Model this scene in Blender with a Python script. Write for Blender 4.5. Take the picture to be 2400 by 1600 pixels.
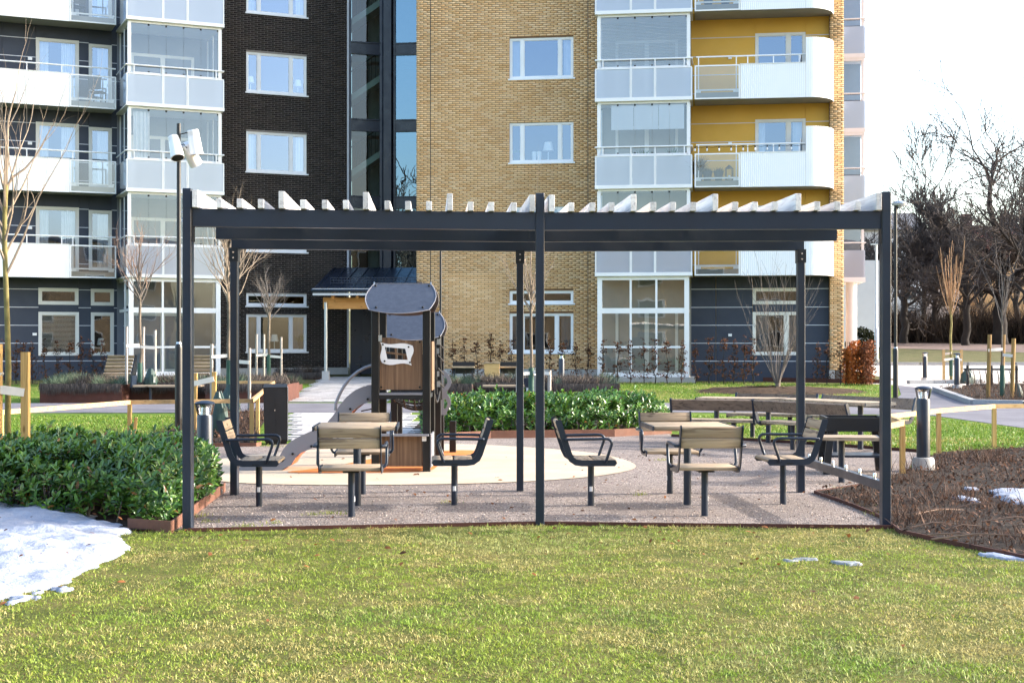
import bpy, bmesh, math, random
import numpy as np
from mathutils import Vector, Matrix, Quaternion

for o in list(bpy.data.objects):
    bpy.data.objects.remove(o, do_unlink=True)
scene = bpy.context.scene
COL = scene.collection
R = math.radians

# ------------------------------------------------------------------ camera
CAM_H = 1.5
cam_data = bpy.data.cameras.new('camera')
cam_data.lens = 50.0
cam_data.sensor_width = 36.0
cam_data.shift_y = 0.0025
cam_data.clip_start = 0.1
cam_data.clip_end = 2000.0
cam = bpy.data.objects.new('camera', cam_data)
COL.objects.link(cam)
cam.location = (0, 0, CAM_H)
cam.rotation_euler = (R(90), 0, 0)
scene.camera = cam

# ------------------------------------------------------------------ sky and sun
SUN_EL = R(21.0)
SUN_AZ = R(6.0)            # measured from +X towards +Y
sun_dir = Vector((math.cos(SUN_EL) * math.cos(SUN_AZ), math.cos(SUN_EL) * math.sin(SUN_AZ), math.sin(SUN_EL)))
world = bpy.data.worlds.new('World')
scene.world = world
world.use_nodes = True
wn = world.node_tree
bg = wn.nodes['Background']
sky = wn.nodes.new('ShaderNodeTexSky')
sky.sky_type = 'NISHITA'
sky.sun_disc = False
sky.sun_elevation = SUN_EL
sky.sun_rotation = math.atan2(sun_dir.x, sun_dir.y)
sky.air_density = 1.0
sky.dust_density = 2.6
sky.ozone_density = 1.3
wn.links.new(sky.outputs['Color'], bg.inputs['Color'])
bg.inputs['Strength'].default_value = 0.15
sun_data = bpy.data.lights.new('sun', 'SUN')
sun_data.energy = 2.0
sun_data.angle = R(1.2)
sun_data.color = (1.0, 0.95, 0.89)
sun = bpy.data.objects.new('sun', sun_data)
COL.objects.link(sun)
sun.rotation_euler = (-sun_dir).to_track_quat('-Z', 'Y').to_euler()
scene.view_settings.view_transform = 'Standard'
scene.view_settings.look = 'None'
scene.view_settings.gamma = 1.0
scene.view_settings.exposure = 2.2
scene.cycles.max_bounces = 8
scene.cycles.transparent_max_bounces = 16
scene.cycles.caustics_reflective = False
scene.cycles.caustics_refractive = False

# ------------------------------------------------------------------ coordinates
FPX, HZN, CXP = 3333.33, 806.0, 1200.0     # focal length, horizon and centre in photograph pixels

def gz(y):
    """height of the ground at distance y: flat, then rising gently to the houses"""
    if y < 36: return 0.0
    if y < 52: return 0.27 * (y - 36) / 16
    return 0.27 + (y - 52) * 0.03

def P(px, py, y):
    return Vector(((px - CXP) / FPX * y, y, CAM_H - (py - HZN) / FPX * y))

def G(px, py):
    """survey point on the ground"""
    lo, hi = 2.0, 300.0
    for _ in range(50):
        m = (lo + hi) / 2
        if CAM_H - (py - HZN) / FPX * m > gz(m): lo = m
        else: hi = m
    return Vector(((px - CXP) / FPX * lo, lo, gz(lo)))

def XY(px, y):
    return ((px - CXP) / FPX * y, y)

# ------------------------------------------------------------------ object helpers
def tag(o, label=None, cat=None, group=None, kind=None):
    if label: o['label'] = label
    if cat: o['category'] = cat
    if group: o['group'] = group
    if kind: o['kind'] = kind
    return o

def thing(name, label, cat, loc=(0, 0, 0), rz=0.0, group=None, kind=None):
    o = bpy.data.objects.new(name, None)
    o.empty_display_size = 0.1
    COL.objects.link(o)
    o.location = loc
    o.rotation_euler = (0, 0, rz)
    return tag(o, label, cat, group, kind)

def link(name, me, mat=None, parent=None, loc=None, rz=None):
    o = bpy.data.objects.new(name, me)
    COL.objects.link(o)
    if mat is not None:
        me.materials.clear()
        me.materials.append(mat)
    if parent is not None: o.parent = parent
    if loc is not None: o.location = loc
    if rz is not None: o.rotation_euler = (0, 0, rz)
    return o

def kids(o):
    return [c for c in bpy.data.objects if c.parent == o]

def copy_tree(o, parent=None, table=None):
    if table is None:
        table = {}
        for c in bpy.data.objects:
            if c.parent is not None: table.setdefault(c.parent.name, []).append(c)
    c = o.copy()
    COL.objects.link(c)
    c.parent = parent
    for ch in table.get(o.name, []): copy_tree(ch, c, table)
    return c

class MB:
    def __init__(s):
        s.v = []; s.f = []
    def quad(s, a, b, c, d):
        n = len(s.v); s.v += [tuple(a), tuple(b), tuple(c), tuple(d)]; s.f.append((n, n + 1, n + 2, n + 3))
    def box(s, x0, x1, y0, y1, z0, z1, bev=0.0):
        n = len(s.v)
        if bev <= 0:
            s.v += [(x0, y0, z0), (x1, y0, z0), (x1, y1, z0), (x0, y1, z0), (x0, y0, z1), (x1, y0, z1), (x1, y1, z1), (x0, y1, z1)]
            s.f += [(n, n+3, n+2, n+1), (n+4, n+5, n+6, n+7), (n, n+1, n+5, n+4), (n+1, n+2, n+6, n+5), (n+2, n+3, n+7, n+6), (n+3, n, n+4, n+7)]
            return s
        bm = bmesh.new()
        bmesh.ops.create_cube(bm, size=1)
        bmesh.ops.scale(bm, vec=(x1-x0, y1-y0, z1-z0), verts=bm.verts)
        bmesh.ops.translate(bm, vec=((x0+x1)/2, (y0+y1)/2, (z0+z1)/2), verts=bm.verts)
        bmesh.ops.bevel(bm, geom=bm.edges[:], offset=bev, segments=2, affect='EDGES', profile=0.5)
        s.addbm(bm); return s
    def addbm(s, bm, M=None):
        n = len(s.v)
        bm.verts.index_update()
        for v in bm.verts:
            s.v.append(tuple(M @ v.co) if M else tuple(v.co))
        for f in bm.faces: s.f.append(tuple(n + v.index for v in f.verts))
        bm.free()
    def bar(s, a, b, w, h, up=(0, 0, 1)):
        """rectangular bar from a to b, w across, h along up"""
        a = Vector(a); b = Vector(b); d = (b - a).normalized()
        u = Vector(up)
        if abs(d.dot(u)) > 0.98: u = Vector((0, 1, 0))
        sx = d.cross(u).normalized(); u = sx.cross(d).normalized()
        n = len(s.v)
        for p in (a, b):
            for i, j in ((-1, -1), (1, -1), (1, 1), (-1, 1)):
                s.v.append(tuple(p + sx * (i * w / 2) + u * (j * h / 2)))
        s.f += [(n, n+3, n+2, n+1), (n+4, n+5, n+6, n+7)]
        for i in range(4):
            j = (i + 1) % 4
            s.f.append((n+i, n+j, n+4+j, n+4+i))
        return s
    def tube(s, pts, r, k=8, cap=True):
        pts = [Vector(p) for p in pts]
        rs = r if isinstance(r, (list, tuple)) else [r] * len(pts)
        n0 = len(s.v)
        pd = None; a = None
        for i, p in enumerate(pts):
            if i == 0: d = pts[1] - pts[0]
            elif i == len(pts) - 1: d = pts[-1] - pts[-2]
            else: d = (pts[i+1] - pts[i]).normalized() + (pts[i] - pts[i-1]).normalized()
            if d.length < 1e-9: d = Vector((0, 0, 1))
            d.normalize()
            if a is None:
                a = d.cross(Vector((0, 0, 1)))
                if a.length < 0.05: a = d.cross(Vector((0, 1, 0)))
            else:
                a = a - d * a.dot(d)
            a.normalize()
            b = d.cross(a)
            for q in range(k):
                t = 2 * math.pi * q / k
                s.v.append(tuple(p + (a * math.cos(t) + b * math.sin(t)) * rs[i]))
        for i in range(len(pts) - 1):
            for q in range(k):
                q2 = (q + 1) % k
                s.f.append((n0+i*k+q, n0+i*k+q2, n0+(i+1)*k+q2, n0+(i+1)*k+q))
        if cap:
            s.f.append(tuple(n0 + q for q in range(k))[::-1])
            s.f.append(tuple(n0 + (len(pts)-1)*k + q for q in range(k)))
        return s
    def lathe(s, prof, k=20, c=(0, 0, 0)):
        """prof: list of (r, z)"""
        n0 = len(s.v)
        for r, z in prof:
            for q in range(k):
                t = 2 * math.pi * q / k
                s.v.append((c[0] + r * math.cos(t), c[1] + r * math.sin(t), c[2] + z))
        for i in range(len(prof) - 1):
            for q in range(k):
                q2 = (q + 1) % k
                s.f.append((n0+i*k+q, n0+i*k+q2, n0+(i+1)*k+q2, n0+(i+1)*k+q))
        s.f.append(tuple(n0 + q for q in range(k))[::-1])
        s.f.append(tuple(n0 + (len(prof)-1)*k + q for q in range(k)))
        return s
    def prism(s, poly, a, b, axis='y'):
        """extrude a 2-D outline between a and b along axis ('y': outline in xz, 'z': in xy, 'x': in yz)"""
        def m(p, t):
            if axis == 'y': return (p[0], t, p[1])
            if axis == 'x': return (t, p[0], p[1])
            return (p[0], p[1], t)
        n = len(s.v); k = len(poly)
        s.v += [m(p, a) for p in poly] + [m(p, b) for p in poly]
        s.f.append(tuple(range(n, n + k))); s.f.append(tuple(range(n + 2*k - 1, n + k - 1, -1)))
        for i in range(k):
            j = (i + 1) % k
            s.f.append((n + i, n + k + i, n + k + j, n + j))
        return s
    def mesh(s, name, smooth=False, fixn=True):
        me = bpy.data.meshes.new(name)
        me.from_pydata(s.v, [], s.f)
        if fixn:
            bm = bmesh.new(); bm.from_mesh(me)
            bmesh.ops.recalc_face_normals(bm, faces=bm.faces)
            bm.to_mesh(me); bm.free()
        if smooth:
            me.polygons.foreach_set('use_smooth', [True] * len(me.polygons))
            try: me.set_sharp_from_angle(angle=R(40))
            except Exception: pass
        return me
    def build(s, name, mat, parent=None, smooth=False, loc=None, rz=None, fixn=True):
        return link(name, s.mesh(name, smooth, fixn), mat, parent, loc, rz)

def np_mesh(name, V, Fq, smooth=False, cols=None):
    """mesh from numpy arrays; Fq is (n,3) or (n,4); cols per-vertex colours (n,3)"""
    me = bpy.data.meshes.new(name)
    V = np.asarray(V, dtype=np.float32); Fq = np.asarray(Fq, dtype=np.int32)
    me.vertices.add(len(V)); me.vertices.foreach_set('co', V.ravel())
    k = Fq.shape[1]
    me.loops.add(Fq.size); me.loops.foreach_set('vertex_index', Fq.ravel())
    me.polygons.add(len(Fq))
    me.polygons.foreach_set('loop_start', np.arange(0, Fq.size, k, dtype=np.int32))
    me.polygons.foreach_set('loop_total', np.full(len(Fq), k, dtype=np.int32))
    if smooth: me.polygons.foreach_set('use_smooth', np.ones(len(Fq), dtype=bool))
    if cols is not None:
        at = me.color_attributes.new('tint', 'FLOAT_COLOR', 'POINT')
        c4 = np.ones((len(V), 4), dtype=np.float32); c4[:, :3] = cols
        at.data.foreach_set('color', c4.ravel())
    me.update(calc_edges=True)
    me.validate()
    return me

# ------------------------------------------------------------------ materials
def S(r, g, b):
    def f(c):
        c /= 255.0
        return c / 12.92 if c <= 0.04045 else ((c + 0.055) / 1.055) ** 2.4
    return (f(r), f(g), f(b))

class NT:
    def __init__(s, name):
        s.m = bpy.data.materials.new(name); s.m.use_nodes = True
        s.t = s.m.node_tree; s.n = s.t.nodes; s.b = s.n['Principled BSDF']
    def add(s, typ, **kw):
        nd = s.n.new(typ)
        for k, v in kw.items():
            if k in nd.inputs: nd.inputs[k].default_value = v
            else: setattr(nd, k, v)
        return nd
    def l(s, a, b): s.t.links.new(a, b)
    def coord(s, kind='Object', scale=(1, 1, 1)):
        tc = s.n.new('ShaderNodeTexCoord'); mp = s.n.new('ShaderNodeMapping')
        mp.inputs['Scale'].default_value = scale
        s.l(tc.outputs[kind], mp.inputs['Vector']); return mp.outputs['Vector']
    def pos(s, scale=(1, 1, 1)):
        g = s.n.new('ShaderNodeNewGeometry'); mp = s.n.new('ShaderNodeMapping')
        mp.inputs['Scale'].default_value = scale
        s.l(g.outputs['Position'], mp.inputs['Vector']); return mp.outputs['Vector']
    def noise(s, vec, scale, detail=4, rough=0.55, out='Fac'):
        nd = s.n.new('ShaderNodeTexNoise'); nd.inputs['Scale'].default_value = scale
        nd.inputs['Detail'].default_value = detail; nd.inputs['Roughness'].default_value = rough
        if vec is not None: s.l(vec, nd.inputs['Vector'])
        return nd.outputs[out]
    def ramp(s, fac, stops, interp='LINEAR'):
        nd = s.n.new('ShaderNodeValToRGB'); cr = nd.color_ramp; cr.interpolation = interp
        while len(cr.elements) < len(stops): cr.elements.new(0.5)
        for e, (p, c) in zip(cr.elements, stops):
            e.position = p
            e.color = (c[0], c[1], c[2], 1) if isinstance(c, (tuple, list)) else (c, c, c, 1)
        s.l(fac, nd.inputs['Fac']); return nd.outputs['Color']
    def mix(s, fac, a, b, mode='MIX'):
        nd = s.n.new('ShaderNodeMix'); nd.data_type = 'RGBA'; nd.blend_type = mode
        for sock, v in ((nd.inputs['Factor'], fac), (nd.inputs[6], a), (nd.inputs[7], b)):
            if isinstance(v, (int, float)): sock.default_value = v
            elif isinstance(v, (tuple, list)): sock.default_value = (v[0], v[1], v[2], 1)
            else: s.l(v, sock)
        return nd.outputs[2]
    def bump(s, h, strength=0.3, dist=0.01):
        nd = s.n.new('ShaderNodeBump'); nd.inputs['Strength'].default_value = strength
        nd.inputs['Distance'].default_value = dist
        s.l(h, nd.inputs['Height']); s.l(nd.outputs['Normal'], s.b.inputs['Normal'])
    def out(s, color=None, rough=0.6, metal=0.0, spec=0.5):
        if color is not None:
            if isinstance(color, (tuple, list)): s.b.inputs['Base Color'].default_value = (*color, 1)
            else: s.l(color, s.b.inputs['Base Color'])
        if isinstance(rough, (int, float)): s.b.inputs['Roughness'].default_value = rough
        else: s.l(rough, s.b.inputs['Roughness'])
        s.b.inputs['Metallic'].default_value = metal
        s.b.inputs['Specular IOR Level'].default_value = spec
        return s.m

def scaled(c, k): return tuple(min(1.0, x * k) for x in c)

def plain(name, c, rough=0.55, var=0.12, scale=3.0, metal=0.0, spec=0.5, bump=0.0, bscale=60, kind='Object', dirt=0.0):
    t = NT(name)
    v = t.coord(kind)
    f = t.noise(v, scale, 5)
    col = t.ramp(f, [(0.3, scaled(c, 1 - var)), (0.7, scaled(c, 1 + var))])
    if dirt:
        d = t.noise(v, scale * 6, 6, 0.7)
        col = t.mix(t.ramp(d, [(0.52, 0.0), (0.75, dirt)]), col, scaled(c, 0.45))
    if bump: t.bump(t.noise(v, bscale, 4), bump, 0.004)
    r = t.ramp(t.noise(v, scale * 2.3, 4), [(0.3, max(0.0, rough - 0.08)), (0.7, min(1, rough + 0.08))])
    return t.out(col, r, metal, spec)

def wood(name, c1, c2, axis=0, rough=0.7, ring=1.0, knots=True, grey=None):
    t = NT(name)
    sc = [26.0, 26.0, 26.0]; sc[axis] = 1.6
    oi = t.n.new('ShaderNodeObjectInfo')
    tc = t.n.new('ShaderNodeTexCoord')
    add = t.n.new('ShaderNodeVectorMath'); add.operation = 'ADD'
    mul = t.n.new('ShaderNodeVectorMath'); mul.operation = 'SCALE'; mul.inputs['Scale'].default_value = 37.0
    cmb = t.n.new('ShaderNodeCombineXYZ')
    for i in range(3): t.l(oi.outputs['Random'], cmb.inputs[i])
    t.l(cmb.outputs[0], mul.inputs[0]); t.l(tc.outputs['Object'], add.inputs[0]); t.l(mul.outputs[0], add.inputs[1])
    mp = t.n.new('ShaderNodeMapping'); mp.inputs['Scale'].default_value = sc
    t.l(add.outputs[0], mp.inputs['Vector'])
    warp = t.noise(mp.outputs['Vector'], 0.35, 3)
    wv = t.n.new('ShaderNodeTexNoise'); wv.inputs['Scale'].default_value = 1.1 * ring; wv.inputs['Detail'].default_value = 8
    wv.inputs['Distortion'].default_value = 1.2; t.l(mp.outputs['Vector'], wv.inputs['Vector'])
    col = t.ramp(wv.outputs['Fac'], [(0.32, c1), (0.5, scaled(c2, 0.92)), (0.68, c2)])
    col = t.mix(t.ramp(warp, [(0.35, 0.0), (0.7, 0.45)]), col, grey if grey else scaled(c1, 0.75))
    if knots:
        vo = t.n.new('ShaderNodeTexVoronoi'); vo.inputs['Scale'].default_value = 1.0
        mp2 = t.n.new('ShaderNodeMapping'); s2 = [9.0, 9.0, 9.0]; s2[axis] = 3.2
        mp2.inputs['Scale'].default_value = s2; t.l(add.outputs[0], mp2.inputs['Vector']); t.l(mp2.outputs['Vector'], vo.inputs['Vector'])
        col = t.mix(t.ramp(vo.outputs['Distance'], [(0.08, 0.75), (0.16, 0.0)]), col, scaled(c1, 0.35))
    # end to end tone of each plank
    hv = t.n.new('ShaderNodeHueSaturation')
    mr = t.n.new('ShaderNodeMapRange'); mr.inputs['To Min'].default_value = 0.82; mr.inputs['To Max'].default_value = 1.14
    t.l(oi.outputs['Random'], mr.inputs['Value']); t.l(mr.outputs['Result'], hv.inputs['Value']); t.l(col, hv.inputs['Color'])
    t.bump(wv.outputs['Fac'], 0.35, 0.003)
    return t.out(hv.outputs['Color'], rough, 0, 0.3)

def brickmat(name, stops, per='island'):
    t = NT(name)
    if per == 'island':
        g = t.n.new('ShaderNodeNewGeometry'); rnd = g.outputs['Random Per Island']
    else:
        g = t.n.new('ShaderNodeObjectInfo'); rnd = g.outputs['Random']
    col = t.ramp(rnd, stops)
    v = t.pos()
    f = t.noise(v, 22, 5, 0.7)
    col = t.mix(t.ramp(f, [(0.35, 0.0), (0.75, 0.35)]), col, scaled(stops[0][1], 0.7))
    big = t.noise(v, 0.35, 3)
    hv = t.n.new('ShaderNodeHueSaturation'); t.l(col, hv.inputs['Color'])
    t.l(t.ramp(big, [(0.3, 0.88), (0.7, 1.1)]), hv.inputs['Value'])
    t.bump(t.noise(v, 90, 4), 0.4, 0.004)
    return t.out(hv.outputs['Color'], 0.8, 0, 0.25)

def glass(name, tint=(0.93, 0.96, 0.97), refl=0.16, rough=0.0, refl_tint=(0.95, 0.97, 1.0)):
    """window glass: clear sheet with mirror reflection rising towards grazing"""
    t = NT(name)
    t.n.remove(t.b)
    o = [n for n in t.n if n.type == 'OUTPUT_MATERIAL'][0]
    tr = t.n.new('ShaderNodeBsdfTransparent'); tr.inputs['Color'].default_value = (*tint, 1)
    gl = t.n.new('ShaderNodeBsdfGlossy'); gl.inputs['Roughness'].default_value = rough
    gl.inputs['Color'].default_value = (*refl_tint, 1)  # bluish values put the blue of the sky into the reflections
    v = t.pos()
    bp = t.n.new('ShaderNodeBump'); bp.inputs['Strength'].default_value = 0.05; bp.inputs['Distance'].default_value = 0.05
    t.l(t.noise(v, 0.7, 2), bp.inputs['Height']); t.l(bp.outputs['Normal'], gl.inputs['Normal'])
    lw = t.n.new('ShaderNodeLayerWeight'); lw.inputs['Blend'].default_value = 0.25
    mr = t.n.new('ShaderNodeMapRange'); mr.inputs['To Min'].default_value = refl; mr.inputs['To Max'].default_value = 1.0
    t.l(lw.outputs['Fresnel'], mr.inputs['Value'])
    mx = t.n.new('ShaderNodeMixShader')
    t.l(mr.outputs['Result'], mx.inputs['Fac']); t.l(tr.outputs[0], mx.inputs[1]); t.l(gl.outputs[0], mx.inputs[2])
    t.l(mx.outputs[0], o.inputs['Surface'])
    return t.m

def frosted(name, c, alpha=0.25, refl=0.12):
    t = NT(name); t.n.remove(t.b)
    o = [n for n in t.n if n.type == 'OUTPUT_MATERIAL'][0]
    tr = t.n.new('ShaderNodeBsdfTransparent')
    df = t.n.new('ShaderNodeBsdfDiffuse'); df.inputs['Color'].default_value = (*c, 1)
    tl = t.n.new('ShaderNodeBsdfTranslucent'); tl.inputs['Color'].default_value = (*c, 1)
    gl = t.n.new('ShaderNodeBsdfGlossy'); gl.inputs['Roughness'].default_value = 0.08
    m1 = t.n.new('ShaderNodeMixShader'); m1.inputs['Fac'].default_value = 0.4
    t.l(df.outputs[0], m1.inputs[1]); t.l(tl.outputs[0], m1.inputs[2])
    m2 = t.n.new('ShaderNodeMixShader'); m2.inputs['Fac'].default_value = alpha
    t.l(m1.outputs[0], m2.inputs[1]); t.l(tr.outputs[0], m2.inputs[2])
    m3 = t.n.new('ShaderNodeMixShader')
    lw = t.n.new('ShaderNodeLayerWeight'); lw.inputs['Blend'].default_value = 0.2
    mr = t.n.new('ShaderNodeMapRange'); mr.inputs['To Min'].default_value = refl; mr.inputs['To Max'].default_value = 0.9
    t.l(lw.outputs['Fresnel'], mr.inputs['Value']); t.l(mr.outputs['Result'], m3.inputs['Fac'])
    t.l(m2.outputs[0], m3.inputs[1]); t.l(gl.outputs[0], m3.inputs[2])
    t.l(m3.outputs[0], o.inputs['Surface'])
    return t.m

def tinted(name, rough=0.55, trans=0.25, spec=0.35, mul=1.0):
    """foliage and blades: colour from the per-vertex tint, some light through"""
    t = NT(name)
    a = t.n.new('ShaderNodeVertexColor'); a.layer_name = 'tint'
    col = a.outputs['Color']
    if mul != 1.0: col = t.mix(1.0, col, (mul, mul, mul), 'MULTIPLY')
    t.out(col, rough, 0, spec)
    if trans > 0:
        o = [n for n in t.n if n.type == 'OUTPUT_MATERIAL'][0]
        tl = t.n.new('ShaderNodeBsdfTranslucent'); t.l(col, tl.inputs['Color'])
        mx = t.n.new('ShaderNodeMixShader'); mx.inputs['Fac'].default_value = trans
        t.l(t.b.outputs[0], mx.inputs[1]); t.l(tl.outputs[0], mx.inputs[2]); t.l(mx.outputs[0], o.inputs['Surface'])
    return t.m
# ------------------------------------------------------------------ material library
M = {}
M['steel'] = plain('anthracite_steel', S(26, 38, 54), 0.36, 0.06, 2.0, 0.0, 0.5, 0.04, 220)
M['steel_dk'] = plain('dark_steel', S(19, 22, 27), 0.42, 0.08, 2.0)
M['black'] = plain('black_post', S(9, 9, 10), 0.45, 0.1, 2.0)
M['galv'] = plain('galvanised', S(185, 190, 192), 0.35, 0.12, 8.0, 0.7)
M['chrome'] = plain('bolt_metal', S(215, 215, 215), 0.2, 0.05, 8.0, 0.9)
M['wood_x'] = wood('weathered_wood_x', S(118, 98, 78), S(188, 166, 138), 0, grey=S(118, 106, 94))
M['wood_y'] = wood('weathered_wood_y', S(118, 98, 78), S(188, 166, 138), 1, grey=S(118, 106, 94))
M['wood_shaded'] = wood('shaded_weathered_wood', S(84, 68, 56), S(136, 116, 98), 0, grey=S(88, 78, 70))  # bench backrests: their shaded side put into a darker wood colour
M['stake_y'] = wood('old_pine_stake', S(112, 84, 46), S(156, 124, 72), 2, knots=False, grey=S(120, 94, 58))
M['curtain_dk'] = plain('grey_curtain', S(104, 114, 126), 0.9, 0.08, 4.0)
M['bay_wall_d'] = plain('bay_wall_grey', S(116, 121, 130), 0.8, 0.06, 2.0)
M['bay_wall_y'] = plain('bay_wall_sand', S(150, 146, 138), 0.8, 0.06, 2.0)
M['frosted_pale'] = frosted('pale_frosted_glass', S(236, 241, 248), 0.1, 0.12)
M['rafter'] = wood('rafter_wood', S(196, 188, 184), S(238, 234, 228), 1, knots=False, grey=S(172, 164, 166))
M['pine'] = wood('fresh_pine_x', S(170, 132, 84), S(204, 168, 118), 0, grey=S(184, 150, 104))
M['pine_z'] = wood('fresh_pine_z', S(176, 132, 70), S(212, 172, 108), 2, grey=S(180, 140, 84))
M['stake'] = wood('grey_stake', S(118, 110, 102), S(178, 168, 158), 2, knots=False, grey=S(136, 128, 120))
M['strap'] = plain('strap', S(218, 212, 202), 0.7, 0.08, 6.0)
M['glulam'] = wood('glulam', S(196, 132, 72), S(224, 164, 100), 0, grey=S(206, 146, 84))
M['white'] = plain('white_paint', S(236, 235, 234), 0.4, 0.03, 2.0)
M['white_wall'] = plain('white_render', S(232, 230, 226), 0.8, 0.04, 1.0)
M['soffit'] = plain('soffit', S(150, 146, 140), 0.8, 0.1, 1.5)
M['framewarm'] = plain('window_frame', S(222, 219, 211), 0.45, 0.03, 2.0)
M['concrete'] = plain('concrete', S(176, 173, 168), 0.85, 0.1, 3.0, bump=0.3, bscale=40, dirt=0.3)
M['kerb'] = plain('granite_kerb', S(150, 150, 150), 0.85, 0.16, 30.0, bump=0.4, bscale=60)
M['corten'] = plain('corten_steel', S(80, 43, 31), 0.8, 0.22, 4.0, bump=0.2, bscale=40, dirt=0.5)
M['corten_lt'] = plain('corten_edge', S(112, 74, 56), 0.8, 0.2, 5.0, bump=0.2, bscale=40, dirt=0.4)
M['panel_blue'] = plain('blue_grey_panel', S(48, 55, 70), 0.6, 0.05, 1.2)
M['panel_yellow'] = plain('ochre_panel', S(214, 166, 68), 0.65, 0.05, 1.2)
M['strip'] = plain('joint_strip', S(200, 202, 208), 0.4, 0.03, 2.0)
M['navy'] = plain('navy_metal', S(24, 34, 50), 0.32, 0.08, 1.5)
M['mortar_y'] = plain('brown_mortar', S(118, 86, 58), 0.9, 0.12, 12.0, bump=0.3)
M['mortar_d'] = plain('grey_mortar', S(136, 128, 122), 0.9, 0.1, 12.0, bump=0.3)
YST = [(0.0, S(222, 174, 120)), (0.3, S(232, 188, 136)), (0.6, S(238, 197, 147)), (0.85, S(243, 206, 160)), (1.0, S(226, 180, 126))]
DST = [(0.0, S(34, 29, 27)), (0.4, S(44, 37, 34)), (0.75, S(52, 44, 40)), (1.0, S(62, 53, 48))]
M['brick_y'] = brickmat('yellow_brick', YST)
M['brick_yo'] = brickmat('yellow_brick_single', YST, 'object')
M['brick_d'] = brickmat('dark_brick', DST)
M['brick_do'] = brickmat('dark_brick_single', DST, 'object')
M['glass'] = glass('window_glass', refl=0.26, refl_tint=(0.62, 0.76, 1.0))
M['glass_bay'] = glass('bay_glass', tint=(0.94, 0.96, 0.97), refl=0.13, refl_tint=(0.82, 0.9, 1.0))
M['glass_low'] = glass('ground_floor_glass', tint=(0.9, 0.93, 0.92), refl=0.09)
M['glass_stair'] = glass('stair_glass', tint=(0.45, 0.58, 0.56), refl=0.05)
M['glass_mirror'] = glass('stair_glass_reflecting', tint=(0.4, 0.5, 0.55), refl=0.26, refl_tint=(0.5, 0.75, 0.95))
M['frosted'] = frosted('frosted_glass', S(208, 217, 234), 0.2, 0.12)
M['clearpanel'] = glass('balcony_glass', tint=(0.95, 0.97, 0.97), refl=0.10)
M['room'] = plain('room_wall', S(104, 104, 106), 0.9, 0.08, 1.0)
M['room_dk'] = plain('darkened_room_wall', S(44, 41, 38), 0.9, 0.1, 1.0)  # darkness of the ground floor rooms put into the wall colour
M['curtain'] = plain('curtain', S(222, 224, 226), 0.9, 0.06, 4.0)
M['blind'] = plain('blind', S(236, 237, 240), 0.8, 0.02, 2.0)
M['lampshade'] = plain('lamp_shade', S(240, 238, 232), 0.8, 0.03, 2.0)
M['hpl_grey'] = None
M['slide'] = plain('slide_panel', S(128, 128, 134), 0.45, 0.03, 2.0)
M['orange'] = plain('orange_slide', S(188, 92, 36), 0.4, 0.05, 2.0)
M['terracotta'] = plain('clay_pot', S(58, 62, 72), 0.7, 0.1, 6.0)
M['green_bag'] = plain('green_bag', S(34, 58, 52), 0.5, 0.25, 9.0, bump=0.5, bscale=18)
M['guard'] = plain('green_guard', S(34, 74, 60), 0.55, 0.15, 12.0)
M['rope'] = plain('black_rope', S(24, 23, 22), 0.8, 0.15, 30.0)
M['bark'] = plain('bark', S(110, 98, 84), 0.9, 0.3, 14.0, bump=0.5, bscale=40)
M['bark_moss'] = plain('mossy_bark', S(126, 116, 70), 0.9, 0.35, 10.0, bump=0.5, bscale=40)
M['bark_dk'] = plain('dark_bark', S(46, 40, 36), 0.95, 0.3, 2.0)
M['bark_far'] = plain('far_bark', S(74, 65, 60), 0.95, 0.25, 0.6)
M['twig'] = plain('pale_twig', S(146, 130, 112), 0.8, 0.2, 9.0)
M['twig_red'] = plain('reddish_twig', S(140, 112, 92), 0.8, 0.25, 9.0)
M['twig_or'] = plain('orange_twig', S(158, 126, 92), 0.8, 0.2, 5.0)
M['twig_grey'] = plain('grey_twig', S(102, 94, 88), 0.85, 0.2, 9.0)
M['roof_red'] = plain('red_roof', S(142, 80, 68), 0.85, 0.15, 0.8)
M['far_wall'] = plain('far_pale_wall', S(198, 192, 190), 0.9, 0.06, 0.3)
M['far_orange'] = plain('far_orange_wall', S(220, 168, 116), 0.9, 0.06, 0.3)
M['far_brick'] = plain('far_brown_wall', S(110, 84, 78), 0.9, 0.12, 0.5)
M['far_dark'] = plain('far_grey_roof', S(92, 90, 92), 0.8, 0.1, 0.5)
M['leaf'] = tinted('laurel_leaf', 0.27, 0.14, 0.6)
M['dryleaf'] = tinted('dry_leaf', 0.75, 0.25, 0.2)
M['blade'] = tinted('grass_blade', 0.5, 0.3, 0.3)
M['lav'] = tinted('lavender', 0.85, 0.1, 0.2)

def leafobj_mat():
    t = NT('laurel_leaf_single'); oi = t.n.new('ShaderNodeObjectInfo')
    c = t.ramp(oi.outputs['Random'], [(0, S(36, 70, 28)), (0.5, S(58, 100, 40)), (1.0, S(98, 130, 56))])
    return t.out(c, 0.32, 0, 0.5)
M['leaf_o'] = leafobj_mat()

def hpl():
    t = NT('grey_laminate'); v = t.coord('Object')
    f = t.noise(v, 14, 9, 0.75)
    c = t.ramp(f, [(0.3, S(46, 51, 61)), (0.5, S(57, 62, 73)), (0.72, S(70, 75, 85))])
    t.bump(t.noise(v, 60, 5), 0.12, 0.003)
    return t.out(c, 0.45)
M['hpl_grey'] = hpl()

def hplwood():
    t = NT('brown_laminate'); v = t.coord('Object', (34, 34, 0.9))
    f = t.noise(v, 1.0, 8, 0.6)
    c = t.ramp(f, [(0.3, S(74, 52, 38)), (0.5, S(116, 88, 64)), (0.7, S(146, 116, 88))])
    return t.out(c, 0.5)
M['hpl_wood'] = hplwood()

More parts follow.
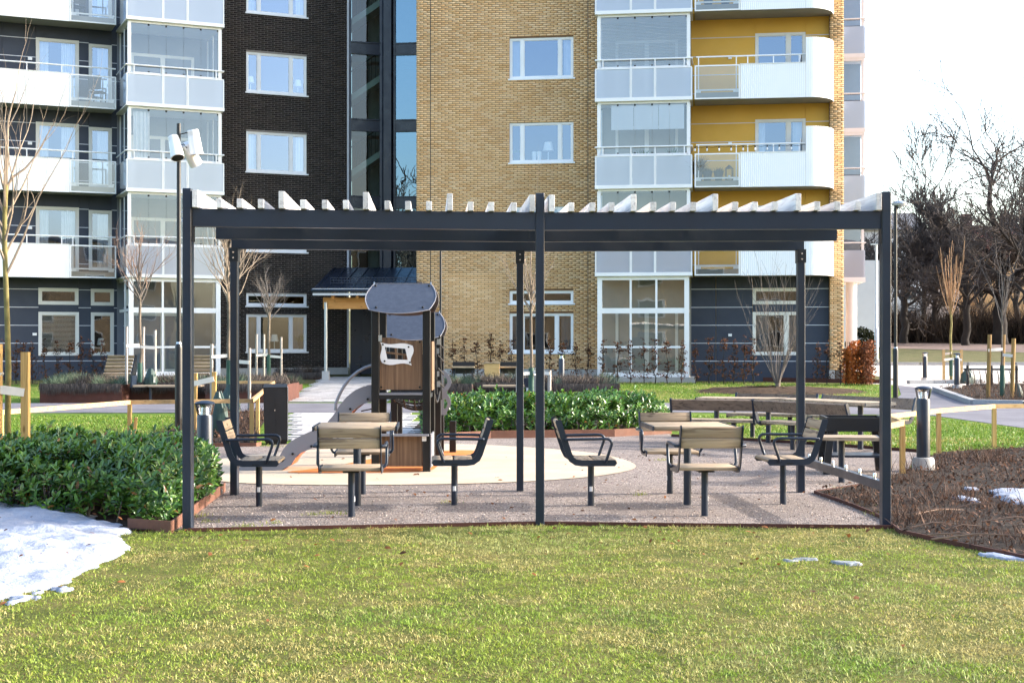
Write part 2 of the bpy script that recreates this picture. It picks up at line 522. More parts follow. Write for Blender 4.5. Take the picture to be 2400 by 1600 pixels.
def corrugated():
    t = NT('ribbed_white_metal')
    return t.out(S(240, 240, 240), 0.42)
M['ribbed'] = corrugated()

def ground_mat(name, stops, s1, s2, bump=0.5, bscale=80, fine=None, dist=0.01):
    t = NT(name); v = t.pos()
    f = t.noise(v, s1, 6, 0.62)
    c = t.ramp(f, stops)
    g = t.noise(v, s2, 5, 0.7)
    c = t.mix(t.ramp(g, [(0.35, 0.0), (0.7, 0.55)]), c, fine if fine else scaled(stops[0][1], 0.6))
    t.bump(t.noise(v, bscale, 6, 0.7), bump, dist)
    return t.out(c, 0.95, 0, 0.15)

M['soil'] = ground_mat('soil', [(0.3, S(36, 31, 27)), (0.55, S(58, 50, 44)), (0.75, S(86, 76, 68))], 5, 45, 0.9, 30, S(40, 32, 26), 0.03)
M['base'] = ground_mat('rough_grass', [(0.3, S(70, 76, 40)), (0.5, S(104, 102, 62)), (0.7, S(120, 104, 74))], 1.2, 9, 0.8, 8, S(66, 60, 44), 0.03)
M['lawn'] = ground_mat('lawn_turf', [(0.3, S(74, 82, 34)), (0.5, S(108, 110, 52)), (0.7, S(134, 120, 74))], 2.1, 30, 0.9, 70, S(58, 62, 28), 0.03)
M['lawn_far'] = ground_mat('mown_lawn', [(0.3, S(70, 100, 28)), (0.5, S(98, 120, 40)), (0.72, S(134, 134, 66))], 0.55, 14, 0.8, 60, S(82, 108, 32), 0.02)
M['asphalt'] = ground_mat('asphalt', [(0.3, S(104, 102, 108)), (0.7, S(134, 131, 136))], 0.8, 90, 0.4, 200, S(86, 84, 88), 0.004)
M['driveway'] = ground_mat('pale_concrete_drive', [(0.3, S(196, 188, 178)), (0.7, S(220, 212, 202))], 0.5, 14, 0.3, 60, S(170, 162, 152), 0.004)
M['dirt'] = ground_mat('dirt_path', [(0.3, S(112, 96, 90)), (0.7, S(146, 128, 120))], 0.7, 8, 0.5, 30, S(92, 78, 70), 0.01)
M['mulch'] = ground_mat('mulch', [(0.3, S(58, 46, 38)), (0.7, S(104, 84, 66))], 6, 40, 1.0, 30, S(40, 32, 26), 0.04)

def gravel():
    t = NT('pink_gravel'); v = t.pos()
    vo = t.n.new('ShaderNodeTexVoronoi'); vo.inputs['Scale'].default_value = 75
    t.l(v, vo.inputs['Vector'])
    sep = t.n.new('ShaderNodeSeparateColor'); t.l(vo.outputs['Color'], sep.inputs[0])
    c = t.ramp(sep.outputs[0], [(0.0, S(84, 74, 68)), (0.3, S(126, 114, 106)), (0.6, S(158, 145, 136)), (0.85, S(182, 170, 161)), (1.0, S(118, 94, 84))])
    big = t.noise(v, 0.9, 6, 0.65)
    c = t.mix(t.ramp(big, [(0.38, 0.0), (0.62, 0.75)]), c, S(120, 109, 102))
    wet = t.noise(v, 6.0, 6, 0.7)
    c = t.mix(t.ramp(wet, [(0.52, 0.0), (0.72, 0.45)]), c, S(96, 82, 78))
    t.bump(vo.outputs['Distance'], 0.9, 0.012)
    return t.out(c, 0.95, 0, 0.2)
M['gravel'] = gravel()

def rubber():
    t = NT('beige_rubber'); v = t.pos()
    f = t.noise(v, 1.3, 5)
    c = t.ramp(f, [(0.3, S(184, 165, 142)), (0.7, S(197, 180, 158))])
    g = t.noise(v, 130, 3)
    c = t.mix(t.ramp(g, [(0.45, 0.0), (0.7, 0.5)]), c, S(160, 134, 104))
    d = t.noise(v, 4, 7, 0.75)
    c = t.mix(t.ramp(d, [(0.58, 0.0), (0.74, 0.4)]), c, S(150, 130, 110))
    t.bump(g, 0.3, 0.004)
    return t.out(c, 0.9, 0, 0.2)
M['rubber'] = rubber()
M['rubber_or'] = ground_mat('orange_rubber', [(0.3, S(206, 120, 62)), (0.7, S(226, 146, 88))], 2, 120, 0.3, 130, S(180, 98, 46), 0.004)

def snowm():
    t = NT('snow'); v = t.pos()
    f = t.noise(v, 2.5, 5)
    c = t.ramp(f, [(0.3, S(138, 145, 161)), (0.7, S(160, 165, 177))])
    d = t.noise(v, 34, 6, 0.75)
    c = t.mix(t.ramp(d, [(0.58, 0.0), (0.76, 0.5)]), c, S(150, 140, 128))
    e = t.noise(v, 1.6, 5, 0.7)
    c = t.mix(t.ramp(e, [(0.5, 0.0), (0.75, 0.35)]), c, S(176, 172, 170))
    t.bump(t.noise(v, 9, 6, 0.62), 0.7, 0.05)
    t.b.inputs['Subsurface Weight'].default_value = 0.0
    return t.out(c, 0.75, 0, 0.3)
M['snow'] = snowm()
M['slush'] = plain('wet_slush', S(128, 132, 132), 0.35, 0.15, 20.0, bump=0.4, bscale=50)

def pavers():
    t = NT('paving_joint_sand'); v = t.pos()
    return t.out(t.ramp(t.noise(v, 6, 5), [(0.3, S(112, 106, 100)), (0.7, S(140, 134, 128))]), 0.95, 0, 0.1)
M['paver_base'] = pavers()
def paverm(per):
    t = NT('grey_paver_' + per)
    if per == 'island':
        g = t.n.new('ShaderNodeNewGeometry'); rnd = g.outputs['Random Per Island']
    else:
        g = t.n.new('ShaderNodeObjectInfo'); rnd = g.outputs['Random']
    c = t.ramp(rnd, [(0, S(156, 152, 150)), (0.5, S(178, 174, 171)), (1.0, S(194, 190, 187))])
    v = t.pos()
    d = t.noise(v, 0.9, 6, 0.75)
    d2 = t.noise(v, 5.0, 6, 0.75)
    c = t.mix(t.ramp(d, [(0.5, 0.0), (0.7, 0.3)]), c, S(130, 124, 118))
    c = t.mix(t.ramp(d2, [(0.52, 0.0), (0.7, 0.4)]), c, S(124, 118, 110))
    t.bump(t.noise(v, 60, 4), 0.3, 0.004)
    return t.out(c, 0.9, 0, 0.2)
M['paver'] = paverm('island'); M['paver_o'] = paverm('object')

# ------------------------------------------------------------------ terrain
def sheet(name, poly, lift, mat, kind='structure', parent=None, label=None, cat=None):
    """flat region of the ground following its gentle rise"""
    bm = bmesh.new()
    vs = [bm.verts.new((p[0], p[1], 0)) for p in poly]
    bm.faces.new(vs)
    for yy in (36.0, 52.0):
        bmesh.ops.bisect_plane(bm, geom=bm.verts[:] + bm.edges[:] + bm.faces[:], plane_co=(0, yy, 0), plane_no=(0, 1, 0))
    bmesh.ops.triangulate(bm, faces=bm.faces[:])
    for v in bm.verts: v.co.z = gz(v.co.y) + lift
    bmesh.ops.recalc_face_normals(bm, faces=bm.faces)
    if sum(f.normal.z for f in bm.faces) < 0: bmesh.ops.reverse_faces(bm, faces=bm.faces)
    me = bpy.data.meshes.new(name); bm.to_mesh(me); bm.free()
    o = link(name, me, mat, parent)
    return tag(o, label, cat, None, kind)

def gp(*pts): return [tuple(G(a, b)[:2]) for a, b in pts]

def smooth_poly(pts, it=2):
    for _ in range(it):
        q = []
        for i in range(len(pts)):
            a = pts[i]; b = pts[(i + 1) % len(pts)]
            q += [(a[0]*.75 + b[0]*.25, a[1]*.75 + b[1]*.25), (a[0]*.25 + b[0]*.75, a[1]*.25 + b[1]*.75)]
        pts = q
    return pts

sheet('ground', [(-400, -80), (400, -80), (400, 420), (-400, 420)], 0.0, M['base'])
sheet('lawn', [(-26, -10), (26, -10), (26, 13), (-26, 13)], 0.004, M['lawn'])
sheet('courtyard_lawn', [(-26, 13), (11.4, 13), (13.5, 47.3), (-26, 46.5)], 0.004, M['lawn_far'])
path_poly = [(-40, 30.6), G(700, 968)[:2], G(1500, 966)[:2], G(2050, 972)[:2], G(2190, 975)[:2], G(2400, 1004)[:2], (18, 22.5), (24, 27), (17, 31.5),
             G(2400, 950)[:2], G(2280, 947)[:2], G(2225, 928)[:2], G(2190, 913)[:2], G(2104, 903)[:2], G(2112, 925)[:2], G(2090, 943)[:2], G(1500, 945)[:2], (-40, 35.8)]
sheet('asphalt_path', [tuple(p) for p in path_poly], 0.012, M['asphalt'])
grav = gp((405, 1246), (1258, 1230), (2092, 1239), (2066, 1217), (1990, 1186), (1909, 1158), (2036, 1139), (2120, 1110), (2160, 1062), (2061, 1054), (1896, 1042), (1740, 1033), (1574, 1024),
          (1570, 1017), (1440, 1022), (1150, 1026), (985, 1034), (960, 1000), (690, 1012), (690, 1040), (600, 1046), (450, 1046), (470, 1090), (527, 1150))
sheet('gravel_court', grav, 0.008, M['gravel'])
blob = smooth_poly(gp((440, 1110), (480, 1080), (640, 1062), (900, 1045), (1080, 1041), (1280, 1052), (1420, 1066), (1492, 1088), (1488, 1104), (1380, 1122), (1150, 1136), (800, 1140), (600, 1137), (500, 1130)))
sheet('rubber_play_surface', blob, 0.016, M['rubber'])
orb = smooth_poly(gp((640, 1111), (760, 1100), (880, 1076), (960, 1062), (1110, 1056), (1120, 1064), (1040, 1080), (1018, 1104), (990, 1109), (800, 1112)))
sheet('orange_rubber_surface', orb, 0.020, M['rubber_or'])
sheet('driveway', [tuple(G(1990, 897)[:2]), tuple(G(2104, 903)[:2]), tuple(G(2192, 914)[:2]), (16.2, 47.0), (60, 46), (60, 62), (13.6, 62), (13.6, 50)], 0.010, M['driveway'])
sheet('dirt_path', [(17, 96), (23, 84), (34, 69), (60, 66), (60, 92), (36, 90), (24, 97)], 0.012, M['dirt'])

# paving in front of the entrance and beside the play area, every slab a stone of its own
pav_near = gp((684, 1038), (975, 1024), (958, 970), (690, 970))
pav_far = gp((672, 943), (905, 943), (905, 884), (768, 884))
pv = thing('block_paving', 'pale grey block paving leading from the entrance to the playground', 'paving', kind='structure')
sheet('joint_sand', pav_near, 0.009, M['paver_base'], kind='structure', parent=pv)
sheet('joint_sand', pav_far, 0.009, M['paver_base'], kind='structure', parent=pv)

def inside(poly, x, y):
    c = False; n = len(poly); j = n - 1
    for i in range(n):
        xi, yi = poly[i]; xj, yj = poly[j]
        if (yi > y) != (yj > y) and x < (xj - xi) * (y - yi) / (yj - yi) + xi: c = not c
        j = i
    return c

def lay_pavers():
    rng = random.Random(5)
    L, W, g = 0.42, 0.28, 0.012
    one = MB().box(-L/2 + g/2, L/2 - g/2, -W/2 + g/2, W/2 - g/2, 0, 0.02).mesh('paver')
    one.materials.append(M['paver_o'])
    rest = MB(); n1 = 0
    for poly in (pav_near, pav_far):
        xs = [p[0] for p in poly]; ys = [p[1] for p in poly]
        y = min(ys) + W/2; row = 0
        while y < max(ys):
            x = min(xs) + (row % 2) * L/2
            while x < max(xs) + L:
                if inside(poly, x, y):
                    z = gz(y) + 0.006 + rng.uniform(0, 0.0012)
                    if n1 < 300 and y < 30:
                        o = link('paver', one, None, pv, (x, y, z)); n1 += 1
                    else:
                        rest.box(x - L/2 + g/2, x + L/2 - g/2, y - W/2 + g/2, y + W/2 - g/2, z, z + 0.02)
                x += L
            y += W; row += 1
    tag(rest.build('pavers', M['paver'], pv, fixn=False), kind='stuff')
lay_pavers()

# kerbs
def kerb(name, pts, w, h, mat, label, cat='kerb', seg=1.0):
    root = thing(name, label, cat)
    rng = random.Random(3)
    for a, b in zip(pts[:-1], pts[1:]):
        a = Vector((a[0], a[1], gz(a[1]))); b = Vector((b[0], b[1], gz(b[1])))
        n = max(1, round((b - a).length / seg))
        for i in range(n):
            p = a.lerp(b, i / n + 0.004); q = a.lerp(b, (i + 1) / n - 0.004)
            mb = MB(); dz = Vector((0, 0, h / 2 - 0.1 + rng.uniform(-.006, .006)))
            mb.bar(p + dz, q + dz, w, h + 0.2)
            mb.build('kerb_stone', mat, root)
    return root
kerb('granite_kerb', [G(2192, 916)[:2], G(2240, 934)[:2], G(2282, 948)[:2], G(2400, 951)[:2], (16, 33)], 0.18, 0.13, M['kerb'], 'grey granite kerb curving round the planted bed beside the asphalt path')
kerb('granite_kerb', [G(2128, 900)[:2], G(2300, 898)[:2]], 0.2, 0.13, M['kerb'], 'short straight kerb below the slim staked tree at the driveway')
kerb('granite_kerb', [(13.6, 62), (24, 62), (26, 60), (60, 58)], 0.25, 0.14, M['kerb'], 'long kerb on the far side of the pale driveway', seg=2.0)

# steel edgings
def edging(name, pts, h, mat, label, w=0.012, sink=0.1):
    root = thing(name, label, 'edging')
    for a, b in zip(pts[:-1], pts[1:]):
        mb = MB()
        za, zb = gz(a[1]), gz(b[1])
        mb.bar((a[0], a[1], za + (h - sink) / 2), (b[0], b[1], zb + (h - sink) / 2), w, h + sink)
        mb.build('edge_strip', mat, root)
    return root
edging('steel_edging', gp((440, 1247), (1258, 1231), (2092, 1240)), 0.035, M['corten'], 'rusty steel strip between the front lawn and the gravel court')
edging('steel_edging', [tuple(G(300, 1243)[:2]), tuple(G(402, 1250)[:2]), tuple(G(470, 1197)[:2]), tuple(G(527, 1153)[:2])], 0.10, M['corten_lt'], 'rust brown corner edging around the left laurel bed')
edging('steel_edging', gp((2036, 1139), (1909, 1158), (1990, 1186), (2066, 1217), (2110, 1252), (2250, 1282), (2400, 1313)) + [(4.4, 8.6)], 0.04, M['corten'], 'pointed rusty edging around the bare bed on the right')
edging('steel_edging', gp((1574, 1024), (1740, 1033), (1896, 1042), (2061, 1054), (2160, 1061)), 0.05, M['corten'], 'dark steel strip along the lawn behind the long benches')
edging('steel_edging', gp((985, 1036), (1150, 1028), (1440, 1024), (1574, 1017)), 0.13, M['corten_lt'], 'light rusty edging in front of the laurel hedge in the middle')
edging('steel_edging', gp((440, 1048), (600, 1047), (612, 1044)), 0.06, M['corten_lt'], 'short rusty edging below the fenced sapling bed')
edging('steel_edging', [tuple(G(1440, 886)[:2]), tuple(G(2062, 899)[:2])], 0.14, M['corten'], 'long rusty edging under the sapling row at the yellow house')

# beds of soil
right_bed = gp((2036, 1139), (1909, 1158), (1990, 1186), (2066, 1217), (2110, 1252), (2250, 1282), (2400, 1313)) + [(4.6, 8.8), (9, 9.5), (9, 19.5), G(2400, 1052)[:2], G(2200, 1064)[:2], G(2120, 1110)[:2]]
right_bed = [tuple(p) for p in right_bed]
left_bed = [tuple(p) for p in [G(402, 1248)[:2], G(527, 1152)[:2], G(480, 1090)[:2], G(465, 1050)[:2], G(440, 1046)[:2], G(0, 1046)[:2], (-12, 20), (-12, 11.3), G(0, 1246)[:2]]]
fence_bed = gp((300, 1048), (600, 1046), (606, 1010), (640, 966), (440, 966), (430, 1000))
mid_bed = gp((985, 1034), (1150, 1026), (1440, 1022), (1574, 1016), (1585, 985), (1450, 968), (1050, 970), (960, 1000))
kerb_bed = [tuple(p) for p in [G(2192, 914)[:2], G(2240, 932)[:2], G(2282, 946)[:2], G(2400, 949)[:2], (17, 33), (17, 46), G(2300, 902)[:2]]]
sheet('bare_bed', right_bed, 0.03, M['soil'])
sheet('laurel_bed', left_bed, 0.024, M['soil'])
sheet('fenced_bed', fence_bed, 0.028, M['soil'])
sheet('middle_bed', mid_bed, 0.024, M['soil'])
sheet('kerb_bed', kerb_bed, 0.05, M['soil'])
# ------------------------------------------------------------------ buildings
class Frame:
    def __init__(s, ox, oy, ang):
        s.o = Vector((ox, oy)); s.a = ang
        s.u = Vector((math.cos(ang), math.sin(ang))); s.n = Vector((-math.sin(ang), math.cos(ang)))
    def px(s, px, py, off=0.0):
        d = Vector(((px - CXP) / FPX, 1.0))
        t = (s.n.dot(s.o) - off) / s.n.dot(d)
        w = d * t
        return (w - s.o).dot(s.u), CAM_H - (py - HZN) / FPX * t
    def x(s, px, off=0.0): return s.px(px, 0, off)[0]
    def z(s, px, py, off=0.0): return s.px(px, py, off)[1]

LV = [3.82, 6.78, 9.74, 12.70]       # undersides of the storeys
TOP = 15.9
YF = Frame(1.05, 50.0, math.atan(-0.14))
DF = Frame(-6.28, 54.54, math.atan(0.44))

def wall_holes(mb, x0, x1, z0, z1, holes, y, depth):
    """wall sheet at local y with rectangular openings and reveals of the given depth"""
    xs = sorted(set([x0, x1] + [h[0] for h in holes] + [h[1] for h in holes]))
    zs = sorted(set([z0, z1] + [h[2] for h in holes] + [h[3] for h in holes]))
    for i in range(len(xs) - 1):
        for j in range(len(zs) - 1):
            cx = (xs[i] + xs[i+1]) / 2; cz = (zs[j] + zs[j+1]) / 2
            if any(h[0] < cx < h[1] and h[2] < cz < h[3] for h in holes): continue
            mb.quad((xs[i], y, zs[j]), (xs[i+1], y, zs[j]), (xs[i+1], y, zs[j+1]), (xs[i], y, zs[j+1]))
    for a, b, c, d in holes:
        y2 = y + depth
        mb.quad((a, y, c), (a, y2, c), (a, y2, d), (a, y, d)); mb.quad((b, y, c), (b, y, d), (b, y2, d), (b, y2, c))
        mb.quad((a, y, c), (b, y, c), (b, y2, c), (a, y2, c)); mb.quad((a, y, d), (a, y2, d), (b, y2, d), (b, y, d))

BL, BH, BG = 0.259, 0.0722, 0.016
def lay_bricks(root, x0, x1, z0, z1, holes, y, proud, joint_mat, one_mat, singles, window, BG=0.016):
    """running bond; bricks stand proud of the mortar. The bricks of 'window' (x0,x1,z0,z1) are single objects"""
    rng = np.random.default_rng(11)
    V = []; n1 = 0
    one = MB().box(-(BL - BG) / 2, (BL - BG) / 2, -proud, 0.0, -(BH - BG) / 2, (BH - BG) / 2).mesh('brick')
    one.materials.append(one_mat)
    rows = int((z1 - z0) / BH)
    for r in range(rows):
        za = z0 + r * BH + BG / 2; zb = za + BH - BG
        x = x0 - (BL / 2 if r % 2 else 0)
        while x < x1:
            a = max(x + BG / 2, x0); b = min(x + BL - BG / 2, x1)
            x += BL
            if b - a < 0.03: continue
            segs = [(a, b)]
            for h in holes:
                if zb > h[2] and za < h[3]:
                    ns = []
                    for p, q in segs:
                        if q <= h[0] or p >= h[1]: ns.append((p, q)); continue
                        if p < h[0] - 0.02: ns.append((p, h[0]))
                        if q > h[1] + 0.02: ns.append((h[1], q))
                    segs = ns
            for p, q in segs:
                full = (q - p) > BL - BG - 0.001
                if full and n1 < singles and window[0] < p and q < window[1] and window[2] < za and zb < window[3]:
                    link('brick', one, None, root, ((p + q) / 2, y + rng.uniform(-.002, .002), (za + zb) / 2)); n1 += 1
                else:
                    V.append((p, q, za, zb, y - proud + rng.uniform(-.003, .003)))
    A = np.array(V, dtype=np.float32); n = len(A)
    W = np.zeros((n, 8, 3), dtype=np.float32)
    for i, (ix, iy, iz) in enumerate([(0, 0, 0), (1, 0, 0), (1, 0, 1), (0, 0, 1), (0, 1, 0), (1, 1, 0), (1, 1, 1), (0, 1, 1)]):
        W[:, i, 0] = A[:, ix]; W[:, i, 1] = A[:, 4] if iy == 0 else y; W[:, i, 2] = A[:, 2 + iz]
    F0 = np.array([(0, 1, 2, 3), (1, 5, 6, 2), (5, 4, 7, 6), (4, 0, 3, 7), (3, 2, 6, 7), (4, 5, 1, 0)], dtype=np.int32)
    Fq = (F0[None] + (np.arange(n) * 8)[:, None, None]).reshape(-1, 4)
    o = link('bricks', np_mesh('bricks', W.reshape(-1, 3), Fq), joint_mat, root)
    tag(o, kind='stuff')

def wavy(mb, x0, x1, z0, z1, y, n=24, amp=0.03):
    for i in range(n):
        a = x0 + (x1 - x0) * i / n; b = x0 + (x1 - x0) * (i + 1) / n
        ya = y + amp * math.sin(i * 1.9); yb = y + amp * math.sin((i + 1) * 1.9)
        mb.quad((a, ya, z0), (b, yb, z0), (b, yb, z1), (a, ya, z1))

def window(root, x0, x1, z0, z1, y, cuts=(), fr=0.075, mat=None, gmat=None, sill=0.05, room='room', depth=2.4, curtain=None, blind=None, horiz=(), casing=0.0):
    mat = mat or M['white']; gmat = gmat or M['glass']
    mb = MB()
    d0, d1 = y - 0.01, y + 0.07
    mb.box(x0, x1, d0, d1, z0, z0 + fr); mb.box(x0, x1, d0, d1, z1 - fr, z1)
    mb.box(x0, x0 + fr, d0 + .001, d1, z0 + fr, z1 - fr); mb.box(x1 - fr, x1, d0 + .001, d1, z0 + fr, z1 - fr)
    edges = [x0 + fr]
    for c in cuts:
        xc = x0 + (x1 - x0) * c
        mb.box(xc - fr * .75, xc + fr * .75, d0 + .002, d1, z0 + fr, z1 - fr)
        edges += [xc - fr * .75, xc + fr * .75]
    edges.append(x1 - fr)
    zed = [z0 + fr]
    for c in horiz:
        zc = z0 + (z1 - z0) * c
        mb.box(x0 + fr, x1 - fr, d0 + .003, d1, zc - fr * .4, zc + fr * .4)
        zed += [zc - fr * .4, zc + fr * .4]
    zed.append(z1 - fr)
    w = mb.build('window', mat, root, fixn=False)
    for i in range(0, len(edges), 2):
        for j in range(0, len(zed), 2):
            a, b, c, d = edges[i], edges[i+1], zed[j], zed[j+1]
            s = MB()                                   # slim sash and its pane
            t = 0.025
            s.box(a, b, y + .012, y + .05, c, c + t); s.box(a, b, y + .012, y + .05, d - t, d)
            s.box(a, a + t, y + .013, y + .05, c + t, d - t); s.box(b - t, b, y + .013, y + .05, c + t, d - t)
            s.build('sash', mat, w, fixn=False)
            g = MB(); g.quad((a + t, y + .03, c + t), (b - t, y + .03, c + t), (b - t, y + .03, d - t), (a + t, y + .03, d - t))
            g.build('pane', gmat, w, fixn=False)
    if sill:
        s = MB(); s.box(x0 - 0.04, x1 + 0.06, y - 0.10, y + 0.02, z0 - sill, z0 + 0.002)
        s.build('sill', M['white'], w, fixn=False)
    if room:
        r = MB(); a, b, c, d, e, f = x0 - .4, x1 + .4, y + .3, y + depth, z0 - .5, z1 + .3
        r.quad((a, d, e), (b, d, e), (b, d, f), (a, d, f)); r.quad((a, c, e), (a, d, e), (a, d, f), (a, c, f))
        r.quad((b, c, e), (b, d, e), (b, d, f), (b, c, f)); r.quad((a, c, e), (b, c, e), (b, d, e), (a, d, e)); r.quad((a, c, f), (b, c, f), (b, d, f), (a, d, f))
        r.quad((a, c, e), (b, c, e), (b, c, z0), (a, c, z0))
        r.build('interior', M[room], w, fixn=False)
    if curtain:
        for (p, q) in curtain:
            cb = MB(); wavy(cb, x0 + (x1 - x0) * p, x0 + (x1 - x0) * q, z0 + .02, z1 - .02, y + .2, 26)
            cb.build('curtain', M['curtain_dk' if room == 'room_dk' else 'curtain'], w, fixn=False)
    if blind:
        bb = MB()
        z = z1 - fr
        while z > z1 - (z1 - z0) * blind:
            bb.bar((x0 + fr, y + .11, z), (x1 - fr, y + .11, z), 0.035, 0.004, (0, 0.5, 1)); z -= 0.045
        bb.build('venetian_blind', M['blind'], w, fixn=False)
    return w

def ribbed(path, z0, z1, pitch=0.065, amp=0.005):
    """trapezoidal sheet following a plan polyline"""
    mb = MB(); pts = []
    tot = [0]
    for a, b in zip(path[:-1], path[1:]): tot.append(tot[-1] + math.dist(a, b))
    n = max(4, int(tot[-1] / pitch * 4)); n -= n % 4
    for i in range(n + 1):
        s = tot[-1] * i / n; k = 0
        while k < len(path) - 2 and tot[k+1] < s: k += 1
        f = (s - tot[k]) / max(1e-9, tot[k+1] - tot[k])
        p = Vector(path[k]).lerp(Vector(path[k+1]), f); d = (Vector(path[k+1]) - Vector(path[k])).normalized()
        nn = Vector((d.y, -d.x))
        off = amp if i % 4 in (1, 2) else -amp
        pts.append(p + nn * off)
    v0 = len(mb.v)
    for p in pts: mb.v += [(p.x, p.y, z0), (p.x, p.y, z1)]
    for i in range(len(pts) - 1): mb.f.append((v0+2*i, v0+2*i+2, v0+2*i+3, v0+2*i+1))
    return mb

def balustrade(parent, path, lv, hr=1.42, posts=None, inner=0.0):
    """round handrail on short posts along a plan polyline"""
    mb = MB()
    mb.tube([(p[0], p[1], lv + hr) for p in path], 0.028, 6)
    for p in posts or []:
        mb.bar((p[0], p[1], lv + 0.05), (p[0], p[1], lv + hr - 0.02), 0.035, 0.05)
    return mb.build('handrail', M['white'], parent, fixn=False)

def glass_panel(parent, xa, xb, y, z0, z1, mat, fr=0.04):
    mb = MB()
    mb.box(xa, xb, y - .02, y + .02, z0, z0 + fr); mb.box(xa, xb, y - .02, y + .02, z1 - fr, z1)
    mb.box(xa, xa + fr, y - .019, y + .02, z0 + fr, z1 - fr); mb.box(xb - fr, xb, y - .019, y + .02, z0 + fr, z1 - fr)
    mb.build('panel_frame', M['white'], parent, fixn=False)
    g = MB(); g.quad((xa + fr, y, z0 + fr), (xb - fr, y, z0 + fr), (xb - fr, y, z1 - fr), (xa + fr, y, z1 - fr))
    g.build('balustrade_panel', mat, parent, fixn=False)

def glazed_bay(root, xa, xb, off, lv, inset=0.14, blind=None, panes=5, side='r', insd=None):
    """projecting glazed balcony of one storey: slab, frosted balustrade, rail and sliding panes"""
    y = -off
    mb = MB()
    mb.box(xa - .01, xb + .01, y - .03, -0.002, lv - 0.02, lv + 0.10)               # slab
    mb.box(xa + inset - .06, xb - inset + .06, y + .10, y + .22, lv + 2.86, lv + 2.955)  # head track
    for xx in (xa + inset - .08, xb - inset - .04):
        mb.box(xx, xx + .12, y + .10, y + .22, lv + .10, lv + 2.86)
    mb.box(xa + inset, xb - inset, y + .10, y + .20, lv + 1.10, lv + 1.17)          # sill track
    bay = mb.build('glazed_bay', M['white'], root, fixn=False)
    # balustrade: three frosted panels
    cuts = [xa, xa + (xb - xa) * .37, xa + (xb - xa) * .62, xb]
    for i in range(3): glass_panel(bay, cuts[i] + .004, cuts[i+1] - .004, y, lv + .0, lv + 1.10, M['frosted'], 0.035)
    pp = [(xa + (xb - xa) * t, y + .06) for t in (.08, .37, .62, .92)]
    balustrade(bay, [(xa - .02, y + .06), (xb + .02, y + .06)], lv, 1.40, pp)
    mr = MB(); mr.bar((xa + .05, y + .06, lv + .28), (xb - .05, y + .06, lv + .28), .05, .05); mr.build('middle_rail', M['white'], bay, fixn=False)
    g0, g1 = xa + inset + .04, xb - inset - .04
    for i in range(panes):
        a = g0 + (g1 - g0) * i / panes + .004; b = g0 + (g1 - g0) * (i + 1) / panes - .004
        g = MB(); g.quad((a, y + .15, lv + 1.17), (b, y + .15, lv + 1.17), (b, y + .15, lv + 2.86), (a, y + .15, lv + 2.86))
        g.build('pane', M['glass_bay'], bay, fixn=False)
        c = MB(); c.box(b - .03, b + .03, y + .135, y + .165, lv + 2.80, lv + 2.86); c.box(b - .03, b + .03, y + .135, y + .165, lv + 1.17, lv + 1.22)
        c.build('clip', M['black'], bay, fixn=False)
    # returns on both sides
    for xx, sgn in ((xa, 1), (xb, -1)):
        s = MB(); s.bar((xx + sgn * .0, y + .02, lv + .55), (xx, -.02, lv + .55), .03, 1.05)
        s.build('side_panel', M['frosted'], bay, fixn=False)
        s = MB(); xx2 = xx + sgn * (inset - .02)
        s.quad((xx2, y + .22, lv + 1.12), (xx2, -.02, lv + 1.12), (xx2, -.02, lv + 2.86), (xx2, y + .22, lv + 2.86))
        s.build('side_pane', M['glass_bay'], bay, fixn=False)
        s = MB()
        for t in (0.0, 0.5, 0.97): s.box(xx2 - .02, xx2 + .02, y + .22 + (off - .28) * t, y + .26 + (off - .28) * t, lv + 1.12, lv + 2.86)
        s.tube([(xx, y + .06, lv + 1.40), (xx, -.05, lv + 1.40)], .026, 6)
        s.build('side_frame', M['white'], bay, fixn=False)
    if blind == 'full':
        bb = MB(); z = lv + 2.82
        while z > lv + 1.2:
            bb.bar((g0, y + .24, z), (g1, y + .24, z), .05, .006, (0, .45, 1)); z -= .05
        bb.build('venetian_blind', M['blind'], bay, fixn=False)
    elif blind == 'three':
        for t0, t1 in ((.12, .38), (.385, .67), (.675, .97)):
            bb = MB(); bb.box(g0 + (g1-g0)*t0, g0 + (g1-g0)*t1, y + .22, y + .23, lv + 2.0, lv + 2.84)
            bb.build('roller_blind', M['blind'], bay, fixn=False)
    elif blind == 'curtain':
        bb = MB(); wavy(bb, g0 + .1, g0 + (g1-g0)*.22, lv + 1.0, lv + 2.8, y + .3, 14); bb.build('curtain', M['curtain'], bay, fixn=False)
    return bay

def panel_boards(root, xs, zs, y, mat, holes=(), gap=0.012):
    """facade boards with gaps; boards behind an opening are split round it"""
    for i in range(len(xs) - 1):
        for j in range(len(zs) - 1):
            a, b, c, d = xs[i], xs[i+1], zs[j], zs[j+1]
            cx, cz = (a + b) / 2, (c + d) / 2
            if any(h[0] - .01 < cx < h[1] + .01 and h[2] - .01 < cz < h[3] + .01 for h in holes): continue
            if d - c < .03 or b - a < .03: continue
            MB().box(a + gap/2, b - gap/2, y - .03, y, c + gap/2, d - gap/2).build('facade_board', mat, root, fixn=False)

def joints(root, segs, y, mat):
    for a, b, z in segs:
        MB().box(a, b, y - .036, y - .001, z - .012, z + .012).build('joint_strip', mat, root, fixn=False)

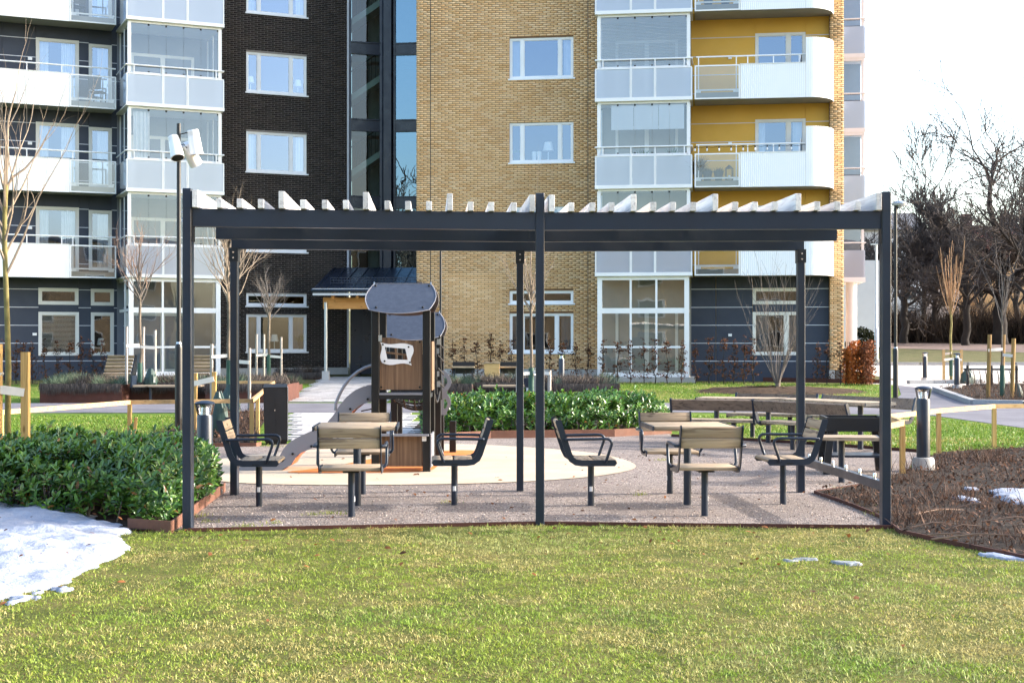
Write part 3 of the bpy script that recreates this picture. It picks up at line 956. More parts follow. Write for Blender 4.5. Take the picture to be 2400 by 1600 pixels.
# ================================================================== yellow house
yh = thing('yellow_apartment_house', 'yellow brick apartment house with glazed bays and white curved balconies', 'building', (YF.o.x, YF.o.y, 0), YF.a)
xL, xBay0, xBay1 = YF.x(976), YF.x(1395, 1.4), YF.x(1622, 1.4)
xW1 = YF.x(1412); xP0 = YF.x(1600); xP1 = YF.x(1943); xR = YF.x(1976)
wx0, wx1 = YF.x(1194), YF.x(1344)
yholes = []
ywin = []
for i, lv in enumerate(LV):
    z0 = lv + 1.0; z1 = lv + 2.45
    if i == 2: z0, z1 = YF.z(1270, 184), YF.z(1270, 88)
    if i == 1: z0, z1 = YF.z(1270, 381), YF.z(1270, 287)
    if i == 0: z0, z1 = YF.z(1270, 381) - 2.96, YF.z(1270, 287) - 2.96
    ywin.append((wx0, wx1, z0, z1))
gtr = (wx0, wx1, YF.z(1270, 711), YF.z(1270, 681)); gbig = (wx0, wx1, YF.z(1270, 826), YF.z(1270, 734))
ywin += [gtr, gbig]
Z0 = 0.2
PL = 0.62
mb = MB(); wall_holes(mb, xL, xW1, PL, TOP, ywin, 0.0, 0.25)
mb.build('mortar_wall', M['mortar_y'], yh, fixn=False)
MB().box(xL, xW1, 0.005, .3, Z0 - .4, PL).build('plinth', M['concrete'], yh, fixn=False)
lay_bricks(yh, xL, xW1, PL, TOP, ywin, 0.0, 0.009, M['brick_y'], M['brick_yo'], 240, (YF.x(1040), YF.x(1190), YF.z(1100, 780), YF.z(1100, 640)))
for pxl in (1009, 1378):
    MB().box(YF.x(pxl) - .012, YF.x(pxl) + .012, -.012, .0, PL, TOP).build('movement_joint', M['steel_dk'], yh, fixn=False)
for i, h in enumerate(ywin):
    if i < 4: window(yh, *h, 0.05, (.2, .79), room='room', curtain=[(0.02, .16), (.84, .98)] if i in (0, 2) else None)
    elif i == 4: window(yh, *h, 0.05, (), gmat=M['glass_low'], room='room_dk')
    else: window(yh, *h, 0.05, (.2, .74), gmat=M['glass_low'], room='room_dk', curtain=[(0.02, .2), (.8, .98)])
# strip of brick at the right corner, side walls, roof
strip_rows = (xP1, xR, PL, TOP)
mb = MB(); wall_holes(mb, xP1, xR, PL, TOP, [], -.25, .1)
mb.quad((xP1, -.25, PL), (xP1, 0, PL), (xP1, 0, TOP), (xP1, -.25, TOP))
mb.build('mortar_wall', M['mortar_y'], yh, fixn=False)
lay_bricks(yh, xP1, xR, PL, TOP, [], -.25, 0.009, M['brick_y'], M['brick_yo'], 60, (xP1 - .1, xR, 2.0, 5.0))
MB().box(xP1, xR, -.24, .3, Z0 - .4, PL).build('plinth', M['concrete'], yh, fixn=False)
mb = MB(); mb.box(xR - .3, xR - .001, -.24, 14, Z0 - .4, TOP); mb.build('side_wall', M['mortar_y'], yh, fixn=False)
mb = MB(); mb.box(xL + .001, xL + .3, .25, 14, Z0 - .4, TOP); mb.build('side_wall', M['mortar_y'], yh, fixn=False)
MB().box(xL, xR, -.02, 14, TOP, TOP + 6.6).build('unseen_storeys', M['mortar_y'], yh, fixn=False)  # unseen storeys added to shade the dark house
MB().box(xL - .1, xR + .1, -.3, 14.1, TOP + 6.6, TOP + 6.9).build('roof', M['far_dark'], yh, fixn=False)
MB().box(xL, xR, 13.7, 14, Z0, TOP).build('back_wall', M['mortar_y'], yh, fixn=False)

# recessed wall behind bay and balconies
bx0, bx1 = YF.x(1770), YF.x(1888)
pholes = []
for lv in LV: pholes.append((bx0, bx1, lv + .22, lv + 2.44))
gt2 = (YF.x(1764), YF.x(1884), YF.z(1800, 713), YF.z(1800, 675)); gb2 = (YF.x(1764), YF.x(1884), YF.z(1800, 832), YF.z(1800, 731))
mb = MB(); wall_holes(mb, xW1, xP1, Z0 - .4, TOP, pholes + [gt2, gb2], 0.03, 0.3)
mb.build('inner_wall', M['panel_yellow'], yh, fixn=False)
for i, lv in enumerate(LV):
    xs = [xP0, bx0, bx1, xP1]
    zs = [lv + .2, lv + .41, lv + 1.05, lv + 1.69, lv + 2.33, lv + 2.44, lv + 2.95]
    hole = [pholes[i]]
    panel_boards(yh, [xP0, bx0], [lv + .2, lv + .41, lv + 1.05, lv + 1.69, lv + 2.33, lv + 2.96], 0.03, M['panel_yellow'])
    panel_boards(yh, [bx1, xP1], [lv + .2, lv + .41, lv + 1.05, lv + 1.69, lv + 2.33, lv + 2.96], 0.03, M['panel_yellow'])
    panel_boards(yh, [bx0, bx1], [lv + 2.44, lv + 2.96], 0.03, M['panel_yellow'])
    for z in (lv + .41, lv + 1.05, lv + 1.69, lv + 2.33):
        joints(yh, [(xP0, bx0, z), (bx1, xP1, z)], 0.03, M['strip'])
    window(yh, *pholes[i], 0.0, (.66,), fr=.09, mat=M['framewarm'], sill=0, room='room', curtain=[(.02, .2), (.75, .97)] if i in (1, 0) else None)
    MB().box(YF.x(1711) - .06, YF.x(1711) + .06, -.05, -.0, lv + 1.58, lv + 1.68).build('outlet_box', M['white'], yh, fixn=False)
zg = [Z0, YF.z(1700, 846), YF.z(1700, 804), YF.z(1700, 762), YF.z(1700, 720), YF.z(1700, 677.5), LV[0]]
for xa, xb in ((xP0, YF.x(1678)), (YF.x(1678), gt2[0]), (gt2[1], xP1)):
    panel_boards(yh, [xa, xb], zg, 0.03, M['panel_blue'])
panel_boards(yh, [gt2[0], gt2[1]], [Z0, YF.z(1700, 846), gb2[2]], 0.03, M['panel_blue'])
panel_boards(yh, [gt2[0], gt2[1]], [gb2[3], gt2[2]], 0.03, M['panel_blue'])
panel_boards(yh, [gt2[0], gt2[1]], [gt2[3], LV[0]], 0.03, M['panel_blue'])
for z in zg[1:-1]:
    joints(yh, [(xP0, gt2[0], z), (gt2[1], xP1, z)], 0.03, M['strip'])
joints(yh, [(gt2[0], gt2[1], zg[1])], 0.03, M['strip'])
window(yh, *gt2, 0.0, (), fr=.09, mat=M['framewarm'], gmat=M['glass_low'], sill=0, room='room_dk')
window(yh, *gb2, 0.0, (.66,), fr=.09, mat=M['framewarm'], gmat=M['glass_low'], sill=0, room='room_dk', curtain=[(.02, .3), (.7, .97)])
MB().box(YF.x(1711) - .06, YF.x(1711) + .06, -.05, -.0, YF.z(1711, 788), YF.z(1711, 782)).build('outlet_box', M['white'], yh, fixn=False)

# glazed bays, one per storey
for i, lv in enumerate(LV):
    glazed_bay(yh, xBay0, xBay1, 1.4, lv, blind=['none', 'three', 'full', 'none'][i])
    # door and window on the wall inside the bay
    window(yh, xBay0 + .6, xBay1 - .5, lv + .2, lv + 2.3, -.02, (.5,), fr=.1, mat=M['framewarm'], sill=0, room=None)
MB().box(xBay0 + .05, xBay1 - .05, -.01, 0.02, .3, TOP).build('loggia_wall', M['bay_wall_y'], yh, fixn=False)
# glazed ground floor of the bay
def ground_bay(root, xa, xb, off, z0, zt, zm, zb, gm, name='glazed_bay', side=True):
    y = -off; mb = MB()
    mb.box(xa, xa + .16, y, y + .14, z0, zt); mb.box(xb - .16, xb, y, y + .14, z0, zt)
    mb.box(xa + .16, xb - .16, y + .01, y + .13, zt - .12, zt); mb.box(xa + .16, xb - .16, y + .01, y + .13, zm - .09, zm + .09)
    mb.box(xa + .16, xb - .16, y + .01, y + .13, z0, z0 + .16); mb.box(xa + .16, xb - .16, y + .02, y + .1, zb - .035, zb + .035)
    c1 = xa + (xb - xa) * .365; c2 = xa + (xb - xa) * .645
    for c in (c1, c2):
        mb.box(c - .035, c + .035, y + .015, y + .12, z0 + .16, zt - .12)
    bay = mb.build(name, M['white'], root, fixn=False)
    for a, b in ((xa + .16, c1 - .035), (c1 + .035, c2 - .035), (c2 + .035, xb - .16)):
        for p, q in ((z0 + .16, zb - .035), (zb + .035, zm - .09), (zm + .09, zt - .12)):
            g = MB(); g.quad((a, y + .06, p), (b, y + .06, p), (b, y + .06, q), (a, y + .06, q)); g.build('pane', gm, bay, fixn=False)
    for xx in (xa + .03, xb - .03):
        s = MB(); s.quad((xx, y + .14, z0), (xx, -.02, z0), (xx, -.02, zt), (xx, y + .14, zt)); s.build('side_pane', gm, bay, fixn=False)
        s = MB()
        for zz in (z0 + .05, zm, zt - .05): s.box(xx - .03, xx + .03, y + .14, -.02, zz - .05, zz + .05)
        s.box(xx - .03, xx + .03, -off * .55, -off * .5, z0, zt)
        s.build('side_frame', M['white'], bay, fixn=False)
    return bay
gbz = YF.z(1405, 884, 1.3)
ground_bay(yh, YF.x(1400, 1.3), YF.x(1615, 1.3), 1.3, gbz, LV[0] - .03, YF.z(1500, 728, 1.3), YF.z(1500, 813, 1.3), M['glass_low'])
MB().box(xBay0 - .02, xBay1 + .1, -1.45, .02, -.1, gbz + .02).build('terrace', M['concrete'], yh, fixn=False)
window(yh, xBay0 + .6, xBay1 - .5, gbz + .1, gbz + 2.3, -.02, (.5,), fr=.1, mat=M['framewarm'], sill=0, room=None)

# curved balconies
cb0, cbg, cbm, cbe = YF.x(1628, 1.4), YF.x(1735, 1.4), YF.x(1888, 1.4), YF.x(1953, .6)
def arc(cx, cy, rx, ry, n=14):
    return [(cx + rx * math.sin(math.pi / 2 * i / n), cy - ry * math.cos(math.pi / 2 * i / n)) for i in range(n + 1)]
for i, lv in enumerate(LV):
    cx = cbm + .12; curve = arc(cx, -.28, cbe - cx, 1.12)
    plan = [(cb0, -.0), (cb0, -1.4)] + curve + [(cbe, -.26), (xP1, -.26), (xP1, -.0)]
    mb = MB(); mb.prism(plan, lv, lv + .2, 'z')
    bal = mb.build('balcony', M['soffit'], yh)
    ribbed([(cbg, -1.43), (cbm, -1.43)], lv - .03, lv + 1.12).build('ribbed_front', M['ribbed'], bal, fixn=False)
    cv = [(p[0] + .03 * math.sin(math.pi/2*k/14), p[1] - .03 * math.cos(math.pi/2*k/14)) for k, p in enumerate(curve)]
    ribbed([(cbm + .005, -1.43)] + cv + [(cbe + .03, -.27)], lv - .03, lv + 1.97).build('ribbed_screen', M['ribbed'], bal, fixn=False)
    # plain inner faces and cap strips
    e = MB(); e.box(cbg, cbm, -1.405, -1.395, lv - .0, lv + 1.10); e.box(cbg - .01, cbm, -1.45, -1.39, lv + 1.12, lv + 1.14)
    e.build('front_lining', M['white'], bal, fixn=False)
    glass_panel(bal, cb0, cbg - .01, -1.42, lv - .02, lv + 1.12, M['clearpanel'], .045)
    balustrade(bal, [(cb0 + .05, -1.3), (cbm, -1.3)], lv, 1.42, [(cb0 + .13, -1.3), (cbg - .13, -1.3), (cbg + .25, -1.3), (cbg + 1.1, -1.3), (cbm - .2, -1.3)])
    b2 = MB(); b2.bar((cb0 + .05, -1.3, lv + .3), (cbg - .05, -1.3, lv + .3), .05, .05)
    for xx in (cb0 + .12, cbg - .14): b2.box(xx - .09, xx + .09, -1.36, -1.33, lv + .18, lv + .3)
    b2.build('middle_rail', M['white'], bal, fixn=False)

# white glazed balconies and round columns on the far gable side
sx0, sx1, sy0, sy1 = xR + .0, xR + 1.55, 8.2, 11.2
for i, lv in enumerate(LV):
    l2 = lv + .25
    mb = MB(); mb.box(sx0, sx1 + .05, sy0 - .05, sy1 + .05, l2 - .1, l2 + .08)
    for xx, yy in ((sx1 - .1, sy0), (sx1 - .1, sy1 - .1), (sx1 - .9, sy0)): mb.box(xx, xx + .1, yy, yy + .1, l2 + .08, l2 + 2.85)
    mb.box(sx0, sx1 + .02, sy0 - .02, sy0 + .12, l2 + 2.75, l2 + 2.86)
    b = mb.build('side_balcony', M['white'], yh, fixn=False)
    g = MB(); g.box(sx0, sx1 + .03, sy0 - .04, sy0 - .02, l2 + .08, l2 + 1.15); g.box(sx1 + .02, sx1 + .04, sy0, sy1, l2 + .08, l2 + 1.15); g.build('frosted_panel', M['frosted'], b, fixn=False)
    g = MB(); g.quad((sx0, sy0 + .05, l2 + 1.2), (sx1 - .05, sy0 + .05, l2 + 1.2), (sx1 - .05, sy0 + .05, l2 + 2.75), (sx0, sy0 + .05, l2 + 2.75)); g.build('side_pane', M['glass_bay'], b, fixn=False)
    MB().box(sx0, sx1 - .02, sy0 + 1.2, sy0 + 1.25, l2 + .08, l2 + 2.85).build('added_backing', M['bay_wall_d'], b, fixn=False)  # grey box added behind the panes so the glass looks darker
    h = MB(); h.tube([(sx0, sy0 - .05, l2 + 1.45), (sx1 + .05, sy0 - .05, l2 + 1.45), (sx1 + .05, sy1, l2 + 1.45)], .03, 6); h.build('handrail', M['white'], b, fixn=False)
for xx in (sx1 - .45, sx1 - 1.15):
    MB().lathe([(.22, .2), (.22, LV[0] + .2)], 18, (xx, sy0 + .5, 0)).build('round_column', M['white_wall'], yh, smooth=True)

# ================================================================== dark house
dh = thing('dark_apartment_house', 'dark brown brick apartment house with blue grey boards and white balconies', 'building', (DF.o.x, DF.o.y, 0), DF.a)
dR = 0.0; dL = DF.x(498); dBay0, dBay1 = DF.x(296, 2.3), DF.x(525, 2.3); dFar = DF.x(-140)
dwx0, dwx1 = DF.x(577), DF.x(719)
dwin = []
for i, lv in enumerate(LV):
    zc = DF.z(648, 405)
    z0 = zc + (lv - LV[1]); z1 = z0 + 1.5
    dwin.append((dwx0, dwx1, z0, z1))
dtr = (dwx0, dwx1, DF.z(648, 717), DF.z(648, 688)); dbig = (dwx0, dwx1, DF.z(648, 824), DF.z(648, 737))
dwin += [dtr, dbig]
DPL = DF.z(750, 861)
mb = MB(); wall_holes(mb, dL, dR, DPL, TOP, dwin, 0.0, .25); mb.build('mortar_wall', M['mortar_d'], dh, fixn=False)
MB().box(dL, dR, .005, .3, -.2, DPL).build('plinth', M['concrete'], dh, fixn=False)
lay_bricks(dh, dL, dR - .06, DPL, TOP, dwin, 0.0, 0.010, M['brick_d'], M['brick_do'], 300, (DF.x(722), dR - .1, 0.8, 6.0), .012)
MB().box(dR - .05, dR + .02, -.02, .3, DPL, TOP).build('corner_profile', M['strip'], dh, fixn=False)
for i, h in enumerate(dwin):
    if i < 4: window(dh, *h, .05, (.21, .74), room='room', curtain=[(0.02, .16), (.84, .98)] if i != 2 else None)
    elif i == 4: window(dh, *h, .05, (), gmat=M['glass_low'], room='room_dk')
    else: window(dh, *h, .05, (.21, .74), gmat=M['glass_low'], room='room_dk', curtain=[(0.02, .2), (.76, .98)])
# board wall behind bay and balconies
xb1 = DF.x(185); xb0 = DF.x(84); xd0 = DF.x(208); xd1 = DF.x(262)
dholes = []
for lv in LV: dholes += [(xb0, xb1, lv + .22, lv + 2.52), (xd0, xd1, lv + .3, lv + 2.45)]
gA = (DF.x(90), DF.x(184), DF.z(140, 714), DF.z(140, 675)); gB = (DF.x(90), DF.x(185), DF.z(140, 833), DF.z(140, 731))
gC = (DF.x(213), DF.x(267), DF.z(240, 716), DF.z(240, 677)); gD = (DF.x(213), DF.x(267), DF.z(240, 833), DF.z(240, 732))
mb = MB(); wall_holes(mb, dFar, dL, -.2, TOP, dholes + [gA, gB, gC, gD], .03, .3); mb.build('inner_wall', M['panel_blue'], dh, fixn=False)
cols = [dFar, DF.x(0), xb0, xb1, xd0, xd1, DF.x(300)]
for i, lv in enumerate(LV):
    for a, b, solid in ((dFar, DF.x(5), 1), (DF.x(5), xb0, 1), (xb1, xd0, 1), (xd1, DF.x(320), 1)):
        panel_boards(dh, [a, b], [lv + .2, lv + .52, lv + 1.17, lv + 1.82, lv + 2.47, lv + 2.96], .03, M['panel_blue'])
    panel_boards(dh, [xb0, xb1], [lv + 2.52, lv + 2.96], .03, M['panel_blue'])
    panel_boards(dh, [xd0, xd1], [lv + 2.45, lv + 2.96], .03, M['panel_blue'])
    for z in (lv + .52, lv + 1.17, lv + 1.82, lv + 2.47):
        joints(dh, [(dFar, xb0, z), (xb1, xd0, z), (xd1, DF.x(320), z)], .03, M['strip'])
    window(dh, *dholes[2*i], .0, (), fr=.1, mat=M['framewarm'], sill=0, room='room', curtain=[(.03, .3), (.6, .97)])
    window(dh, *dholes[2*i+1], .0, (), fr=.1, mat=M['framewarm'], sill=0, room='room', curtain=[(.4, .95)])
    MB().box(DF.x(70) - .07, DF.x(70) + .07, -.05, .0, lv + 1.7, lv + 1.8).build('outlet_box', M['white'], dh, fixn=False)
zg2 = [DF.z(40, 887), DF.z(40, 846), DF.z(40, 804), DF.z(40, 762), DF.z(40, 719.5), DF.z(40, 677), LV[0]]
zg2[0] = .1
for a, b in ((dFar, DF.x(-40)), (DF.x(-40), gA[0]), (gA[1], gC[0]), (gC[1], DF.x(320))):
    panel_boards(dh, [a, b], zg2, .03, M['panel_blue'])
    for z in zg2[1:-1]: joints(dh, [(a, b, z)], .03, M['strip'])
for g, h in ((gA, gB), (gC, gD)):
    panel_boards(dh, [g[0], g[1]], [zg2[0], zg2[1], h[2]], .03, M['panel_blue'])
    panel_boards(dh, [g[0], g[1]], [h[3], g[2]], .03, M['panel_blue']); panel_boards(dh, [g[0], g[1]], [g[3], LV[0]], .03, M['panel_blue'])
    joints(dh, [(g[0], g[1], zg2[1])], .03, M['strip'])
    window(dh, *g, .0, (), fr=.1, mat=M['framewarm'], gmat=M['glass_low'], sill=0, room='room_dk')
    window(dh, *h, .0, (), fr=.1, mat=M['framewarm'], gmat=M['glass_low'], sill=0, room='room_dk', blind=1.0 if g is gA else None)
MB().box(DF.x(81) - .07, DF.x(81) + .07, -.05, .0, DF.z(81, 786), DF.z(81, 780)).build('outlet_box', M['white'], dh, fixn=False)
# bays
for i, lv in enumerate(LV):
    glazed_bay(dh, dBay0, dBay1, 2.3, lv, blind=['none', 'curtain', 'none', 'none'][i])
    window(dh, dBay0 + .5, dBay1 - .6, lv + .2, lv + 2.25, -.02, (.5,), fr=.11, mat=M['framewarm'], sill=0, room=None)
MB().box(dBay0 + .02, dBay1 - .02, -.01, .025, .2, TOP).build('loggia_wall', M['bay_wall_d'], dh, fixn=False)
gbz2 = DF.z(310, 882, 2.2)
ground_bay(dh, DF.x(302, 2.2), DF.x(517, 2.2), 2.2, gbz2, LV[0] - .03, DF.z(400, 727, 2.2), DF.z(400, 813, 2.2), M['glass_low'])
window(dh, dBay0 + .5, dBay1 - .6, gbz2 + .1, gbz2 + 2.25, -.02, (.5,), fr=.11, mat=M['framewarm'], sill=0, room=None)
MB().box(dBay0, dBay1, -2.3, .0, -.2, gbz2 + .02).build('terrace', M['concrete'], dh, fixn=False)
# balconies left of the bay
bo = 1.15
bg0, bg1 = DF.x(163, bo), min(DF.x(272, bo), dBay0 - .03)
for i, lv in enumerate(LV):
    bal = MB().box(dFar, bg1, -bo, -.002, lv, lv + .2).build('balcony', M['soffit'], dh, fixn=False)
    ribbed([(dFar, -bo - .03), (bg0, -bo - .03)], lv - .03, lv + 1.12).build('ribbed_front', M['ribbed'], bal, fixn=False)
    e = MB(); e.box(dFar, bg0, -bo - .01, -bo, lv, lv + 1.1); e.box(dFar, bg0, -bo - .05, -bo + .01, lv + 1.12, lv + 1.14); e.build('front_lining', M['white'], bal, fixn=False)
    glass_panel(bal, bg0 + .01, bg1, -bo - .02, lv - .02, lv + 1.12, M['clearpanel'], .045)
    ps = [(bg0 + .12, -bo + .1), (bg1 - .15, -bo + .1)] + [(bg0 - 1.15 * k - .25, -bo + .1) for k in range(5)]
    balustrade(bal, [(dFar, -bo + .1), (bg1, -bo + .1)], lv, 1.42, ps)
    b2 = MB(); b2.bar((bg0 + .05, -bo + .1, lv + .3), (bg1 - .05, -bo + .1, lv + .3), .05, .05)
    for xx in (bg0 + .14, bg1 - .16): b2.box(xx - .09, xx + .09, -bo + .04, -bo + .07, lv + .18, lv + .3)
    b2.build('middle_rail', M['white'], bal, fixn=False)
MB().box(dFar, dR, -.02, 13, TOP, TOP + 3.2).build('unseen_storeys', M['brick_d'], dh, fixn=False)
MB().box(dFar, dR, -.3, 13, TOP + 3.2, TOP + 3.5).build('roof', M['far_dark'], dh, fixn=False)
MB().box(dFar, dR, 12.7, 13, 0, TOP).build('back_wall', M['mortar_d'], dh, fixn=False)
MB().box(dR - .3, dR - .01, .3, 12.7, 0, TOP).build('side_wall', M['mortar_d'], dh, fixn=False)
MB().box(dFar, dFar + .3, .3, 12.7, 0, TOP).build('side_wall', M['mortar_d'], dh, fixn=False)

# ================================================================== stair tower between the houses
st = thing('stair_tower', 'narrow glazed stair tower with navy frames between the two houses', 'stair tower')
A0 = Vector((-6.22, 54.64)); A1 = Vector((-5.06, 54.99)); B0 = Vector((-4.55, 55.0)); B1 = Vector((-3.0, 54.80))
def seg_panel(mb, a, b, z0, z1, th=.12, shift=0.0):
    d = (b - a).normalized(); n = Vector((d.y, -d.x)) * shift
    a = a + n; b = b + n
    mb.bar((a.x, a.y, (z0 + z1) / 2), (b.x, b.y, (z0 + z1) / 2), th, z1 - z0)
for (a, b, gm, s0) in ((A0, A1, M['glass_stair'], 0), (B0, B1, M['glass_mirror'], 0)):
    for i, lv in enumerate(LV):
        mb = MB(); seg_panel(mb, a, b, lv - .0, lv + .36, .1)
        seg_panel(mb, a, b, lv + .37, lv + .42, .16); seg_panel(mb, a, b, lv - .06, lv - .01, .16)
        mb.build('spandrel', M['navy'], st)
        g = MB(); z0, z1 = lv + .42, lv + 2.90
        g.quad((a.x, a.y, z0), (b.x, b.y, z0), (b.x, b.y, z1), (a.x, a.y, z1)); g.build('pane', gm, st, fixn=False)
    for p in (a, b):
        mb = MB(); mb.bar((p.x, p.y, 3.6), (p.x, p.y, TOP), .09, .16, (0, 1, 0)); mb.build('mullion', M['navy'], st)
mb = MB(); mb.prism([(A1.x, A1.y), (A1.x + .12, A1.y - .28), (B0.x - .1, B0.y - .28), (B0.x, B0.y), (B0.x, B0.y + .3), (A1.x, A1.y + .3)], .2, TOP, 'z'); mb.build('corner_column', M['navy'], st)
mb = MB(); mb.bar((A0.x, A0.y + .02, 3.6), (A1.x, A1.y + .02, 3.6), .1, .5); mb.bar((B0.x, B0.y, 3.6), (B1.x, B1.y, 3.6), .1, .5); mb.build('base_panel', M['navy'], st)
mb = MB(); mb.bar((A0.x, A0.y + .1, 1.95), (B1.x, B1.y + .1, 1.95), .1, 3.5); mb.build('lobby_wall', M['navy'], st)
mb = MB(); mb.box(-5.75, -4.6, 54.62, 54.80, .3, 2.45); dr = mb.build('entrance_door', M['navy'], st)
MB().box(-4.72, -4.70, 54.56, 54.62, 1.2, 1.5).build('door_handle', M['galv'], dr)
# inside of the tower
M['stair_brick'] = plain('stair_wall', S(120, 92, 60), 0.9, .2, 3.0)
MB().box(-6.6, -2.4, 58.6, 58.8, 3.6, TOP).build('back_wall', M['stair_brick'], st, fixn=False)
MB().box(-2.6, -2.4, 55.1, 58.6, 3.6, TOP).build('inner_side', M['stair_brick'], st, fixn=False)
MB().box(-6.7, -2.4, 54.9, 58.8, TOP, TOP + .2).build('tower_roof', M['far_dark'], st, fixn=False)
for i, lv in enumerate(LV):
    MB().box(-6.55, -2.7, 57.0, 58.5, lv + .1, lv + .32).build('landing', M['concrete'], st, fixn=False)
    f = MB(); f.bar((-6.5, 56.2, lv + 1.25), (-4.6, 56.2, lv + 2.55), 1.0, .22)
    fl = f.build('stair_flight', M['white_wall'], st)
    r = MB()
    for k in range(13):
        x = -6.4 + k * .15; z = lv + 1.4 + (x + 6.4) * .684
        r.bar((x, 55.72, z), (x, 55.72, z + .95), .02, .02)
    r.tube([(-6.4, 55.72, lv + 2.35), (-4.6, 55.72, lv + 3.58)], .025, 6); r.build('stair_railing', M['black'], fl, fixn=False)
    r = MB(); r.lathe([(.3, lv + .3), (.3, lv + 2.9)], 16, (-5.5, 57.2, 0)); r.build('lift_shaft', M['concrete'], st, smooth=True)

# ================================================================== entrance canopy
cn = thing('entrance_canopy', 'entrance canopy with dark sheet roof on an orange glulam beam', 'canopy')
f0x, f1x, fy, by = -6.85, -3.28, 48.9, 54.5
fz, bz = 3.40, 4.42
mb = MB()
mb.v += [(f0x, fy, fz), (f1x, fy, fz), (f1x + .3, by, bz), (f0x, by, bz), (f0x, fy, fz - .1), (f1x, fy, fz - .1), (f1x + .3, by, bz - .1), (f0x, by, bz - .1)]
mb.f += [(0, 1, 2, 3), (7, 6, 5, 4), (0, 4, 5, 1), (1, 5, 6, 2), (2, 6, 7, 3), (3, 7, 4, 0)]
rf = mb.build('roof', M['navy'], cn)
for k in range(9):
    x = f0x + .1 + k * .42; s = MB(); s.bar((x, fy + .02, fz + .02), (x, by, bz + .02), .03, .05); s.build('standing_seam', M['navy'], rf)
s = MB(); s.tube([(f0x - .05, fy - .06, fz - .06), (f1x, fy - .06, fz - .06)], .06, 8); s.build('gutter', M['navy'], cn)
s = MB(); s.bar((f0x, fy - .01, fz - .19), (f1x, fy - .01, fz - .19), .03, .08); s.build('fascia', M['strip'], cn)
s = MB(); s.bar((f0x, fy - .1, fz - .005), (f1x, fy - .1, fz - .005), .02, .02); s.build('drip_edge', M['strip'], cn)
s = MB()
for k in range(3): s.bar((f0x + .5, fy + .9, fz + .24 + k * .09), (f1x - .05, fy + .9, fz + .24 + k * .09), .02, .02)
for k in range(30): s.bar((f0x + .5 + k * .096, fy + .9, fz + .2), (f0x + .5 + k * .096, fy + .9, fz + .43), .01, .01)
s.build('snow_guard', M['navy'], cn, fixn=False)
MB().box(-6.58, -3.4, 49.52, 49.68, 2.72, 3.12).build('glulam_beam', M['glulam'], cn)
for k in range(4):
    x = -6.2 + k * .85; s = MB(); s.bar((x, fy + .2, fz - .24), (x, by - .1, bz - .24), .09, .2); s.build('joist', M['glulam'], cn)
pb = P(760, 890, 49.6)
MB().lathe([(.06, .5), (.06, 2.95)], 14, (-6.48, 49.5, 0)).build('post', M['galv'], cn, smooth=True)
MB().box(-6.6, -6.36, 49.38, 49.62, .0, .56).build('footing', M['concrete'], cn)
# ================================================================== pergola
PG = thing('pergola', 'dark grey steel pergola with pale wooden rafters over the seating', 'pergola')
DV = Vector((-0.15, 2.68, 0))            # from a front post to its rear post
fl_, fc_, fr_ = Vector((-2.60, 11.42, 0)), Vector((0.232, 11.79, 0)), Vector((3.06, 11.66, 0))
ZB, ZT = 2.441, 2.586                     # beam underside and top
PW = 0.072; PD = 0.108
def post(p, z1, name='post'):
    mb = MB()
    r = -0.05
    bm = bmesh.new(); bmesh.ops.create_cube(bm, size=1)
    bmesh.ops.scale(bm, vec=(PW, PD, z1 + .05), verts=bm.verts)
    bmesh.ops.bevel(bm, geom=bm.edges[:], offset=.008, segments=3, affect='EDGES', profile=.5)
    mb.addbm(bm, Matrix.Translation((p.x, p.y, z1 / 2 - .025)))
    return mb.build(name, M['steel'], PG)
def bolt_set(par, p, zs, sides=(-1, 1), yoff=(-.02, .02)):
    mb = MB()
    for z in zs:
        for sd in sides:
            for yo in yoff:
                mb.tube([(p.x + sd * PW / 2, p.y + yo, z), (p.x + sd * (PW / 2 + .012), p.y + yo, z)], .008, 6)
    mb.build('bolts', M['chrome'], par, smooth=True)
for p in (fl_, fc_, fr_):
    o = post(p, 2.745); c = MB(); c.box(p.x - PW/2 - .001, p.x + PW/2 + .001, p.y - PD/2 - .001, p.y + PD/2 + .001, ZT - .004, ZT + .0); c.build('cap_joint', M['steel_dk'], o, fixn=False)
    bolt_set(o, p, (ZT - .03, ZT - .085, ZB + .04))
for p in (fl_, fc_, fr_):
    q = p + DV; o = post(q, ZB)
    s = MB(); s.box(q.x - PW/2 - .008, q.x + PW/2 + .008, q.y - PD/2 - .008, q.y + PD/2 + .008, ZB - .125, ZB + .01); s.build('sleeve', M['steel_dk'], o)
    b = MB()
    for z in (ZB - .035, ZB - .09): b.tube([(q.x, q.y - PD/2 - .008, z), (q.x, q.y - PD/2 - .022, z)], .009, 8)
    b.build('bolts', M['chrome'], o, smooth=True)
def beam(a, b, name='beam', e0=0.0, e1=0.0):
    d = (b - a).normalized(); mb = MB()
    a = a - d * e0; b = b + d * e1
    mb.bar((a.x, a.y, (ZB + ZT) / 2), (b.x, b.y, (ZB + ZT) / 2), .075, ZT - ZB)
    return mb.build(name, M['steel'], PG)
g_ = PW / 2 + .002
for k, (e0, e1) in ((0, (-g_, -g_)), (.5, (-.02, -.02)), (1.0, (.03, .03))):
    A, Bm, C = fl_ + DV * k, fc_ + DV * k, fr_ + DV * k
    if k == 0:
        beam(A, Bm, 'beam', -g_, -g_); beam(Bm, C, 'beam', -g_, -g_)
    else:
        beam(A, Bm, 'beam', e0, -.001); beam(Bm, C, 'beam', -.001, e1)
# end plates that carry the outer bolts
for p, sd in ((fl_, 1), (fr_, -1)):
    MB().box(p.x + sd * (PW/2 + .002), p.x + sd * (PW/2 + .008), p.y - .05, p.y + .05, ZB - .12, ZT + .12).build('end_plate', M['steel_dk'], PG)
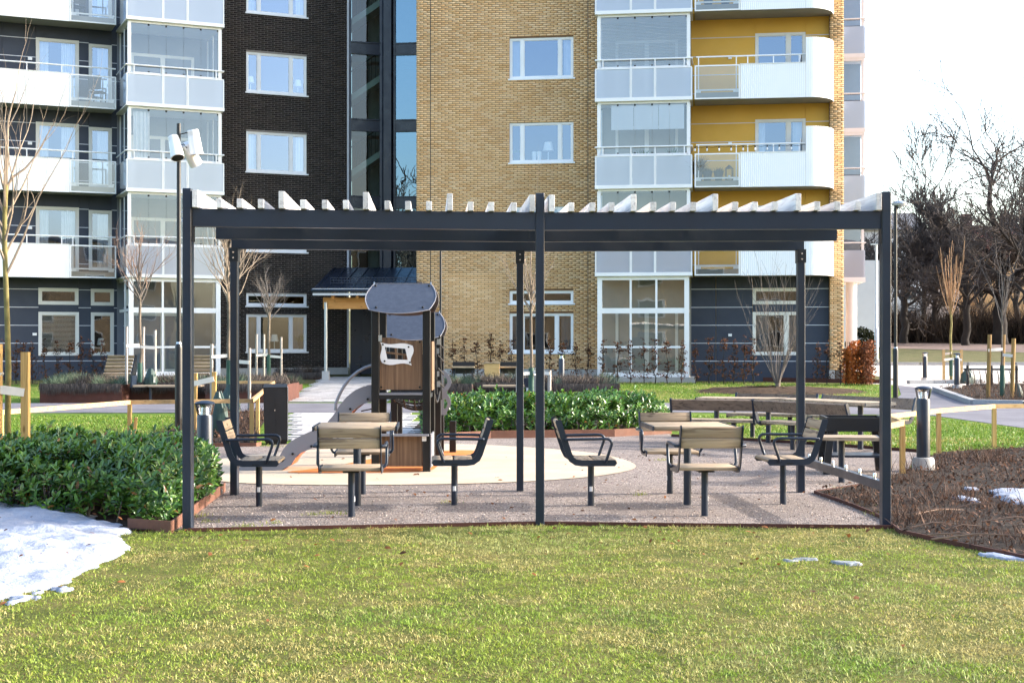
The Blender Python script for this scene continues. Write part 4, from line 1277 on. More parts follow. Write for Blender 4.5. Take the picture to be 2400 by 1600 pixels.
# rafters: every fourth one tall
raf = [(456, 1), (512, 0), (560.5, 0), (610, 0), (658.5, 1), (709, 0), (760, 0), (809, 0), (856, 1), (906.5, 0), (954.7, 0), (1004, 0), (1053, 1), (1101.5, 0), (1150, 0), (1203, 0), (1246, 1),
       (1292, 1), (1337.5, 0), (1387, 0), (1432, 0), (1483, 1), (1529.5, 0), (1575.7, 0), (1623.5, 0), (1674.5, 1), (1721.5, 0), (1767.6, 0), (1815, 0), (1869, 1), (1913.7, 0), (1961, 0), (2009.5, 0), (2058, 1)]
def beam_y(x):
    if x < fc_.x: t = (x - fl_.x) / (fc_.x - fl_.x); return fl_.y + (fc_.y - fl_.y) * t
    t = (x - fc_.x) / (fr_.x - fc_.x); return fc_.y + (fr_.y - fc_.y) * t
rng = random.Random(2)
dl = DV.normalized()
for px_, tall in raf:
    y = 11.55
    for _ in range(4):
        x = (px_ - CXP) / FPX * (y - .09); y = beam_y(x)
    h = .138 if tall else .072; w = .046
    L0, L1 = -.10, DV.length + .12
    mb = MB(); mb.box(-w/2, w/2, L0, L1, 0, h, .003)
    if px_ in (1246, 1292): mb = MB(); mb.box(-w/2, w/2, L0 + .01, L1, 0, h, .003)
    o = mb.build('rafter', M['rafter'], PG, loc=(x, y, ZT + .001 + rng.uniform(0, .002)), rz=math.atan2(-DV.x, DV.y) + rng.uniform(-.002, .002))
# low side rail with pegs between the right-hand posts
ra, rb = fr_ + Vector((-.0, .05, 0)), fr_ + DV
za, zb_ = .455, .50
mb = MB(); mb.bar((ra.x, ra.y, .335), (rb.x, rb.y - .04, .335), .06, .075); sr = mb.build('side_rail', M['steel'], PG)
for k in range(6):
    t = (k + .6) / 6.4; p = ra.lerp(rb, t)
    MB().lathe([(.014, 0), (.014, .04), (.012, .045)], 10, (p.x, p.y, .372)).build('peg', M['chrome'], sr, smooth=True)

# ================================================================== seats and tables
def rounded_slat(mb, x0, x1, y0, y1, z0, z1, r=.012):
    mb.box(x0, x1, y0, y1, z0, z1, r)
def arcpts(c, r, a0, a1, n=5):
    return [(c[0] + r * math.cos(a0 + (a1 - a0) * i / n), c[1] + r * math.sin(a0 + (a1 - a0) * i / n)) for i in range(n + 1)]

def side_frame_poly():
    """outline (x,z) of the flat steel side: seat run, bend, back run"""
    t = .028
    path = [(.19, .42), (-.14, .42)] + [(-.225 + .0, .46)] + [(-.325, .80)]
    # smooth the bend
    path = [(.19, .42), (-.11, .42)] + [(-.165, .428), (-.205, .455), (-.228, .50)] + [(-.325, .80)]
    L, Rr = [], []
    for i, p in enumerate(path):
        if i == 0: d = Vector(path[1]) - Vector(path[0])
        elif i == len(path) - 1: d = Vector(path[-1]) - Vector(path[-2])
        else: d = (Vector(path[i+1]) - Vector(path[i])).normalized() + (Vector(path[i]) - Vector(path[i-1])).normalized()
        d.normalize(); n = Vector((-d.y, d.x))
        L.append(tuple(Vector(p) + n * t)); Rr.append(tuple(Vector(p) - n * t))
    cap = [(-.335, .826)]
    return L + [(-.345, .815)] + Rr[::-1] + [(.212, .42)]

def make_chair():
    c = thing('swivel_armchair', 'x', 'chair', group='timber armchairs round the two square tables')
    W = .27
    for sg in (-1, 1):
        mb = MB(); y0 = sg * (W - .006); mb.prism(side_frame_poly(), y0 - .005, y0 + .005, 'y')
        mb.build('side_frame', M['steel'], c)
    # seat: two slats across, front nosing
    for x0, x1 in ((-.165, .005), (.017, .21)):
        mb = MB(); rounded_slat(mb, x0, x1, -W + .012, W - .012, .415, .448, .014); mb.build('seat_slat', M['wood_y'], c, smooth=True)
    # backrest slats, leaning with the frame
    for z0, z1 in ((.615, .705), (.708, .80)):
        bm = bmesh.new(); bmesh.ops.create_cube(bm, size=1); bmesh.ops.scale(bm, vec=(.036, 2 * W - .024, z1 - z0), verts=bm.verts)
        bmesh.ops.bevel(bm, geom=bm.edges[:], offset=.010, segments=2, affect='EDGES', profile=.5)
        zc = (z0 + z1) / 2; xc = -.228 - (zc - .50) * .323
        mb = MB(); mb.addbm(bm, Matrix.Translation((xc + .004, 0, zc)) @ Matrix.Rotation(-.313, 4, 'Y')); mb.build('backrest_slat', M['wood_y'], c, smooth=True)
    for sg in (-1, 1):
        yy = sg * (W + .03)
        pts = [(-.262, sg * W, .635), (-.25, yy, .636)] + [(-.18, yy, .638), (.08, yy, .642)]
        pts += [(.125, yy, .64), (.15, yy, .625), (.158, yy, .60), (.15, yy, .57)] + [(.112, yy, .46), (.105, sg * (W + .015), .435), (.10, sg * W, .428)]
        mb = MB(); mb.tube(pts, .0135, 10); mb.build('armrest', M['steel'], c, smooth=True)
    MB().lathe([(.03, -.05), (.03, .395)], 18).build('leg', M['steel'], c, smooth=True)
    mb = MB(); mb.box(-.085, .085, -.07, .07, .394, .404); mb.box(-.03, .03, -W, W, .404, .414); mb.build('seat_plate', M['steel_dk'], c)
    return c
proto = make_chair()
tabs = [Vector((-1.433, 13.16, 0)), Vector((1.63, 13.22, 0))]
AX = Vector((-.052, .9986, 0)); RX = Vector((.9986, .052, 0))
base_ang = math.atan2(AX.y, AX.x) - math.pi / 2
where = {'left': 'left hand table', 'right': 'right hand table'}
spots = []
for ti, tn in ((0, 'left'), (1, 'right')):
    c = tabs[ti]
    spots += [(c - RX * .9, 0, 'timber armchair on the far left of the %s, seen from its side' % where[tn] if ti == 0 else 'timber armchair just right of the middle pergola post, facing right'),
              (c + RX * .9, math.pi, 'timber armchair just left of the middle pergola post, facing left' if ti == 0 else 'timber armchair on the far right of the %s beside the pegged rail' % where[tn]),
              (c - AX * .86, math.pi / 2, 'timber armchair with its back to us in front of the %s' % where[tn]),
              (c + AX * 1.0, -math.pi / 2, 'timber armchair behind the %s, facing us' % where[tn])]
for i, (p, a, lab) in enumerate(spots):
    o = proto if i == 0 else copy_tree(proto)
    o.location = p; o.rotation_euler = (0, 0, a + base_ang); o['label'] = lab
    if i in (0, 1):
        s = MB(); q = 9
        for k in range(q):
            t0 = -.5 + k / q; t1 = -.5 + (k + 1) / q
            for pz in (0,):
                aa = -math.pi/2 - (a + base_ang)
                s.quad(*[(.0308 * math.cos(aa + t), .0308 * math.sin(aa + t), z) for t, z in ((t0, .14), (t1, .14), (t1, .185), (t0, .185))])
        s.build('sticker', M['white'], o, fixn=False)

def make_table():
    t = thing('square_table', 'x', 'table', group='square timber tables')
    w = .375
    for k in range(4):
        y0 = -w + k * .1875; mb = MB(); mb.box(-w + .012, w - .012, y0 + .003, y0 + .1845, .722, .758, .010)
        mb.build('table_board', M['wood_x'], t, smooth=True)
    for sg in (-1, 1):
        mb = MB(); mb.box(sg * w - .008, sg * w + .008, -w, w, .716, .760, .004); mb.build('end_strip', M['steel'], t)
    MB().lathe([(.036, -.05), (.036, .71)], 18).build('leg', M['steel'], t, smooth=True)
    mb = MB(); mb.box(-.3, .3, -.03, .03, .705, .7215); mb.box(-.03, .03, -.3, .3, .700, .7049); mb.build('under_frame', M['steel_dk'], t)
    return t
tb = make_table(); tb.location = tabs[0]; tb.rotation_euler = (0, 0, base_ang); tb['label'] = 'square timber table left of the middle pergola post'
t2 = copy_tree(tb); t2.location = tabs[1]; t2['label'] = 'square timber table right of the middle pergola post'

# ---------------- long table with two backed benches on the far side of the court
def bench(name, pts, label, facing, scale=.9):
    """bench of two straight lengths with backrest; facing +1 seats towards +normal"""
    root = thing(name, label, 'bench', group='long backed benches')
    for a, b in zip(pts[:-1], pts[1:]):
        a = Vector(a); b = Vector(b); d = (b - a).normalized(); n = Vector((-d.y, d.x)) * facing
        ang = math.atan2(d.y, d.x); L = (b - a).length
        def loc(u, v): p = a + d * u + n * v; return (p.x, p.y)
        for v0 in (.06, .255):
            mb = MB(); p, q = loc(.02, v0 + .09), loc(L - .02, v0 + .09)
            mb.bar((p[0], p[1], .385), (q[0], q[1], .385), .185, .04); mb.build('seat_board', M['wood_x'], root)
        mb = MB(); p, q = loc(.02, -.07), loc(L - .02, -.07)
        upv = Vector((-n.x * .3, -n.y * .3, 1))
        mb.bar((p[0], p[1], .62), (q[0], q[1], .62), .04, .16, upv); mb.build('backrest_board', M['wood_shaded'], root)
        for u in (.03, L - .03):
            mb = MB(); P0 = loc(u, .42); P1 = loc(u, .05); P2 = loc(u, -.0); P3 = loc(u, -.10)
            for s, e in ((P0 + (.36,), P1 + (.36,)), (P1 + (.36,), P2 + (.40,)), (P2 + (.40,), P3 + (.71,))): mb.bar(s, e, .03, .05)
            mb.build('end_bracket', M['steel'], root)
        for u in (L * .28, L * .72):
            x, y = loc(u, .22); MB().lathe([(.038, -.05), (.038, .36)], 14, (x, y, 0)).build('leg', M['steel'], root, smooth=True)
            mb = MB(); mb.box(x - .12, x + .12, y - .1, y + .1, .355, .364); mb.build('seat_plate', M['steel_dk'], root)
    return root
f1, f2, f3 = XY(1570, 20.75), XY(1772, 20.4), XY(1999, 18.9)
bench('long_bench', [f1, f2, f3], 'long backed bench with its back towards us at the far table', 1)
b1, b2, b3 = XY(1718, 23.0), XY(1917, 22.4), XY(2140, 20.7)
bench('long_bench', [b1, b2, b3], 'long backed bench beyond the far table, facing us', -1)
lt = thing('long_table', 'long bent timber table between the two backed benches', 'table')
for a, b in ((XY(1640, 21.9), XY(1842, 21.45)), (XY(1842, 21.45), XY(2064, 19.85))):
    a = Vector(a); b = Vector(b); d = (b - a).normalized(); n = Vector((-d.y, d.x)); L = (b - a).length
    for k in range(3):
        v = (k - 1) * .2; p = a + d * .01 + n * v; q = b - d * .01 + n * v
        mb = MB(); mb.bar((p.x, p.y, .665), (q.x, q.y, .665), .19, .04); mb.build('table_board', M['wood_x'], lt)
    for pt in (a, b):
        mb = MB(); p = pt - n * .3; q = pt + n * .3; mb.bar((p.x, p.y, .663), (q.x, q.y, .663), .016, .046); mb.build('end_strip', M['steel'], lt)
    for u in (L * .2, L * .8):
        p = a + d * u; MB().lathe([(.04, -.05), (.04, .645)], 14, (p.x, p.y, 0)).build('leg', M['steel'], lt, smooth=True)

# ---------------- low plank seat and dark trough at the right
seat = thing('low_plank_seat', 'low plank seat on one leg in front of the dark trough', 'seat')
cx, cy = XY(1968, 15.35)
aa, bb = Vector((cx - .36, cy + .06)), Vector((cx + .40, cy - .06))
dd = (bb - aa).normalized(); nn = Vector((-dd.y, dd.x))
for k in range(3):
    v = (k - 1) * .15; p = aa + nn * v; q = bb + nn * v
    mb = MB(); mb.bar((p.x, p.y, .49), (q.x, q.y, .49), .145, .036); mb.build('seat_board', M['wood_x'], seat)
for pt in (aa, bb):
    mb = MB(); p = pt - nn * .23; q = pt + nn * .23; mb.bar((p.x, p.y, .488), (q.x, q.y, .488), .014, .045); mb.build('end_strip', M['steel'], seat)
MB().lathe([(.034, -.05), (.034, .472)], 16, (cx + .02, cy, 0)).build('leg', M['steel'], seat, smooth=True)
tr = thing('trough_table', 'black steel trough on splayed legs with a lower shelf', 'trough', (*XY(1996, 16.55), 0), -.08)
mb = MB(); a, b, y0, y1, z0, z1, t = -.33, .36, -.3, .3, .50, .66, .03
mb.box(a, b, y0, y0 + t, z0, z1); mb.box(a, b, y1 - t, y1, z0, z1); mb.box(a, a + t, y0 + t, y1 - t, z0, z1); mb.box(b - t, b, y0 + t, y1 - t, z0, z1); mb.box(a + t, b - t, y0 + t, y1 - t, z0, z0 + .03)
mb.build('trough', M['steel_dk'], tr)
MB().box(a + .04, b - .04, y0 + .04, y1 - .04, z0 + .05, z0 + .10).build('soil_fill', M['soil'], tr)
for sx in (-1, 1):
    for sy in (-1, 1):
        mb = MB(); mb.bar((.015 + sx * .29, sy * .24, z0), (.015 + sx * .345, sy * .27, 0.0), .075, .05); mb.build('leg', M['steel_dk'], tr)
MB().box(-.29, .32, -.25, .25, .2, .225).build('shelf', M['steel'], tr)
# ================================================================== play tower with slide
TY = 16.6
PT = thing('play_tower', 'toddler play tower with grey curved roofs, brown panels and a slide', 'play tower')
def tx(px, y=TY): return (px - CXP) / FPX * y
def tz(py, y=TY): return CAM_H - (py - HZN) / FPX * y
def tpost(x, y, z1, w=.09):
    return MB().box(x - w/2, x + w/2, y - w/2, y + w/2, -.05, z1, .008).build('post', M['black'], PT)
xa, xb = tx(880), tx(1000)            # front pair of posts
yb = TY + .95
zr = 1.89
for x in (xa, xb): tpost(x, TY, zr)
for x in (xa + .0, xb + .0): tpost(x, yb, zr)
yc = yb + 1.25; yd = yc + .8
xc, xd = tx(924, yc), tx(1026, yc)
for x, y in ((xc, yc), (xd, yc), (xc, yd), (xd, yd)): tpost(x, y, 1.60)
tpost(tx(1062, yd), yd - .1, .45)
def outline_roof(cx, z0, z1, w0, w1, n=10):
    """rounded barrel-like board (x,z)"""
    pts = []
    # bottom edge sagging
    for i in range(n + 1):
        t = i / n; x = cx - w0/2 + w0 * t; pts.append((x, z0 + .045 * (2 * t - 1) ** 2 - .0))
    for i in range(1, n):
        t = i / n; pts.append((cx + w0/2 + (w1/2 - w0/2) * t + .07 * math.sin(math.pi * t), z0 + .045 + (z1 - z0 - .045) * t))
    pts.append((cx + w1/2, z1)); pts.append((cx - w1/2, z1))
    for i in range(n - 1, 0, -1):
        t = i / n; pts.append((cx - w0/2 - (w1/2 - w0/2) * t - .07 * math.sin(math.pi * t), z0 + .045 + (z1 - z0 - .045) * t))
    return pts
def roof(cx, yf, yk, z0, z1, w0, w1):
    """two boards leaning together to a ridge"""
    ym = (yf + yk) / 2
    for (ya, s) in ((yf, 1), (yk, -1)):
        poly = outline_roof(cx, z0, z1, w0, w1)
        mb = MB(); k = len(poly)
        for lay in (0, 1):
            for (x, z) in poly:
                t = (z - z0) / (z1 - z0); y = ya + (ym - s * .02 - ya) * t + lay * .016 * s
                mb.v.append((x, y, z + lay * .004))
        mb.f.append(tuple(range(k))); mb.f.append(tuple(range(2*k - 1, k - 1, -1)))
        for i in range(k): j = (i + 1) % k; mb.f.append((i, k + i, k + j, j))
        r = mb.build('roof_board', M['hpl_grey'], PT)
        ed = MB(); ring = [((x), ya + (ym - s * .02 - ya) * ((z - z0) / (z1 - z0)) - .003 * s, z) for x, z in poly]
        ed.tube(ring + [ring[0]], .0055, 5); ed.build('edge_trim', M['slide'], r)
        if s == 1:
            b = MB()
            for (x, t) in ((cx - w1 * .40, .2), (cx + w1 * .40, .2), (cx - w1 * .47, .93), (cx + w1 * .47, .93)):
                y = ya + (ym - .02 - ya) * t; z = z0 + (z1 - z0) * t
                b.tube([(x, y - .004, z), (x, y - .022, z - .004)], [.016, .011], 10)
            b.build('bolts', M['black'], r, smooth=True)
            b = MB()
            for x in (cx - w1 * .5, cx + w1 * .5): b.bar((x, ym - .05, z1 - .07), (x, ym - .02, z1 + .02), .012, .012)
            b.build('ridge_clips', M['galv'], r)
c1 = tx(935, TY - .1)
roof(c1, TY - .15, yb + .15, tz(735), tz(661), .70, .68)
c2 = (xc + xd) / 2 - .05
roof(c2, yc - .15, yd + .15, tz(797, yc), tz(731, yc), .74, .68)
# front panel with the wavy top and the window
pz0, pz1 = tz(913), tz(795)
x0, x1 = xa + .05, xb - .05
top = []
for i in range(13):
    t = i / 12; top.append((x0 + (x1 - x0) * t, pz1 + .022 * math.cos(t * 5.2 - .9)))
wx, wz, ww, wh = tx(927), tz(828), .125, .075
hole = [(wx - ww + .0, wz + wh), (wx + ww - .01, wz + wh - .02), (wx + ww + .02, wz - wh - .0), (wx - ww + .03, wz - wh + .01)]
def holed_panel(outer, inner, y0, y1):
    """panel with one opening: outer outline and inner outline bridged by triangulation"""
    bm = bmesh.new()
    vo = [bm.verts.new((x, y0, z)) for x, z in outer]; vi = [bm.verts.new((x, y0, z)) for x, z in inner]
    eo = [bm.edges.new((vo[i], vo[(i + 1) % len(vo)])) for i in range(len(vo))]
    ei = [bm.edges.new((vi[i], vi[(i + 1) % len(vi)])) for i in range(len(vi))]
    bmesh.ops.triangle_fill(bm, edges=eo + ei, use_beauty=True)
    g = bmesh.ops.extrude_face_region(bm, geom=bm.faces[:])
    bmesh.ops.translate(bm, vec=(0, y1 - y0, 0), verts=[v for v in g['geom'] if isinstance(v, bmesh.types.BMVert)])
    bmesh.ops.recalc_face_normals(bm, faces=bm.faces)
    return bm
mb = MB(); mb.addbm(holed_panel([(x0, pz0), (x1, pz0)] + top[::-1], hole, TY - .01, TY + .006)); pn = mb.build('front_panel', M['hpl_wood'], PT)
def wavy_frame(o):
    out = []
    cs = [(wx - ww - .055 + o, wz + wh + .06 - o), (wx + ww + .075 - o, wz + wh + .015 - o), (wx + ww + .065 - o, wz - wh - .065 + o), (wx - ww - .03 + o, wz - wh - .035 + o)]
    for i in range(4):
        a = Vector(cs[i]); b = Vector(cs[(i + 1) % 4]); d = (b - a); n = Vector((-d.y, d.x)).normalized()
        for k in range(8):
            t = k / 8; out.append(tuple(a + d * t + n * (.016 * math.sin(2 * math.pi * t) * (-1 if i % 2 else 1) * -1)))
    return out
mb = MB(); mb.addbm(holed_panel(wavy_frame(0), [tuple(p) for p in hole], TY - .026, TY - .0105)); wf = mb.build('window_surround', M['white'], pn)
mb = MB()
for x, z in ((wx - ww - .02, wz + wh + .028), (wx + ww + .03, wz + wh - .0), (wx + ww + .045, wz - wh - .03), (wx - ww + .0, wz - wh - .015)): mb.tube([(x, TY - .026, z), (x, TY - .036, z)], .011, 10)
for x, z in ((x0 + .02, pz1 - .02), (x1 - .03, pz1 - .03), (x0 + .02, pz0 + .03), (x1 - .03, pz0 + .03)): mb.tube([(x, TY - .01, z), (x, TY - .022, z)], .012, 10)
mb.build('bolts', M['black'], pn, smooth=True)
mb = MB(); mb.bar((wx - .0, TY - .002, wz + wh), (wx + .012, TY - .002, wz - wh), .022, .01, (0, 1, 0)); mb.bar((wx - ww, TY - .001, wz + .012), (wx + ww, TY - .001, wz - .016), .01, .022); mb.build('window_cross', M['hpl_wood'], pn)
# floor, lower counter panel, side panels
fz_ = tz(925)
mb = MB(); mb.box(xa - .02, xb + .02, TY - .04, yb + .04, fz_ - .05, fz_ - .0); mb.build('deck', M['steel_dk'], PT)
mb = MB(); mb.box(xa + .05, xb - .05, TY - .05, TY - .03, fz_ - .0, fz_ + .022); mb.build('deck_edge', M['slide'], PT)
lx0, lx1, lz0, lz1 = tx(888), tx(990), tz(1093), tz(1020)
MB().box(lx0, lx1, TY + .02, TY + .035, lz0, lz1).build('counter_panel', M['hpl_wood'], PT)
MB().box(lx0 - .02, lx1 + .08, TY - .16, TY + .06, lz1, lz1 + .018).build('counter_top', M['slide'], PT)
MB().box(lx1 + .0, lx1 + .05, TY - .07, TY - .055, lz1 - .06, lz1 - .003).build('bracket', M['white'], PT)
mb = MB(); mb.box(xb + .046, xb + .062, TY + .0, yb - .45, tz(915), tz(800)); mb.build('side_panel', M['hpl_wood'], PT)
mb = MB(); mb.box(xb + .046, xb + .062, TY - .1, yb - .5, lz0, lz1 + .02); mb.build('side_panel', M['slide'], PT)
# back panel of the rear tower
MB().box(xc + .06, xd - .06, yd, yd + .016, tz(915, yd), tz(830, yd)).build('back_panel', M['hpl_wood'], PT)
MB().box(xc - .02, xd + .02, yc - .04, yd + .04, fz_ - .05, fz_).build('deck', M['steel_dk'], PT)
# rope bridge between the decks
rp = MB(); nx = 5
for i in range(nx):
    x = xa + .12 + (xb + .02 - xa - .1) * i / (nx - 1)
    pts = []
    for k in range(13):
        t = k / 12; y = yb + (yc - yb) * t
        pts.append((x, y, fz_ - .02 - .23 * (1 - (2*t - 1) ** 2) * (1 - .45 * (2 * i / (nx - 1) - 1) ** 2)))
    rp.tube(pts, .012, 6)
for k in range(1, 12):
    t = k / 12; y = yb + (yc - yb) * t; pts = []
    for i in range(9):
        u = i / 8; x = xa + .12 + (xb + .02 - xa - .1) * u
        pts.append((x, y, fz_ - .02 - .23 * (1 - (2*t - 1) ** 2) * (1 - .45 * (2 * u - 1) ** 2)))
    rp.tube(pts, .012, 6)
rp.build('rope_bridge', M['rope'], PT, smooth=True)
# chain ladder side with rope and steel joints, foot/hand hold board
hb = [(0, .0)]
bz0, bz1 = tz(972, yc + .3), tz(868, yc + .3)
def hold_outline():
    """number-eight shaped climbing board (x,z)"""
    pts = [(-.06, bz0), (.05, bz0 + .0)]
    for i in range(9): t = i / 8; pts.append((.06 + .055 * math.sin(math.pi * t), bz0 + .04 + t * ((bz1 - bz0) * .5 - .05)))
    for i in range(9): t = i / 8; pts.append((.06 + .06 * math.sin(math.pi * t), bz0 + (bz1 - bz0) * .5 + .02 + t * ((bz1 - bz0) * .5 - .05)))
    pts += [(.03, bz1), (-.06, bz1)]
    return pts
hx = tx(1037, yc + .3)
bm = bmesh.new()
outer = [(hx + p[0], p[1]) for p in hold_outline()]
def slot(cx, cz, w, h, n=12): return [(cx + w * math.cos(2*math.pi*i/n) - .018 * (math.sin(2*math.pi*i/n) ** 2), cz + h * math.sin(2*math.pi*i/n)) for i in range(n)]
def two_hole(outer, inners, y0, y1):
    bm = bmesh.new(); E = []
    for ol in [outer] + inners:
        vs = [bm.verts.new((x, y0, z)) for x, z in ol]
        E += [bm.edges.new((vs[i], vs[(i + 1) % len(vs)])) for i in range(len(vs))]
    bmesh.ops.triangle_fill(bm, edges=E, use_beauty=True)
    g = bmesh.ops.extrude_face_region(bm, geom=bm.faces[:])
    bmesh.ops.translate(bm, vec=(0, y1 - y0, 0), verts=[v for v in g['geom'] if isinstance(v, bmesh.types.BMVert)])
    bmesh.ops.recalc_face_normals(bm, faces=bm.faces); return bm
mb = MB(); hz = bz0 + (bz1 - bz0) * .25; mb.addbm(two_hole(outer, [slot(hx + .04, hz, .028, .07), slot(hx + .04, hz + (bz1 - bz0) * .5, .028, .07)], yc + .29, yc + .31)); mb.build('hand_hold_board', M['slide'], PT)
mb = MB()
for k in range(4):
    z = fz_ + .62 - k * .16; mb.tube([(xb + .08, yb - .02, z), (xb + .14, yb + .3, z - .09), (xd + .02, yc, z - .03)], .010, 6)
mb.tube([(xb + .1, yb + .05, fz_ + .7), (xb + .12, yb + .2, fz_ - .1)], .010, 6); mb.tube([(xd - .02, yc - .1, fz_ + .6), (xd, yc - .15, fz_ - .15)], .010, 6)
mb.build('rope_net', M['rope'], PT, smooth=True)
for x, y, z in ((xb + .09, yb - .02, fz_ + .62), (xd - .0, yc - .06, fz_ + .5), (xd - .0, yc - .06, fz_ + .2), (xb + .09, yb - .02, fz_ + .1), (xa + .06, TY - .052, fz_ + .66), (xb - .03, TY - .055, lz1 - .03)):
    MB().box(x - .02, x + .02, y - .01, y + .01, z - .035, z + .035).build('rope_clamp', M['galv'], PT)

# slide: two side boards, orange chute, grab hoop
sy0, sy1 = TY + .12, TY + .62
sl_top = [(873, 903), (850, 906), (826, 918), (800, 938), (782, 962), (768, 985), (752, 998), (722, 1012), (692, 1028), (664, 1052), (648, 1078), (630, 1093), (600, 1096), (570, 1088), (558, 1091), (553, 1104)]
sl_bot = [(553, 1107), (600, 1108), (645, 1107), (672, 1096), (690, 1080), (700, 1065), (720, 1056), (748, 1045), (780, 1020), (806, 990), (826, 965), (848, 948), (873, 941)]
sl_top = [(873, 903), (852, 905), (832, 914), (812, 930), (797, 948), (783, 970), (768, 988), (750, 1000), (722, 1013), (694, 1026), (676, 1038), (664, 1052), (655, 1068), (640, 1080), (616, 1087), (590, 1090), (568, 1090), (556, 1097)]
sl_bot = [(560, 1107), (600, 1108), (640, 1107), (662, 1100), (684, 1086), (696, 1068), (707, 1060), (740, 1046), (765, 1034), (790, 1008), (812, 980), (828, 962), (846, 948), (873, 940)]
poly = [(tx(a, sy0), tz(b, sy0)) for a, b in sl_top] + [(tx(a, sy0), tz(b, sy0)) for a, b in sl_bot]
sd = None
for ys in (sy0, sy1):
    mb = MB(); mb.prism(poly, ys, ys + .018, 'y'); s_ = mb.build('slide_side', M['slide'], PT)
    if ys == sy0:
        b = MB()
        for a, c in ((862, 935), (821, 958), (730, 1045), (686, 1063), (650, 1087), (580, 1104)): b.tube([(tx(a, sy0), sy0 - .002, tz(c, sy0)), (tx(a, sy0), sy0 - .018, tz(c, sy0))], .014 if a > 600 else .007, 10)
        b.build('bolts', M['black'], s_, smooth=True)
chute = [(873, 930), (848, 937), (828, 950), (808, 974), (784, 1003), (764, 1026), (738, 1040), (704, 1056), (692, 1068), (682, 1084), (662, 1096), (630, 1100), (570, 1102)]
mb = MB()
for (a, b), (c, d) in zip(chute[:-1], chute[1:]):
    p = (tx(a, sy0), tz(b, sy0)); q = (tx(c, sy0), tz(d, sy0))
    mb.quad((p[0], sy0 + .018, p[1]), (q[0], sy0 + .018, q[1]), (q[0], sy1, q[1]), (p[0], sy1, p[1]))
    mb.quad((p[0], sy0 + .018, p[1] - .03), (q[0], sy0 + .018, q[1] - .03), (q[0], sy1, q[1] - .03), (p[0], sy1, p[1] - .03))
mb.build('slide_chute', M['orange'], PT, fixn=False)
hoop = [(786, 962), (787, 945), (795, 925), (806, 905), (820, 886), (838, 871), (856, 861), (872, 856)]
for ys in (sy0 + .01,):
    mb = MB(); mb.tube([(tx(a, sy0), ys, tz(b, sy0)) for a, b in hoop], .019, 10); mb.build('grab_hoop', M['slide'], PT, smooth=True)
mb = MB(); mb.tube([(tx(872), TY + .1, tz(870)), (tx(872), TY + .1, tz(990))], .008, 6); mb.tube([(tx(873), TY + .3, tz(959)), (tx(840), TY + .3, tz(966))], .008, 6); mb.build('safety_rope', M['rope'], PT, smooth=True)
# ================================================================== numpy noise and foliage helpers
def vnoise(x, y, seed=0):
    """smooth value noise on a unit lattice"""
    xi = np.floor(x).astype(np.int64); yi = np.floor(y).astype(np.int64)
    fx = x - xi; fy = y - yi
    fx = fx * fx * (3 - 2 * fx); fy = fy * fy * (3 - 2 * fy)
    def h(a, b):
        n = (a * 374761393 + b * 668265263 + seed * 974711) & 0x7fffffff
        n = ((n ^ (n >> 13)) * 1274126177) & 0x7fffffff
        return (n & 0xffff) / 65535.0
    return (h(xi, yi) * (1 - fx) + h(xi + 1, yi) * fx) * (1 - fy) + (h(xi, yi + 1) * (1 - fx) + h(xi + 1, yi + 1) * fx) * fy
def fbm(x, y, seed=0, oct=3):
    s = 0; a = .5
    for i in range(oct): s = s + a * vnoise(x * 2 ** i, y * 2 ** i, seed + i); a *= .5
    return s / (1 - .5 ** oct)

def pts_in(poly, x, y):
    c = np.zeros(len(x), dtype=bool); n = len(poly); j = n - 1
    for i in range(n):
        xi, yi = poly[i]; xj, yj = poly[j]
        if yi != yj:
            m = ((yi > y) != (yj > y)) & (x < (xj - xi) * (y - yi) / (yj - yi) + xi)
            c ^= m
        j = i
    return c

def blades(name, X, Y, Z, H, W, lean, cols, seed=0, mat='blade', droop=.35, dirs=None):
    """curved three-triangle blades rooted at X,Y,Z"""
    rng = np.random.default_rng(seed); n = len(X)
    a = rng.uniform(0, 2 * np.pi, n); ca, sa = np.cos(a), np.sin(a)
    b = rng.uniform(0, 2 * np.pi, n) if dirs is None else dirs + rng.normal(0, .7, n); l = lean * (0.35 + rng.random(n))
    dx, dy = np.cos(b) * l, np.sin(b) * l
    V = np.zeros((n, 5, 3), dtype=np.float32)
    zz = np.sqrt(np.maximum(0.05, 1 - np.minimum(l, .97) ** 2))
    for i, (t, s) in enumerate(((0, -1), (0, 1), (.55, -.75), (.55, .75), (1.0, 0))):
        bend = t + droop * t * t * 0
        V[:, i, 0] = X + ca * W * .5 * s + dx * H * t * (0.6 + .4 * t)
        V[:, i, 1] = Y + sa * W * .5 * s + dy * H * t * (0.6 + .4 * t)
        V[:, i, 2] = Z + H * zz * t * (1 - droop * t * l)
    F0 = np.array([(0, 1, 3), (0, 3, 2), (2, 3, 4)], dtype=np.int32)
    F = (F0[None] + (np.arange(n) * 5)[:, None, None]).reshape(-1, 3)
    C = np.repeat(cols[:, None, :], 5, axis=1).reshape(-1, 3)
    return link(name, np_mesh(name, V.reshape(-1, 3), F, True, C), M[mat])

def mixcol(a, b, t): return np.asarray(a)[None] * (1 - t[:, None]) + np.asarray(b)[None] * t[:, None]

